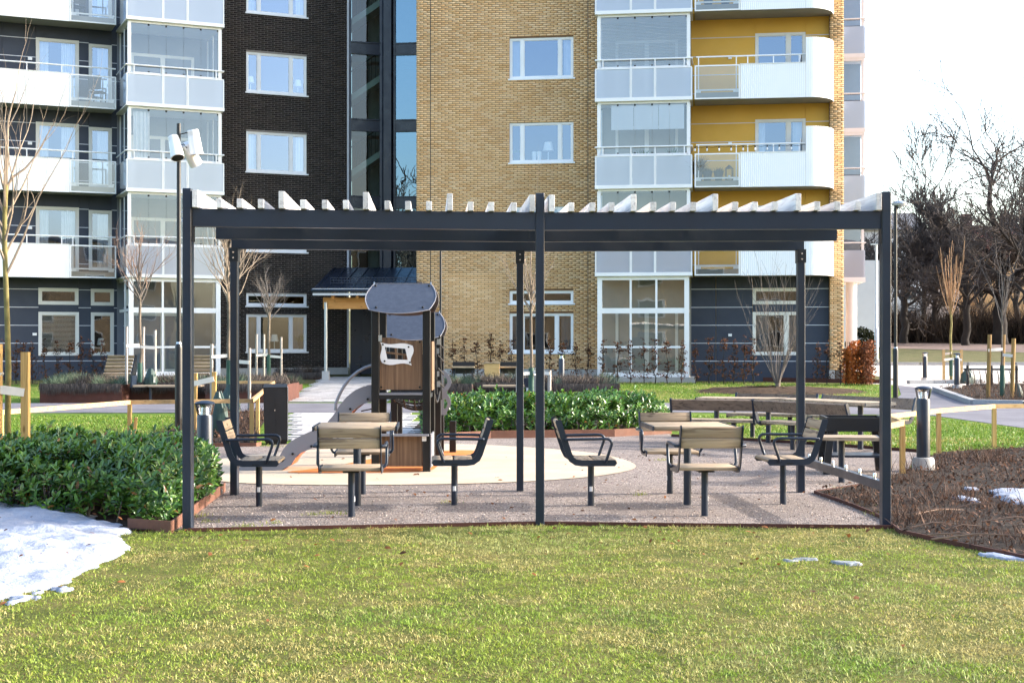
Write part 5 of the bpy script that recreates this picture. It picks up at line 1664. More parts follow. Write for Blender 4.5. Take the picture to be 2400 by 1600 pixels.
# ------------------------------------------------------------------ snow
snow_poly = gp((-420, 1175), (-150, 1180), (0, 1188), (40, 1196), (110, 1206), (180, 1202), (215, 1216), (270, 1232), (290, 1250), (306, 1280), (285, 1298), (240, 1325), (150, 1357), (90, 1385), (40, 1400), (0, 1412), (-200, 1440), (-500, 1500))
def edge_dist(poly, X, Y):
    d = np.full(X.shape, 1e9)
    for i in range(len(poly)):
        ax, ay = poly[i]; bx, by = poly[(i + 1) % len(poly)]
        vx, vy = bx - ax, by - ay; t = np.clip(((X - ax) * vx + (Y - ay) * vy) / (vx * vx + vy * vy + 1e-12), 0, 1)
        d = np.minimum(d, np.hypot(X - ax - t * vx, Y - ay - t * vy))
    return d
def snow_patch(name, poly, thick, label, res=.035, seed=1):
    P_ = np.array(poly); x0, y0 = P_.min(0) - .1; x1, y1 = P_.max(0) + .1
    nx = int((x1 - x0) / res) + 1; ny = int((y1 - y0) / res) + 1
    X, Y = np.meshgrid(np.linspace(x0, x1, nx), np.linspace(y0, y1, ny))
    wob = (fbm(X * 3.1, Y * 3.1, seed) - .5) * .28 * min(1.0, thick / .06)
    wob2 = (fbm(X * 11, Y * 11, seed + 5) - .5) * .10 * min(1.0, thick / .06)
    # distance to the outline
    d = np.full(X.shape, 1e9)
    for i in range(len(poly)):
        ax, ay = poly[i]; bx, by = poly[(i + 1) % len(poly)]
        vx, vy = bx - ax, by - ay; t = np.clip(((X - ax) * vx + (Y - ay) * vy) / (vx * vx + vy * vy + 1e-12), 0, 1)
        d = np.minimum(d, np.hypot(X - ax - t * vx, Y - ay - t * vy))
    ins = pts_in(poly, X.ravel(), Y.ravel()).reshape(X.shape)
    if thick < .05: wob, wob2 = (fbm(X * 9, Y * 9, seed) - .5) * .16, (fbm(X * 30, Y * 30, seed + 5) - .5) * .06
    sd = np.where(ins, d, -d) + wob + wob2
    Zs = thick * np.clip(sd / (thick * 5.0), 0, 1) ** .8 + np.where(sd > 0, (fbm(X * 4.5, Y * 4.5, seed + 2) - .45) * thick * 1.0 + (fbm(X * 1.4, Y * 1.4, seed + 3) - .5) * thick * 1.3 + (fbm(X * 14, Y * 14, seed + 6) - .5) * thick * .22, 0) * np.clip(sd / .25, 0, 1)
    Zs = np.where(sd > 0, np.maximum(Zs, .006), -.05) + .012
    idx = np.arange(nx * ny).reshape(ny, nx)
    q = np.stack([idx[:-1, :-1], idx[:-1, 1:], idx[1:, 1:], idx[1:, :-1]], -1).reshape(-1, 4)
    keep = (sd.ravel()[q] > -res * 1.5).any(1)
    V = np.stack([X, Y, Zs], -1).reshape(-1, 3)
    q = q[keep]; used = np.unique(q); mp = np.full(len(V), -1); mp[used] = np.arange(len(used))
    o = link(name, np_mesh(name, V[used], mp[q], True), M['snow'])
    return tag(o, label, 'snow', None)
snow_patch('snow_patch', snow_poly, .085, 'large patch of melting snow on the lawn below the left laurel bed')
snow_patch('snow_patch', gp((20, 1405), (60, 1397), (105, 1388), (100, 1400), (60, 1412), (25, 1418)), .03, 'thin sliver of snow just off the tip of the large snow patch', .02, 4)
snow_patch('snow_patch', gp((128, 1388), (150, 1378), (155, 1384), (140, 1392)), .02, 'tiny fleck of snow right of the thin sliver', .015, 6)
for k, (lab, pl, th) in enumerate((('thin wet snow patch in the grass, left one of the pair near the right post', ((1820, 1316), (1860, 1314), (1908, 1313), (1900, 1318), (1850, 1319)), .004),
                               ('thin wet snow patch in the grass, right one of the pair near the right post', ((1950, 1320), (2015, 1317), (2010, 1325), (1960, 1326)), .004),
                               ('small strip of snow at the edge of the bare bed in the lower right', ((2285, 1300), (2330, 1299), (2400, 1312), (2420, 1318), (2340, 1314)), .015),
                               ('broken snow patch lying among the dead stems of the bare bed', ((2318, 1158), (2360, 1154), (2440, 1160), (2470, 1200), (2400, 1192), (2340, 1180)), .022),
                               ('narrow tongue of snow between the dead stems of the bare bed', ((2234, 1171), (2260, 1173), (2300, 1180), (2290, 1184), (2240, 1180)), .015),
                               ('little spot of snow near the back of the bare bed', ((2258, 1150), (2296, 1152), (2290, 1157), (2262, 1156)), .012))):
    zz = snow_patch('snow_patch', gp(*pl), th, lab, .02, 20 + k)
    zz.location.z = .03 if k > 2 else .0
    if k < 2: zz.data.materials[0] = M['slush']

# ------------------------------------------------------------------ lawn blades
def front_grass():
    rng = np.random.default_rng(4)
    nc, per = 50000, 8                       # tufts, each leaning its own way
    cy = 5.0 + 7.0 * rng.random(nc) ** 1.25; cx = (rng.random(nc) * 2 - 1) * (.40 * cy + 1.6)
    ca = np.repeat(rng.uniform(0, 2 * np.pi, nc), per); ct = np.repeat(rng.random(nc), per)
    sg = np.repeat(.012 + .022 * rng.random(nc), per)
    X = np.repeat(cx, per) + rng.normal(0, 1, nc * per) * sg; Y = np.repeat(cy, per) + rng.normal(0, 1, nc * per) * sg
    n2 = 60000
    y2 = 5.0 + 7.0 * rng.random(n2) ** 1.25; X = np.concatenate([X, (rng.random(n2) * 2 - 1) * (.40 * y2 + 1.6)]); Y = np.concatenate([Y, y2])
    ca = np.concatenate([ca, rng.uniform(0, 2 * np.pi, n2)]); ct = np.concatenate([ct, rng.random(n2)])
    keep = ~pts_in(grav, X, Y) & ~pts_in(right_bed, X, Y) & ~pts_in(left_bed, X, Y) & ~(pts_in(snow_poly, X, Y) & (edge_dist(snow_poly, X, Y) > .10))
    ylim = np.where(X < .232, 11.40 + (X + 2.6) * .137, 11.78 - (X - .232) * .045)
    keep &= Y < ylim + .02
    X, Y, ca, ct = X[keep], Y[keep], ca[keep], ct[keep]; n = len(X)
    patch = fbm(X * .9, Y * .55, 3, 4); fine = fbm(X * 5, Y * 5, 9, 3); dry = np.clip((patch * .6 + fine * .55 - .46) * 3.4, 0, 1)
    thin = fbm(X * 1.7, Y * 1.3, 31, 3)
    r = rng.random(n)
    keep = r > np.clip((thin - .60) * 3.2, 0, .75)
    X, Y, dry, fine, patch, ca, ct = X[keep], Y[keep], dry[keep], fine[keep], patch[keep], ca[keep], ct[keep]; n = len(X)
    edge = np.clip(1 - (np.where(X < .232, 11.40 + (X + 2.6) * .137, 11.78 - (X - .232) * .045) - Y) / .22, 0, 1)
    H = (.011 + .016 * rng.random(n)) * (1 - .25 * dry) * (1 + .8 * edge) * (.7 + .7 * fine) * (.7 + .7 * ct)
    W = .0032 + .0028 * rng.random(n)
    g = mixcol(S(90, 116, 34), S(168, 182, 76), np.clip(.6 * ct + .5 * rng.random(n), 0, 1))
    lush = fbm(X * .8, Y * .8, 77, 2); g = g * (1 - .30 * np.clip((lush - .6) * 4, 0, 1))[:, None]
    s = mixcol(S(150, 140, 76), S(204, 192, 126), rng.random(n))
    pick = (.55 * ((ct * 7.3) % 1.0) + .45 * rng.random(n)) < (.10 + .74 * dry)
    col = np.where(pick[:, None], s, g)
    br = ((ct * 13.7) % 1.0) < (.07 + .14 * np.clip((fbm(X * 2.1, Y * 1.6, 55, 3) - .5) * 5, 0, 1))
    col = np.where(br[:, None], mixcol(S(74, 62, 34), S(128, 106, 60), rng.random(n)), col); H = np.where(br, H * .6, H)
    lushp = np.clip((fbm(X * .7, Y * .9, 91, 2) - .62) * 6, 0, 1); col = col * (1 - lushp[:, None] * np.array([[.2, .06, .12]])); H = H * (1 + .3 * lushp)
    o = blades('lawn_grass', X, Y, np.full(n, .004), H, W, .95, col, 8, dirs=ca)
    tag(o, 'short winter grass mixed green and straw on the front lawn', 'grass', None, 'stuff')
front_grass()
def far_grass(name, poly, n, label, h=.05, seed=3):
    rng = np.random.default_rng(seed); Pn = np.array(poly)
    X = rng.uniform(Pn[:, 0].min(), Pn[:, 0].max(), n); Y = rng.uniform(Pn[:, 1].min(), Pn[:, 1].max(), n)
    k = pts_in(poly, X, Y); X, Y = X[k], Y[k]; n = len(X)
    if not n: return
    Z = np.array([gz(y) for y in Y])
    g = mixcol(S(70, 104, 26), S(124, 148, 52), rng.random(n)); s = mixcol(S(140, 134, 74), S(176, 164, 106), rng.random(n))
    dry = fbm(X * .5, Y * .5, 12, 3)
    col = np.where((rng.random(n) < np.clip((dry - .42) * 2.2, .06, .8))[:, None], s, g)
    o = blades(name, X, Y, Z, h * (.6 + .8 * rng.random(n)), .012 + .01 * rng.random(n), .75, col, seed)
    tag(o, label, 'grass', None, 'stuff')
far_grass('lawn_grass', gp((-40, 1042), (410, 1040), (420, 975), (-40, 975)), 26000, 'bright short grass beyond the left laurel bed', .045, 31)
far_grass('lawn_grass', gp((1590, 1026), (1896, 1040), (2200, 1058), (2440, 1045), (2420, 1010), (2190, 980), (1590, 974)), 36000, 'bright short grass between the far benches and the path', .045, 32)
far_grass('lawn_grass', gp((1455, 944), (2060, 944), (2060, 902), (1455, 892)), 26000, 'green lawn strip in front of the yellow house', .05, 33)
far_grass('lawn_grass', gp((-30, 944), (92, 944), (92, 892), (-30, 890)), 6000, 'green lawn corner in front of the dark house', .05, 34)

# tufts in the gravel, fallen leaves, litter
def weeds():
    rng = np.random.default_rng(17); xs, ys = [], []
    for px_, py_ in ((740, 1208), (770, 1205), (800, 1206), (455, 1180), (470, 1212), (490, 1225), (1060, 1180), (1500, 1162), (1550, 1080), (2030, 1190), (2050, 1210), (1960, 1150), (650, 1048), (625, 1047), (590, 1236), (640, 1228), (560, 1240)):
        c = G(px_, py_); k = 40
        xs.append(c.x + rng.normal(0, .05, k)); ys.append(c.y + rng.normal(0, .05, k))
    X = np.concatenate(xs); Y = np.concatenate(ys); n = len(X)
    o = blades('gravel_weeds', X, Y, np.full(n, .008), .03 + .03 * rng.random(n), np.full(n, .005), .8, mixcol(S(96, 120, 40), S(170, 170, 84), rng.random(n)), 5)
    tag(o, 'small grass weeds sprouting in the gravel court', 'weeds', None, 'stuff')
weeds()
def leaf_cards(name, X, Y, Z, size, cols, seed=0, mat='dryleaf', flat=.35, label=None, cat='leaves'):
    """curled four-triangle leaves lying at random angles"""
    rng = np.random.default_rng(seed); n = len(X)
    a = rng.uniform(0, 2*np.pi, n); el = rng.normal(0, flat, n); roll = rng.normal(0, flat, n)
    d = np.stack([np.cos(a) * np.cos(el), np.sin(a) * np.cos(el), np.sin(el)], -1)
    s = np.stack([-np.sin(a), np.cos(a), np.sin(roll)], -1); s /= np.linalg.norm(s, axis=1)[:, None]
    up = np.cross(d, s); c = np.stack([X, Y, Z], -1)
    V = np.zeros((n, 6, 3), dtype=np.float32)
    for i, (t, w, u) in enumerate(((-.5, 0, 0), (-.1, -.28, .08), (-.1, .28, .08), (.25, -.22, .1), (.25, .22, .1), (.5, 0, .02))):
        V[:, i] = c + d * (size * t)[:, None] + s * (size * w)[:, None] + up * (size * u)[:, None]
    F0 = np.array([(0, 2, 1), (1, 2, 4), (1, 4, 3), (3, 4, 5)], dtype=np.int32)
    F = (F0[None] + (np.arange(n) * 6)[:, None, None]).reshape(-1, 3)
    return link(name, np_mesh(name, V.reshape(-1, 3), F, False, np.repeat(cols[:, None, :], 6, 1).reshape(-1, 3)), M[mat])
def litter():
    rng = np.random.default_rng(21)
    X = rng.uniform(-2.5, 3.0, 130); Y = rng.uniform(11.9, 19, 130)
    X2 = rng.uniform(-3, 3.2, 130); Y2 = np.where(X2 < .232, 11.40 + (X2 + 2.6) * .137, 11.78 - (X2 - .232) * .045) - rng.uniform(.02, 5.4, 130) * rng.random(130)
    X, Y = np.concatenate([X, X2]), np.concatenate([Y, Y2]); n = len(X)
    o = leaf_cards('fallen_leaves', X, Y, np.full(n, .022), .02 + .045 * rng.random(n), mixcol(S(70, 46, 32), S(150, 96, 56), rng.random(n)), 2, flat=.3)
    tag(o, 'scattered brown fallen leaves on gravel and grass', 'leaves', None, 'stuff')
litter()
def pebbles():
    """loose stones of the gravel surface, some kicked over the edges"""
    rng = np.random.default_rng(77); n = 15000
    Y = 11.4 + 8 * rng.random(n) ** 1.5; X = rng.uniform(-3.2, 3.6, n)
    g2 = [(x, y - .03) for x, y in grav]
    k = pts_in(g2, X, Y) & (~pts_in(blob, X, Y) | (rng.random(n) < .25)); X, Y = X[k], Y[k]; n = len(X)
    r = .003 + .006 * rng.random(n) ** 3
    O = np.array([(1, 0, 0), (0, 1, 0), (-1, 0, 0), (0, -1, 0), (0, 0, .8), (0, 0, -.8)], dtype=np.float32)
    F0 = np.array([(0, 1, 4), (1, 2, 4), (2, 3, 4), (3, 0, 4), (1, 0, 5), (2, 1, 5), (3, 2, 5), (0, 3, 5)], dtype=np.int32)
    V = O[None] * r[:, None, None] * rng.uniform(.7, 1.3, (n, 6, 1)); V = V + np.stack([X, Y, .008 + r * .5], -1)[:, None, :]
    F = (F0[None] + (np.arange(n) * 6)[:, None, None]).reshape(-1, 3)
    c = mixcol(S(110, 96, 88), S(214, 200, 190), rng.random(n))
    o = link('loose_gravel', np_mesh('loose_gravel', V.reshape(-1, 3), F, False, np.repeat(c[:, None, :], 6, 1).reshape(-1, 3)), M['lav'])
    tag(o, 'loose stones lying on the gravel court', 'gravel', None, 'stuff')
pebbles()
def snow_litter():
    rng = np.random.default_rng(5); n = 34
    X = rng.uniform(-4.4, -2.9, n); Y = rng.uniform(8.4, 12.6, n); k = pts_in(snow_poly, X, Y); X, Y = X[k], Y[k]; n = len(X)
    o = leaf_cards('leaf_litter', X, Y, np.full(n, .125), .015 + .035 * rng.random(n), mixcol(S(60, 40, 30), S(130, 84, 52), rng.random(n)), 4, flat=.4)
    tag(o, 'small brown leaves and bits lying on the large snow patch', 'leaves', None, 'stuff')
snow_litter()

# ------------------------------------------------------------------ laurel
def leaf_mesh_arrays(base, d, side, up, L, W):
    """six-vertex folded leaf"""
    n = len(base); V = np.zeros((n, 8, 3), dtype=np.float32)
    for i, (t, w, u) in enumerate(((0, 0, 0), (.3, -.5, .09), (.3, 0, 0), (.3, .5, .09), (.68, -.46, .02), (.68, 0, -.06), (.68, .46, .02), (1, 0, -.16))):
        V[:, i] = base + d * (L * t)[:, None] + side * (W * w)[:, None] + up * (L * u)[:, None]
    F0 = np.array([(0, 2, 1), (0, 3, 2), (1, 2, 5), (1, 5, 4), (2, 3, 6), (2, 6, 5), (4, 5, 7), (5, 6, 7)], dtype=np.int32)
    return V, F0

def laurel(name, poly, h, label, whorls, L=.085, seed=1, single_front=True, dome=.25, hfun=None):
    root = thing(name, label, 'hedge', (0, 0, 0))
    rng = np.random.default_rng(seed); Pn = np.array(poly)
    lo, hi = Pn.min(0), Pn.max(0)
    X = rng.uniform(lo[0], hi[0], whorls * 4); Y = rng.uniform(lo[1], hi[1], whorls * 4)
    k = pts_in(poly, X, Y); X, Y = X[k][:whorls], Y[k][:whorls]; m = len(X)
    d = np.full(m, 1e9)
    for i in range(len(poly)):
        ax, ay = poly[i]; bx, by = poly[(i + 1) % len(poly)]
        vx, vy = bx - ax, by - ay; t = np.clip(((X - ax) * vx + (Y - ay) * vy) / (vx*vx + vy*vy), 0, 1)
        d = np.minimum(d, np.hypot(X - ax - t * vx, Y - ay - t * vy))
    top = h * (.50 + .50 * np.clip(d / dome, 0, 1) ** .6) * (.78 + .44 * fbm(X * 2.4, Y * 2.4, seed, 3))
    q = rng.random(m); q = np.where(d < .25, q ** .8, 1 - q ** 2 * .55)
    top = top + np.where(rng.random(m) < .05, .10 * rng.random(m) + .03, 0)
    Z = .06 + top * q
    # leaning of each shoot: outwards at the rim, up inside
    gx = np.zeros(m); gy = np.zeros(m); cx, cy = Pn.mean(0)
    out = np.stack([X - cx, (Y - cy)], -1); out /= np.linalg.norm(out, axis=1)[:, None] + 1e-6
    rim = np.clip(1 - d / .3, 0, 1)
    ax = np.stack([out[:, 0] * rim * .7 + rng.normal(0, .3, m), -.35 * rim + out[:, 1] * rim * .3 + rng.normal(0, .3, m), np.full(m, .9)], -1)
    ax /= np.linalg.norm(ax, axis=1)[:, None]
    B, D, Sd, U, LL, CC = [], [], [], [], [], []
    ref = np.tile(np.array([[.3, .8, .2]]), (m, 1))
    e1 = np.cross(ax, ref); e1 /= np.linalg.norm(e1, axis=1)[:, None]; e2 = np.cross(ax, e1)
    c0 = mixcol(S(46, 84, 32), S(112, 150, 60), rng.random(m))
    per = 8
    for j in range(per):
        a = j * 2.4 + rng.uniform(0, 1, m); lift = .25 + .85 * j / per + rng.normal(0, .12, m)
        rad = e1 * np.cos(a)[:, None] + e2 * np.sin(a)[:, None]
        dd = rad * np.cos(lift)[:, None] + ax * np.sin(lift)[:, None]
        sd = np.cross(ax, rad); up = np.cross(sd, dd) * -1
        up = np.where(((up * ax).sum(1) < 0)[:, None], -up, up)
        B.append(np.stack([X, Y, Z], -1) + ax * ((j / per - .5) * .07)[..., None] if False else np.stack([X, Y, Z], -1) + ax * ((j / per - .5) * .08))
        D.append(dd); Sd.append(sd); U.append(up); LL.append(L * (.7 + .6 * rng.random(m)))
        yl = rng.random(m)
        CC.append(np.where((yl > .975)[:, None], mixcol(S(110, 70, 40), S(150, 110, 60), rng.random(m)), np.where((yl > .9)[:, None], mixcol(S(120, 134, 60), S(96, 118, 48), rng.random(m)), c0 * (0.6 + .75 * rng.random(m))[:, None])))
    B, D, Sd, U = map(np.concatenate, (B, D, Sd, U)); LL = np.concatenate(LL); CC = np.concatenate(CC)
    V, F0 = leaf_mesh_arrays(B, D, Sd, U, LL, LL * .36)
    n = len(B)
    # the largest-looking leaves on the near face become separate leaves
    score = -B[:, 1] + B[:, 2] * .4 + rng.random(n) * .35
    vis = np.argsort(-score)[:300]
    single = np.zeros(n, dtype=bool); single[vis] = True
    one_v, _ = leaf_mesh_arrays(np.zeros((1, 3)), np.array([[1., 0, 0]]), np.array([[0, 1., 0]]), np.array([[0, 0, 1.]]), np.array([1.0]), np.array([.36]))
    one = np_mesh('leaf', one_v[0], F0, True); one.materials.append(M['leaf_o'])
    for i in vis:
        o = bpy.data.objects.new('leaf', one); COL.objects.link(o); o.parent = root
        Mx = Matrix((tuple(D[i]) , tuple(Sd[i]), tuple(U[i]))).transposed().to_4x4()
        o.matrix_local = Matrix.Translation(Vector(B[i])) @ Mx @ Matrix.Scale(float(LL[i]), 4)
    V = V[~single]; C = CC[~single]; n = len(V)
    F = (F0[None] + (np.arange(n) * 8)[:, None, None]).reshape(-1, 3)
    o = link('foliage', np_mesh('foliage', V.reshape(-1, 3), F, True, np.repeat(C[:, None, :], 8, 1).reshape(-1, 3)), M['leaf'], root); tag(o, kind='stuff')
    sb = MB(); r2 = random.Random(seed)
    for i in range(0, m, max(1, m // 260)):
        p = Vector((X[i], Y[i], Z[i])); q = Vector((X[i] - ax[i, 0] * .2 + r2.uniform(-.08, .08), Y[i] - ax[i, 1] * .2 + r2.uniform(-.08, .08), 0))
        sb.tube([q, (p + q) / 2 + Vector((r2.uniform(-.04, .04), r2.uniform(-.04, .04), .05)), p], [.008, .006, .004], 4, False)
    o = sb.build('stems', M['bark'], root, fixn=False); tag(o, kind='stuff')
    return root
hedge_l = [tuple(p) for p in [G(300, 1236)[:2], G(395, 1240)[:2], G(455, 1203)[:2], G(512, 1158)[:2], G(500, 1138)[:2], G(470, 1130)[:2], G(400, 1150)[:2], G(300, 1158)[:2], G(100, 1160)[:2], (-6.5, 13.6), (-6.5, 11.7), G(0, 1222)[:2], G(220, 1224)[:2]]]
laurel('laurel_hedge', hedge_l, .50, 'glossy dark green laurel hedge beside the snow on the left', 6000, .068, 3)
hedge_m = gp((1000, 1031), (1150, 1025), (1440, 1020), (1562, 1013), (1566, 1003), (1450, 998), (1200, 1000), (1050, 1004), (985, 1014))
laurel('laurel_hedge', hedge_m, .50, 'glossy green laurel hedge behind the middle pergola post', 3600, .085, 7, dome=.4)

# ------------------------------------------------------------------ bare bed: dead stems and leaves
def dead_cover(name, poly, n, label, hmax=.4, seed=2, dens_leaf=5000, lsize=.045):
    rng = np.random.default_rng(seed); Pn = np.array(poly)
    lo, hi = Pn.min(0), Pn.max(0)
    X = rng.uniform(lo[0], hi[0], n * 3); Y = rng.uniform(lo[1], hi[1], n * 3)
    k = pts_in(poly, X, Y); k &= rng.random(len(X)) < np.clip((fbm(X * 1.6, Y * 1.6, seed, 3) - .22) * 2.6, .05, 1)
    X, Y = X[k][:n], Y[k][:n]; m = len(X)
    root = thing(name, label, 'ground cover', kind='stuff')
    col = mixcol(S(40, 32, 28), S(112, 92, 80), rng.random(m) ** 1.3)
    cl = np.clip((fbm(X * 1.5, Y * 1.5, seed + 4, 3) - .36) * 4, .15, 1.9); H = hmax * (.25 + .75 * rng.random(m)) * cl; col = col * (.75 + .5 * fbm(X * 2.3, Y * 2.3, seed + 14, 2))[:, None] * np.array([[1.06, .98, .94]])
    o = blades('dead_stems', X, Y, np.array([gz(y) for y in Y]) + .02, H, .005 + .006 * rng.random(m), .85, col, seed, 'dryleaf', .2); o.parent = root; tag(o, kind='stuff')
    X = rng.uniform(lo[0], hi[0], dens_leaf * 3); Y = rng.uniform(lo[1], hi[1], dens_leaf * 3); k = pts_in(poly, X, Y); X, Y = X[k][:dens_leaf], Y[k][:dens_leaf]; m = len(X)
    f = fbm(X * 2, Y * 2, seed + 9, 2); Z = np.array([gz(y) for y in Y]) + .03 + np.where(rng.random(m) < .5, rng.random(m) * hmax * .6 * f, .01)
    o = leaf_cards('dead_leaves', X, Y, Z, lsize * (.4 + .9 * rng.random(m)), mixcol(S(44, 34, 29), S(132, 98, 78), rng.random(m) ** 1.8), seed, flat=.6); o.parent = root; tag(o, kind='stuff')
    return root
near_right = [p for p in right_bed]
dead_cover('dead_groundcover', near_right, 24000, 'brown dead stems and leaf litter covering the bare bed on the right', .20, 5, 9000, .045)
dead_cover('dead_groundcover', kerb_bed, 5000, 'dark leafless shrubs filling the bed behind the granite kerb', .55, 6, 2500, .06)
dead_cover('dead_groundcover', fence_bed, 3500, 'dry stems and leaf litter in the fenced sapling bed', .3, 8, 2500, .05)
dead_cover('dead_groundcover', gp((200, 1062), (430, 1064), (430, 1035), (230, 1042)), 1600, 'thin reddish stems along the back of the left laurel hedge', .4, 9, 900, .05)
# longer fallen sticks in the bare bed
rng = random.Random(8)
nth = ['longest', 'second', 'third', 'fourth', 'fifth', 'sixth', 'seventh', 'eighth', 'ninth', 'tenth']
for k in range(10):
    c = G(rng.uniform(2120, 2400), rng.uniform(1200, 1285)); a = rng.uniform(-.6, .5); l = .62 - k * .05
    mb = MB(); d = Vector((math.cos(a), math.sin(a), rng.uniform(-.05, .15))) * l
    mb.tube([c + Vector((0, 0, .06)), c + d * .5 + Vector((0, 0, .09)), c + d + Vector((0, 0, .07))], [.007, .006, .003], 5)
    o = mb.build('fallen_stick', M['twig_red'], smooth=True)
    tag(o, 'thin fallen stick on the dead stems of the bare bed, %s in size' % nth[k], 'stick', 'sticks on the bare bed')
# ================================================================== bare trees
def grow(rng, base, direction, length, r0, level, maxl, out, bend=.18, up=.25, kids_=(4, 6), ratio=.6, spread=.8, segs=5, tip=.25):
    pts = [Vector(base)]; rs = [r0]; d = Vector(direction).normalized()
    for i in range(segs):
        d = (d + Vector((rng.gauss(0, bend), rng.gauss(0, bend), rng.gauss(0, bend) + up * .3))).normalized()
        pts.append(pts[-1] + d * (length / segs)); rs.append(r0 * (1 - (1 - tip) * (i + 1) / segs))
    out.append((pts, rs, level))
    if level >= maxl: return
    n = rng.randint(*kids_)
    for k in range(n):
        t = rng.uniform(.25, 1.0) if k < n - 1 else 1.0
        i = min(segs - 1, int(t * segs)); f = t * segs - i
        p = pts[i].lerp(pts[i + 1], min(1, f)); dd = (pts[i + 1] - pts[i]).normalized()
        a = Vector((rng.gauss(0, 1), rng.gauss(0, 1), rng.gauss(0, .6)))
        a = (a - dd * a.dot(dd)).normalized()
        nd = (dd + a * spread * rng.uniform(.6, 1.3) + Vector((0, 0, up))).normalized()
        grow(rng, p, nd, length * ratio * rng.uniform(.7, 1.25), max(rs[i] * .62, .0015), level + 1, maxl, out, bend, up, kids_, ratio, spread, max(3, segs - 1), tip)

def tubes_mesh(name, branches, rmin=0.0):
    mb = MB()
    for pts, rs, lv in branches:
        k = 8 if rs[0] > .05 else 5 if rs[0] > .012 else 3
        mb.tube(pts, [max(r, rmin) for r in rs], k, False)
    me = mb.mesh(name, True, False)
    return me

def tree(name, loc, label, trunk_h, trunk_r, crown, mats, seed, group=None, cat='tree', lean=(0, 0), split=1, rmin=0.0, twig_extra=None):
    """trunk plus a crown of branches; crown = dict for grow() of the main limbs"""
    rng = random.Random(seed)
    root = thing(name, label, cat, loc, 0, group)
    pts = [Vector((0, 0, -.05))]; rs = [trunk_r * 1.15]
    n = 7
    for i in range(n):
        t = (i + 1) / n
        pts.append(Vector((lean[0] * t + rng.gauss(0, trunk_r * .25), lean[1] * t + rng.gauss(0, trunk_r * .25), trunk_h * t))); rs.append(trunk_r * (1 - .35 * t))
    mb = MB(); mb.tube(pts, rs, 12 if trunk_r > .03 else 8, False); mb.build('trunk', mats[0], root, smooth=True, fixn=False)
    out = []
    c = dict(crown); nl = c.pop('limbs'); L = c.pop('length'); mx = c.pop('levels'); lo = c.pop('low', .75); tilt = c.pop('tilt', .6); leader = c.pop('leader', 0)
    for k in range(nl):
        t = lo + (1 - lo) * (k + .5) / nl
        i = min(n - 1, int(t * n)); p = pts[i].lerp(pts[i + 1], t * n - i)
        a = k * 2.399 + rng.uniform(-.4, .4)
        d = Vector((math.cos(a) * tilt, math.sin(a) * tilt, 1)).normalized()
        grow(rng, p, d, L * rng.uniform(.75, 1.15) * (1.1 - .35 * (k / nl)), trunk_r * .42, 1, mx, out, **c)
    if leader: grow(rng, pts[-1], Vector((0, 0, 1)), leader, trunk_r * .6, 1, mx, out, **c)
    main = [b for b in out if b[2] <= split]; fine = [b for b in out if b[2] > split]
    link('crown', tubes_mesh('crown', main, rmin), mats[1], root)
    if fine: o = link('twigs', tubes_mesh('twigs', fine, rmin), mats[2] if len(mats) > 2 else mats[1], root); tag(o, kind='stuff')
    return root

def guard_and_stakes(loc, trunk, stakes, h, r, label, strap_z, square=False, mat='stake', lean=0.0, cat='tree stake'):
    """support frame of a young tree: stakes joined to the trunk by straps"""
    root = thing('tree_support', label, cat, loc, 0)
    for k, (x, y) in enumerate(stakes):
        mb = MB()
        if square: mb.bar((x, y, -.1), (x + lean * (1 if x > 0 else -1), y, h * (1 - .05 * (k % 2))), r * 2, r * 2, (0, 1, 0))
        else: mb.tube([(x, y, -.1), (x + lean * .5, y, h * .5), (x + lean, y, h * (1 - .06 * (k % 2)))], r, 9)
        mb.build('stake', M[mat], root, smooth=not square)
        s = MB(); z = strap_z[k % len(strap_z)]
        s.bar((x, y - r, z), (0, -.03, z + .03), .012, .075); s.bar((x, y + r, z), (0, .03, z + .03), .012, .075)
        s.build('strap', M['strap'], root)
    return root

# near left tree with its two stakes
tl = P(22, 806, 13.4)
tree('young_tree', (tl.x, tl.y, 0), 'bare young tree with mossy trunk at the left edge', 3.0, .032,
     dict(limbs=14, length=1.0, levels=3, low=.7, tilt=.42, leader=.9, bend=.10, up=.22, kids_=(2, 3), ratio=.55, spread=.5, segs=6), (M['bark_moss'], M['twig'], M['twig']), 12, lean=(-.04, 0))
guard_and_stakes((tl.x, tl.y - .25, 0), None, [(-.02, .0), (.21, .08)], 1.50, .034, 'two square pine stakes strapped to the mossy tree at the left edge', (1.22, 1.05), True, 'pine_z')

# trees in front of the dark house
t2 = P(328, 806, 36.8)
tree('young_tree', (t2.x, t2.y, .45), 'bare young tree in front of the white ground floor bay on the left', 2.9, .045,
     dict(limbs=16, length=1.15, levels=3, low=.7, tilt=.6, leader=1.0, bend=.10, up=.2, kids_=(3, 5), ratio=.55, spread=.6, segs=5), (M['bark'], M['twig_grey'], M['twig_red']), 22)
guard_and_stakes((t2.x, t2.y, .4), None, [(-.32, -.1), (.38, .05), (0, .35)], 1.55, .036, 'grey round stakes around the young tree in the left planter', (1.05, 1.0))
t3 = P(537, 806, 31.0)
tree('young_tree', (t3.x, t3.y, 0), 'bare young tree behind the left rear pergola post', 3.4, .045,
     dict(limbs=18, length=1.05, levels=3, low=.66, tilt=.75, leader=.95, bend=.12, up=.2, kids_=(3, 5), ratio=.6, spread=.6, segs=5), (M['bark'], M['twig'], M['twig']), 33)
guard_and_stakes((t3.x, t3.y, 0), None, [(-.36, -.1), (.46, -.1), (.05, .35)], 1.5, .036, 'grey round stakes around the tree behind the left rear pergola post', (1.22, 1.1))
t4 = P(630, 806, 43.5)
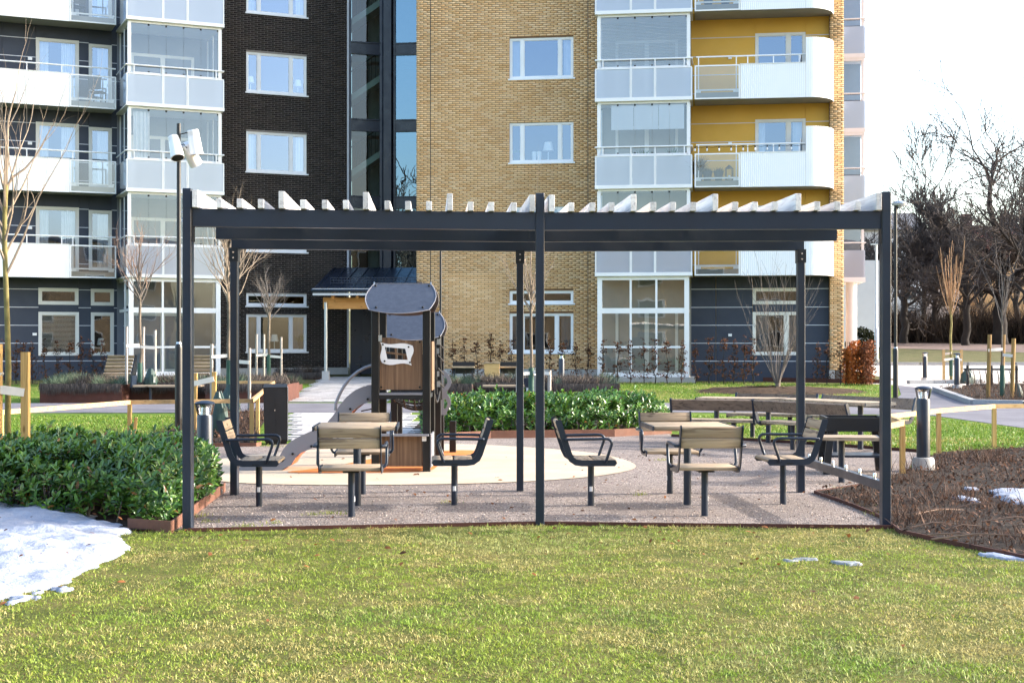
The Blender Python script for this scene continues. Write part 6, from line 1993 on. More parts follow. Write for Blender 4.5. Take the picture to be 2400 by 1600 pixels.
tree('young_tree', (t4.x, t4.y, .55), 'small bare tree in front of the ground floor window of the dark house', 2.3, .05,
     dict(limbs=16, length=.85, levels=3, low=.72, tilt=.7, leader=.9, bend=.10, up=.2, kids_=(3, 5), ratio=.55, spread=.6, segs=5), (M['bark'], M['twig_grey'], M['twig_grey']), 44)
guard_and_stakes((t4.x, t4.y, .3), None, [(-.36, -.1), (.38, .0), (-.2, .3)], 1.5, .036, 'grey round stakes around the small tree by the dark house', (.85, .8))
t5 = P(1245, 806, 33.0)
tree('young_tree', (t5.x, t5.y, 0), 'slender bare tree with pale twigs in front of the yellow brick wall', 2.8, .04,
     dict(limbs=20, length=.95, levels=3, low=.78, tilt=.55, leader=1.7, bend=.09, up=.22, kids_=(3, 4), ratio=.6, spread=.5, segs=5), (M['bark'], M['twig'], M['twig']), 55)
guard_and_stakes((t5.x + .02, t5.y, 0), None, [(-.33, -.1), (.40, -.1), (.1, .45)], .95, .045, 'pale stakes and crossbars around the slender tree behind the middle post', (.80, .82))
t7 = P(2229, 806, 48.5)
tree('young_tree', (t7.x, t7.y, gz(48.5)), 'young tree with tight orange brown twigs beside the driveway', 2.75, .05,
     dict(limbs=17, length=1.5, levels=2, low=.8, tilt=.5, leader=1.4, bend=.05, up=.7, kids_=(2, 4), ratio=.5, spread=.3, segs=6), (M['bark_moss'], M['twig_or'], M['twig_or']), 66, rmin=.006)
guard_and_stakes((t7.x, t7.y, gz(48.5)), None, [(-.28, -.1), (-.18, .2), (.36, .0)], 1.1, .035, 'reddish slim stakes around the young tree beside the driveway', (.75, .95), True, 'pine')
t8 = P(2349, 806, 38.0)
tree('young_tree', (t8.x, t8.y, gz(38)), 'thin grey sapling between tall yellow stakes at the right edge', 2.6, .03,
     dict(limbs=8, length=1.2, levels=2, low=.7, tilt=.35, leader=1.2, bend=.08, up=.25, kids_=(2, 3), ratio=.5, spread=.5, segs=5), (M['bark'], M['twig_grey'], M['twig_grey']), 77, rmin=.004)
guard_and_stakes((t8.x, t8.y, gz(38)), None, [(-.42, -.1), (.22, -.1), (.12, .4)], 1.72, .055, 'tall yellow round stakes around the thin sapling at the right edge', (1.3, 1.15), False, 'stake_y', .05)
# green mesh guards and watering bags
for k, (t, z0, z1, lab) in enumerate(((t2, .4, 1.0, 'in the left planter'), (t3, .0, 1.15, 'behind the left rear pergola post'), (t4, .4, 1.05, 'by the dark house'), (t5, .0, .95, 'behind the middle post'), (t7, .2, .75, 'beside the driveway'), (t8, .1, .9, 'at the right edge'))):
    o = MB().lathe([(.062, z0), (.066, (z0 + z1) / 2), (.062, z1)], 12, (t.x, t.y, gz(t.y))).build('tree_guard', M['guard'], smooth=True)
    tag(o, 'green mesh guard around the trunk of the tree ' + lab, 'tree guard', 'green tree guards')
def bag(loc, w, h, label, seed):
    rng = random.Random(seed); mb = MB(); prof = []
    k = 20; n0 = 0; rings = [(1.0, 0), (1.08, .15), (1.0, .4), (.8, .65), (.5, .88), (.28, 1.0)]
    for r, t in rings:
        for q in range(k):
            a = 2 * math.pi * q / k; rr = w * r * (1 + .16 * math.sin(q * 2.7 + t * 7 + seed) + rng.uniform(-.07, .07))
            mb.v.append((rr * math.cos(a), rr * math.sin(a) * .8, h * t * (1 + rng.uniform(-.03, .03))))
    for i in range(len(rings) - 1):
        for q in range(k): q2 = (q + 1) % k; mb.f.append((i*k+q, i*k+q2, (i+1)*k+q2, (i+1)*k+q))
    mb.f.append(tuple((len(rings) - 1) * k + q for q in range(k)))
    o = mb.build('watering_bag', M['green_bag'], loc=loc, smooth=True)
    tag(o, label, 'bag')
bag(tuple(P(512, 1022, 22.6)[:2]) + (0,), .15, .74, 'dark green watering bag behind the bollard light on the left', 1)
bag((t3.x + .05, t3.y - .12, 0), .20, .62, 'green watering bag round the tree behind the left rear pergola post', 2)
bag((t2.x + .33, t2.y - .2, .45), .15, .42, 'green watering bag in the left planter', 3)
bag(tuple(P(2268, 890, 47)[:2]) + (gz(47),), .22, .5, 'green watering bag between the bollard and the bicycle rack', 4)
bag(tuple(P(2385, 920, 38)[:2]) + (gz(38),), .12, .42, 'small green watering bag at the right edge', 5)

# multi-stem shrub on the mulch mound
sh = G(1822, 918)
root = thing('bare_shrub', 'bare multi stemmed shrub on the mulch mound in the lawn', 'shrub', (sh.x, sh.y, sh.z))
out = []; rg = random.Random(5)
for k in range(22):
    a = k * 2.4; d = Vector((math.cos(a) * .33, math.sin(a) * .33, 1)); grow(rg, Vector((math.cos(a) * .06, math.sin(a) * .06, .25)), d, rg.uniform(1.3, 2.3), .016, 1, 3, out, bend=.05, up=.12, kids_=(3, 4), ratio=.5, spread=.35, segs=5)
mb = MB(); mb.tube([(0, 0, -.05), (.02, 0, .35)], [.09, .07], 9, False); mb.build('stem', M['bark'], root, smooth=True, fixn=False)
link('branches', tubes_mesh('branches', [b for b in out if b[2] == 1], .004), M['twig_grey'], root)
o = link('twigs', tubes_mesh('twigs', [b for b in out if b[2] > 1], .003), M['twig_grey'], root); tag(o, kind='stuff')
mb = MB(); n = 28
for ring, (rr, z) in enumerate(((1.0, -.02), (.8, .07), (.45, .13), (.0, .15))):
    for q in range(n):
        a = 2 * math.pi * q / n; w = rr * (1 + .1 * math.sin(q * 1.7 + ring)); mb.v.append((sh.x + 2.6 * w * math.cos(a), sh.y + 2.0 * w * math.sin(a), gz(sh.y + 2.0 * w * math.sin(a)) + z + .02 * math.sin(q * 2.3 + ring * 2)))
for r_ in range(3):
    for q in range(n): q2 = (q + 1) % n; mb.f.append((r_*n+q, r_*n+q2, (r_+1)*n+q2, (r_+1)*n+q))
tag(mb.build('mulch_mound', M['mulch'], smooth=True, fixn=False), kind='structure')

# ------------------------------------------------------------------ beech saplings along the house fronts
def sapling_proto(seed, h=1.45):
    rng = random.Random(seed); root = thing('beech_sapling', 'x', 'sapling', (0, 0, 0), 0)
    out = []
    pts = [Vector((0, 0, -.03))]; 
    for i in range(8): pts.append(Vector((rng.gauss(0, .025), rng.gauss(0, .02), h * (i + 1) / 8)))
    mb = MB(); mb.tube(pts, [.017 - .0016 * i for i in range(9)], 6, False)
    L = []
    for k in range(34):
        t = rng.uniform(.06, 1); i = min(7, int(t * 8)); p = pts[i].lerp(pts[i+1], t * 8 - i); a = rng.uniform(0, 6.28)
        l = rng.uniform(.12, .34) * (1.15 - t * .75); d = Vector((math.cos(a), math.sin(a) * .7, rng.uniform(.1, .6))).normalized(); q = p + d * l
        mb.tube([p, (p + q) / 2 + Vector((0, 0, .01)), q], [.006, .004, .003], 3, False)
        for m in range(rng.randint(4, 9)): L.append(p.lerp(q, rng.uniform(.2, 1.05)) + Vector((rng.gauss(0, .025), rng.gauss(0, .025), rng.gauss(0, .025))))
    mb.build('stem', M['bark_dk'], root, fixn=False)
    Lp = np.array([tuple(v) for v in L]); r = np.random.default_rng(seed); n = len(Lp)
    o = leaf_cards('dry_leaves', Lp[:, 0], Lp[:, 1], Lp[:, 2], .045 + .05 * r.random(n), mixcol(S(64, 44, 36), S(128, 84, 56), r.random(n) ** 1.5), seed, flat=.8); o.parent = root; tag(o, kind='stuff')
    return root
protos = [sapling_proto(100 + k) for k in range(4)]
used_p = [False] * 4
ordn = ['first', 'second', 'third', 'fourth', 'fifth', 'sixth', 'seventh', 'eighth', 'ninth', 'tenth', 'eleventh', 'twelfth', 'thirteenth', 'fourteenth', 'fifteenth', 'sixteenth', 'seventeenth', 'eighteenth']
def place_saplings(items, place):
    rng = random.Random(len(items))
    for i, (px_, top, y) in enumerate(items):
        k = (i * 3 + len(items)) % 4; pr = protos[k]
        o = pr if not used_p[k] else copy_tree(pr); used_p[k] = True
        x, yy = XY(px_, y); g = gz(y) + (.05 if y > 40 else 0)
        o.location = (x, yy, g); h = (CAM_H - (top - HZN) / FPX * y) - g
        s = h / 1.45; o.scale = (s * rng.uniform(.9, 1.3), s * rng.uniform(.9, 1.2), s); o.rotation_euler = (0, 0, rng.uniform(0, 6))
        o['label'] = '%s beech sapling from the left %s' % (ordn[i], place); o['group'] = 'beech saplings along the house fronts'
place_saplings([(1062, 800, 47.5), (1088, 795, 47.5), (1118, 800, 47.5), (1150, 782, 47.5), (1175, 800, 47.5), (1198, 800, 47.5)], 'before the yellow brick wall left of the middle post')
place_saplings([(1288, 798, 47.2), (1318, 800, 47.2), (1350, 802, 47.2), (1378, 796, 47.2), (1412, 800, 47), (1447, 798, 47), (1478, 798, 47), (1510, 796, 46.8), (1536, 798, 46.8), (1564, 798, 46.8), (1598, 798, 46.8), (1630, 800, 46.6), (1662, 795, 46.6), (1696, 790, 46.6), (1720, 798, 46.6), (1744, 790, 46.6), (1766, 796, 46.6)], 'in the row right of the middle post')
place_saplings([(1915, 805, 46.2), (1938, 800, 46.2), (1970, 805, 46.0)], 'between the right rear post and the rusty coloured hedge')
place_saplings([(12, 800, 46.5), (38, 800, 46.5), (56, 800, 46.5), (76, 804, 46.5), (105, 798, 46.5), (134, 802, 46.5), (165, 800, 46.5), (190, 790, 46.5), (217, 800, 46.5), (240, 800, 46.5)], 'before the blue grey boards of the dark house')
# clipped rusty beech block at the corner
def beech_block(px0, px1, top, y, label, c1, c2, seed):
    x0, x1 = XY(px0, y)[0], XY(px1, y)[0]; g = gz(y); h = CAM_H - (top - HZN) / FPX * y - g
    root = thing('beech_hedge', label, 'hedge', ((x0 + x1) / 2, y, g))
    r = np.random.default_rng(seed); n = 2600; w = x1 - x0
    X = r.uniform(-w/2, w/2, n) * (1 + .1 * r.normal(0, 1, n)); Yy = r.normal(0, .22, n); Z = r.uniform(.03, 1, n) ** .9 * h * (.93 + .1 * np.sin(X * 9))
    o = leaf_cards('dry_leaves', X, Yy, Z, .06 + .05 * r.random(n), mixcol(c1, c2, r.random(n)), seed, flat=.9); o.parent = root; tag(o, kind='stuff')
    mb = MB(); rr = random.Random(seed)
    for k in range(7):
        xx = -w/2 + w * (k + .5) / 7; mb.tube([(xx, 0, 0), (xx + rr.gauss(0, .04), rr.gauss(0, .05), h * .5), (xx + rr.gauss(0, .08), 0, h)], [.018, .012, .005], 5, False)
    mb.build('stems', M['bark_dk'], root, fixn=False)
beech_block(1980, 2010, 801, 46.2, 'bright rust orange beech hedge clump at the corner of the yellow house', S(150, 80, 38), S(196, 116, 58), 1)
beech_block(2010, 2046, 800, 46.0, 'darker brown beech hedge clump right of the orange one', S(84, 52, 36), S(138, 84, 54), 2)

# ------------------------------------------------------------------ far trees, thicket and houses
def far_tree(px_, y, h, label, seed, **kw):
    x = XY(px_, y)[0]
    c = dict(limbs=9, length=h * .42, levels=4, low=.45, tilt=.75, leader=h * .42, bend=.16, up=.12, kids_=(4, 5), ratio=.58, spread=.75, segs=5); c.update(kw.pop('crown', {}))
    return tree('bare_tree', (x, y, gz(y) - .2), label, h * kw.pop('th', .5), kw.pop('r', .22), c, kw.pop('mats', (M['bark_dk'], M['bark_dk'], M['bark_far'])), seed, 'bare trees behind the driveway', rmin=kw.pop('rmin', .018), lean=kw.pop('lean', (0, 0)))
far_tree(2192, 96, 15.5, 'tall feathery bare birch above the driveway', 3, r=.20, th=.45, crown=dict(limbs=26, length=2.9, low=.25, tilt=.6, leader=4.8, up=.25, ratio=.6, spread=.6, kids_=(5, 7)), mats=(M['bark_far'], M['bark_far'], M['bark_far']))
far_tree(2345, 92, 16.5, 'big dark oak with crooked limbs near the right edge', 7, r=.5, th=.32, crown=dict(limbs=10, length=5.4, low=.5, tilt=.9, leader=6.8, bend=.26, up=.08, ratio=.62, spread=.85, kids_=(5, 6)), rmin=.02)
far_tree(2120, 94, 11.5, 'dark crooked bare tree left of the feathery birch', 11, r=.28, th=.4, crown=dict(limbs=9, length=3.0, low=.55, tilt=.95, leader=3.2, bend=.22, up=.1, kids_=(5, 6)))
far_tree(2055, 98, 10.0, 'bare tree showing between the gable and the right front post', 13, r=.2, crown=dict(limbs=13, length=2.2, low=.35, tilt=.7, leader=3.0))
far_tree(2265, 90, 10.5, 'bare tree right of the feathery birch', 17, r=.26, th=.38, crown=dict(limbs=9, length=3.0, low=.55, tilt=.9, leader=3.6, bend=.22, up=.1, kids_=(5, 6)))
far_tree(2425, 82, 16, 'bare tree reaching in from the right edge', 19, r=.3, th=.35, crown=dict(limbs=12, length=5.4, low=.45, tilt=.95, leader=7.0, bend=.2, up=.1, kids_=(4, 6)))
far_tree(2018, 104, 9.5, 'thin bare tree just right of the white gable balconies', 23, r=.15, crown=dict(limbs=14, length=1.8, low=.3, tilt=.6, leader=2.4))
far_tree(2385, 104, 13, 'bare tree standing behind the big dark oak', 29, r=.25, th=.4, crown=dict(limbs=10, length=3.2, leader=3.8))
far_tree(2165, 108, 12, 'bare tree half hidden behind the feathery birch', 31, r=.22, th=.4, crown=dict(limbs=12, length=2.8, leader=3.4))
far_tree(2300, 110, 12, 'bare tree filling the gap between birch and oak', 37, r=.22, th=.4, crown=dict(limbs=12, length=3.0, leader=3.0))
def thicket():
    root = thing('thicket', 'dark leafless thicket along the foot of the far trees', 'thicket', kind='stuff')
    rng = np.random.default_rng(6); n = 20000
    X = rng.uniform(21, 62, n); Y = 99 - (X - 21) * .22 + rng.normal(0, 1.2, n); Z = np.array([gz(y) for y in Y]) - .1
    H = (1.2 + 2.6 * rng.random(n)) * (.6 + .7 * fbm(X * .35, Y * .35, 3, 2))
    o = blades('thicket_stems', X, Y, Z, H, .022 + .05 * rng.random(n), .55, mixcol(S(34, 29, 26), S(84, 70, 60), rng.random(n)), 4, 'dryleaf', .1); o.parent = root; tag(o, kind='stuff')
thicket()
def far_house(name, x0, x1, y, z0, z1, roofh, wm, rm, label, windows=(), chim=()):
    root = thing(name, label, 'building', ((x0 + x1) / 2, y, 0)); w = (x1 - x0) / 2
    MB().box(-w, w, 0, 9, z0, z1).build('wall', wm, root)
    if roofh:
        mb = MB(); mb.prism([(-.4, z1), (9.4, z1), (4.5, z1 + roofh)], -w - .3, w + .3, 'x'); rf_ = mb.build('roof', rm, root)
        for cx_ in chim: MB().box(cx_ - .6, cx_ + .6, 3.6, 5.0, z1 + roofh * .5, z1 + roofh + 1.6).build('chimney', M['far_brick'], rf_)
    for (a, b, c, d) in windows:
        MB().box(a, b, -.06, .1, c, d).build('window', M['steel_dk'], root)
def wins(w, z0, z1, nx, nz):
    out = []
    for i in range(nx):
        for j in range(nz):
            a = -w + 2 * w * (i + .3) / nx; c = z0 + (z1 - z0) * (j + .3) / nz
            out.append((a, a + 2 * w * .4 / nx, c, c + (z1 - z0) * .5 / nz))
    return out
far_house('far_grey_house', 35, 43.5, 150, 0, 13.5, 2.2, M['far_wall'], M['far_dark'], 'far pale grey block with dark roof behind the left bare trees', wins(4.2, 3, 13, 3, 4))
far_house('far_pale_house', 46, 57, 165, 0, 11.0, 3.2, M['far_wall'], M['roof_red'], 'far pale house with red roof behind the feathery birch', wins(5.5, 2, 11, 4, 3), (-3, 2.5))
far_house('far_brick_house', 60, 70, 190, 0, 14.0, 3.6, M['far_brick'], M['roof_red'], 'far red brown house with two chimneys behind the oak', wins(5, 2, 13, 4, 4), (-3, 2.5))
far_house('far_orange_house', 50, 68, 150, 0, 10.5, 3.5, M['far_orange'], M['roof_red'], 'far orange rendered house near the right edge', wins(9, 2, 10.5, 6, 3), (5,))
far_house('white_gable_house', 15.5, 22.0, 85, 0, 6.5, 0, M['white_wall'], M['far_dark'], 'bright white low wall behind the round columns', ())

# trees of the courtyard that stand outside the picture: their image shows in the stair glass
off_crown = dict(limbs=12, length=2.6, levels=4, low=.4, tilt=.8, leader=2.6, bend=.16, up=.12, kids_=(4, 5), ratio=.58, spread=.75, segs=5)
for k, (x, y, h, sd, lab) in enumerate((
                                 (-27, -14, 9.0, 51, 'tall bare tree behind the viewer on the left'), (-34, -24, 10.0, 53, 'tallest bare tree far behind the viewer on the left'))):
    c = dict(off_crown)
    c.update(length=5.0, leader=5.5)
    tree('bare_tree', (x, y, -.1), lab, h, .35, c, (M['bark_dk'], M['bark_dk'], M['bark_far']), sd, 'bare trees outside the picture', rmin=.03)

M['opp_wall'] = plain('opposite_brick', S(190, 164, 132), 0.9, 0.1, 3.0)
# house across the courtyard, behind the viewer: it is what the ground floor panes mirror
oh = thing('opposite_house', 'long yellow brick house across the courtyard behind the viewer', 'building', (4, -30, 0), math.pi)
MB().box(-38, 38, 0, 10, -.2, 11.5).build('wall', M['opp_wall'], oh); MB().box(-38.3, 38.3, -.3, 10.3, 11.5, 11.8).build('roof', M['far_dark'], oh)
wf_ = MB(); wf_.box(-1.1, 1.1, -.08, .0, -.75, .75); wf_me = wf_.mesh('window'); wf_me.materials.append(M['white'])
wp_ = MB(); wp_.box(-.95, .95, -.1, -.081, -.62, .62); wp_me = wp_.mesh('pane'); wp_me.materials.append(M['steel_dk'])
for i in range(14):
    for j in range(4):
        w_ = link('window', wf_me, None, oh, (-35 + i * 5.4, 0, 1.9 + j * 2.8)); link('pane', wp_me, None, w_)
# ================================================================== planters with lavender and built-in benches
def planter(name, blocks, label, h=.47, plants=True, seed=1, bench_box=None):
    """corten trough with a recess for the bench; blocks: list of (x0,x1,y0,y1)"""
    root = thing(name, label, 'planter')
    for x0, x1, y0, y1 in blocks:
        g = gz(y0); mb = MB(); t = .03
        mb.box(x0, x1, y0, y0 + t, g - .1, g + h); mb.box(x0, x1, y1 - t, y1, g - .1, g + h); mb.box(x0, x0 + t, y0 + t, y1 - t, g - .1, g + h); mb.box(x1 - t, x1, y0 + t, y1 - t, g - .1, g + h)
        mb.build('trough_wall', M['corten'], root, fixn=False)
        MB().box(x0 + t, x1 - t, y0 + t, y1 - t, g + h - .2, g + h - .06).build('soil_fill', M['soil'], root, fixn=False)
    return root
def lavender(name, rects, z, label, n, seed, green=.25):
    rng = np.random.default_rng(seed); Xs, Ys = [], []
    area = [ (r[1]-r[0])*(r[3]-r[2]) for r in rects]; tot = sum(area)
    for r, a in zip(rects, area):
        k = int(n * a / tot); Xs.append(rng.uniform(r[0], r[1], k)); Ys.append(rng.uniform(r[2], r[3], k))
    X = np.concatenate(Xs); Y = np.concatenate(Ys); m = len(X)
    gr = fbm(X * 1.1, Y * 1.1, seed, 2)
    isg = gr > (1 - green) * .78
    col = np.where(isg[:, None], mixcol(S(60, 76, 62), S(108, 122, 100), rng.random(m)), mixcol(S(46, 41, 38), S(108, 97, 88), rng.random(m)))
    Z = np.array([gz(y) for y in Y]) + z
    H = (.20 + .22 * rng.random(m)) * (.7 + .6 * fbm(X * 2, Y * 2, seed + 2, 2))
    root = thing(name, label, 'lavender', kind='stuff')
    o = blades('stalks', X, Y, Z, H, .010 + .012 * rng.random(m), .7, col, seed, 'lav', .3); o.parent = root; tag(o, kind='stuff')
    # fringe hanging over the front rim
    Xf = np.concatenate([rng.uniform(r[0], r[1], int(2600 * (r[1] - r[0]) / 4)) for r in rects]); Yf = np.concatenate([np.full(int(2600 * (r[1] - r[0]) / 4), r[2] - .02) for r in rects]); m = len(Xf)
    c = mixcol(S(42, 38, 35), S(104, 94, 86), rng.random(m)); W = .008 + .010 * rng.random(m)
    a = rng.uniform(0, 6.28, m); V = np.zeros((m, 5, 3), dtype=np.float32); zf = np.array([gz(y) for y in Yf]) + z + .05
    L = (.12 + .16 * rng.random(m)) * (.6 + .9 * fbm(Xf * 2.2, Yf, seed + 8, 2)); dx = rng.normal(0, .06, m)
    for i, (s, t, oy, oz) in enumerate(((-1, 0, .06, .0), (1, 0, .06, .0), (-1, .5, -.06, .05), (1, .5, -.06, .05), (0, 1, -.10, -1.0))):
        V[:, i, 0] = Xf + s * W * .5 + dx * t; V[:, i, 1] = Yf + oy - .03 * rng.random(m) * t; V[:, i, 2] = zf + (oz if oz >= 0 else oz * L)
    F0 = np.array([(0, 1, 3), (0, 3, 2), (2, 3, 4)], dtype=np.int32); F = (F0[None] + (np.arange(m) * 5)[:, None, None]).reshape(-1, 3)
    o = link('hanging_stalks', np_mesh('hanging_stalks', V.reshape(-1, 3), F, True, np.repeat(c[:, None, :], 5, 1).reshape(-1, 3)), M['lav'], root); tag(o, kind='stuff')
yF = 36.0
def X36(px_): return XY(px_, yF)[0]
lb = [(X36(93), X36(286), yF, yF + 2.4), (X36(286) + .01, X36(480), yF + .75, yF + 2.4), (X36(480) + .01, X36(668), yF, yF + 2.4)]
planter('corten_planter', lb, 'rust brown planter with bench recess on the left')
lavender('lavender_mass', [(a + .05, b - .05, c + .05, d - .05) for a, b, c, d in lb], .40, 'grey brown lavender spilling over the left planter', 9000, 3, .3)
rb = [(X36(1000), X36(1107), yF, yF + 2.4), (X36(1107) + .01, X36(1294), yF + .75, yF + 2.4), (X36(1294) + .01, X36(1452), yF, yF + 2.4)]
planter('corten_planter', rb, 'rust brown planter with bench recess behind the middle laurel hedge')
lavender('lavender_mass', [(a + .05, b - .05, c + .05, d - .05) for a, b, c, d in rb], .40, 'grey brown lavender spilling over the planter in the middle', 9000, 5, .3)
def slab_bench(x0, x1, y, label):
    root = thing('slab_bench', label, 'bench'); g = gz(y)
    for k in range(3): MB().box(x0, x1, y + .02 + k * .16, y + .165 + k * .16, g + .41, g + .455, .006).build('seat_board', M['wood_x'], root)
    for x in (x0 + .4, x1 - .4): MB().lathe([(.04, g - .05), (.04, g + .41)], 10, (x, y + .25, 0)).build('leg', M['steel'], root, smooth=True)
    return root
b_ = slab_bench(X36(310), X36(470), yF, 'thin slab bench in the recess of the left planter')
for z in (.46, .62): pass
MB().box(X36(306), X36(309), yF, yF + .5, gz(yF) + .40, gz(yF) + .70).build('arm_plate', M['steel'], b_)
slab_bench(X36(1131), X36(1262), yF, 'thin slab bench in the recess of the middle planter')
# low planter at the dark wall and the small stepped one
yp = 50.3
w0, w1 = XY(640, yp)[0], XY(757, yp)[0]
planter('corten_planter', [(w0, w1, yp, yp + 1.2)], 'low rust brown planter under the dark brick wall', .22)
lavender('lavender_mass', [(w0 + .05, w1 - .05, yp + .05, yp + 1.1)], .16, 'greyish shrubs in the low planter under the dark brick wall', 2600, 7, .05)
ys = 41.0; planter('corten_planter', [(XY(668, ys)[0], XY(690, ys)[0], ys, ys + 1.6)], 'small stepped rust planter at the edge of the paving', .22)
lavender('lavender_mass', [(XY(668, ys)[0] + .03, XY(690, ys)[0] - .03, ys + .05, ys + 1.5)], .16, 'yellowish tuft in the small stepped planter', 500, 9, .5)
# dark bench against the entrance wall, wooden loungers, picnic seats in front of the yellow house
e = thing('wall_bench', 'dark metal bench against the dark brick wall beside the entrance', 'bench', (XY(880, 53)[0], 53.0, gz(53)))
MB().box(-.75, .65, -.2, .2, .42, .47).build('seat', M['steel_dk'], e)
for x in (-.6, -.02, .55): MB().box(x - .03, x + .03, -.18, .18, 0, .42).build('leg', M['steel_dk'], e)
def lounger(px_, y, label):
    r_ = thing('wooden_lounger', label, 'lounger', (XY(px_, y)[0], y, gz(y) + .05))
    for k in range(6):
        mb = MB(); z = .35 + k * .11; yy = .3 - .0 + k * .09; mb.bar((-.42, yy, z), (.42, yy, z), .03, .10, (0, -.6, 1)); mb.build('back_board', M['wood_x'], r_)
    for k in range(4): MB().box(-.42, .42, -.25 + k * .13, -.14 + k * .13, .30, .33).build('seat_board', M['wood_x'], r_)
    for x in (-.45, .45):
        mb = MB(); mb.prism([(-.3, 0), (.8, 0), (.9, .92), (.82, .96), (.3, .36), (-.3, .33)], x - .02, x + .02, 'x'); mb.build('side_panel', M['steel_dk'], r_)
lounger(268, 44.5, 'wooden deck lounger behind the left planter'); lounger(455, 44.5, 'wooden deck lounger behind the lamp post')
def picnic(px0, px1, y, label):
    r_ = thing('picnic_bench', label, 'bench', (XY((px0 + px1) / 2, y)[0], y, gz(y))); w = (XY(px1, y)[0] - XY(px0, y)[0]) / 2
    for k in range(3): MB().box(-w, w, -.25 + k * .17, -.09 + k * .17, .68, .72).build('board', M['wood_x'], r_)
    for sx in (-1, 1):
        mb = MB(); mb.bar((sx * w * .8, -.2, 0), (sx * w * .8, 0, .68), .05, .05); mb.bar((sx * w * .8, .2, 0), (sx * w * .8, 0, .68), .05, .05); mb.build('leg', M['steel_dk'], r_)
    MB().box(-w, w, .35, .38, .50, .86).build('backrest', M['steel_dk'], r_)
picnic(1060, 1112, 42.5, 'dark picnic bench left of the wooden box behind the middle planter'); picnic(1172, 1216, 42.5, 'dark picnic bench right of the wooden box behind the middle planter')
bx = thing('wooden_box', 'pale wooden box between the picnic benches', 'box', (XY(1153, 42)[0], 42.0, gz(42)))
MB().box(-.22, .22, -.2, .2, .1, .82).build('body', M['pine'], bx); MB().box(-.24, .24, -.22, .22, .82, .86).build('lid', M['wood_x'], bx)

# ================================================================== fences of slim rails
def rail_fence(name, pts, h, label, posts=None, r=.035):
    root = thing(name, label, 'fence')
    for a, b in zip(pts[:-1], pts[1:]):
        mb = MB(); mb.bar((a[0], a[1], gz(a[1]) + h), (b[0], b[1], gz(b[1]) + h), .045, .06); mb.build('rail', M['pine'], root)
    for p in (posts or pts):
        mb = MB(); mb.bar((p[0], p[1], -.1), (p[0], p[1], gz(p[1]) + h - .032), .055, .055); mb.build('fence_post', M['pine_z'], root)
    return root
A_, B_, C_, D_, E_ = XY(2, 17.8), XY(304, 20.9), XY(590, 21.4), XY(642, 31.8), XY(452, 32.0)
rail_fence('rail_fence', [XY(-90, 17.0), A_, B_, C_, D_, E_], .645, 'slim pine rail fence round the sapling bed on the left', [XY(-90, 17.0), A_, B_, C_, XY(604, 23.6), D_, E_])
mb = MB(); p = Vector((*B_, 0)); mb.bar((p.x + .04, p.y + .05, .02), (p.x + .09, p.y + .02, .42), .04, .03); tag(mb.build('fence_brace', M['pine_z']), 'short leaning pine stick against the left fence post', 'stick')
rail_fence('rail_fence', [XY(2082, 15.6), XY(2115, 16.2), XY(2080, 17.6), XY(2200, 19.2), XY(2330, 20.6), XY(2480, 20.8)], .60, 'slim pine rail fence round the bare bed on the right')
# pair of pine stakes with a strap behind the left bollard
sp = thing('tree_support', 'two pine stakes with a pale strap behind the left bollard light', 'tree stake', (*XY(478, 24.5), 0))
for x, h in ((-.17, 1.0), (.16, 1.02)):
    mb = MB(); mb.bar((x, 0, -.05), (x + .02, 0, h), .07, .07, (0, 1, 0)); mb.build('stake', M['pine_z'], sp)
mb = MB(); mb.bar((-.17, -.045, .82), (.18, -.045, .90), .012, .09); mb.build('strap', M['strap'], sp)

# ================================================================== lamps
def lamp_post(loc, h, label, sleeve=1.5, r0=.058, r1=.034, head=None, top=None):
    root = thing('street_lamp', label, 'street lamp', loc)
    MB().lathe([(r0, -.05), (r0, sleeve - .06), (r0 * .9, sleeve - .02), (r1, sleeve + .02)], 16).build('lower_pole', M['black'], root, smooth=True)
    MB().lathe([(r1, sleeve), (r1 * .92, h)], 14).build('upper_pole', M['black'], root, smooth=True)
    MB().lathe([(r0 * .92, sleeve - .05), (r1 * 1.05, sleeve + .03)], 16).build('collar', M['galv'], root, smooth=True)
    return root
l1 = P(419, 806, 21.0)
lp = lamp_post((l1.x, l1.y, 0), P(419, 290, 21).z, 'black lamp post with three white spotlights behind the left front post', 1.5, .056, .033)
def spot(par, c, d, L=.36, r=.10):
    d = Vector(d).normalized(); c = Vector(c)
    mb = MB(); t = [0, .05, .06, .14, .15, .2, .21, .26, 1.0]; rr = [.78, .82, .80, .83, .81, .84, .82, .85, 1.0]
    mb.tube([c + d * (L * (q - .35)) for q in t], [r * q for q in rr], 20); s = mb.build('spotlight', M['white'], par, smooth=True)
    e0 = c + d * (L * .652); MB().tube([e0, e0 + d * .004], r * .86, 20).build('lens', M['black'], s, smooth=True)
    return s
for a, b, d in ((412, 340, (.25, -.35, -.85)), (438, 352, (.35, .5, -.75)), (455, 325, (.12, .1, -.95))):
    p = P(a, b, 21.0) - l1; s = spot(lp, (p.x, p.y + (.12 if a == 438 else -.05 if a == 412 else 0), P(a, b, 21).z), d)
    q = Vector((p.x, 0, P(a, b, 21).z)); mb = MB(); mb.tube([(0, 0, q.z + .06), (q.x * .6, 0, q.z + .09), (q.x, 0, q.z + .03)], .009, 6); mb.build('bracket', M['black'], s)
l2 = P(1033, 806, 39.5); lp2 = lamp_post((l2.x, l2.y, gz(39.5)), 4.75, 'thin black lamp post in front of the yellow brick wall', 1.55, .057, .034)
spot(lp2, (.1, 0, 4.6), (.2, -.2, -.9)); spot(lp2, (-.1, 0, 4.5), (-.2, -.2, -.9))
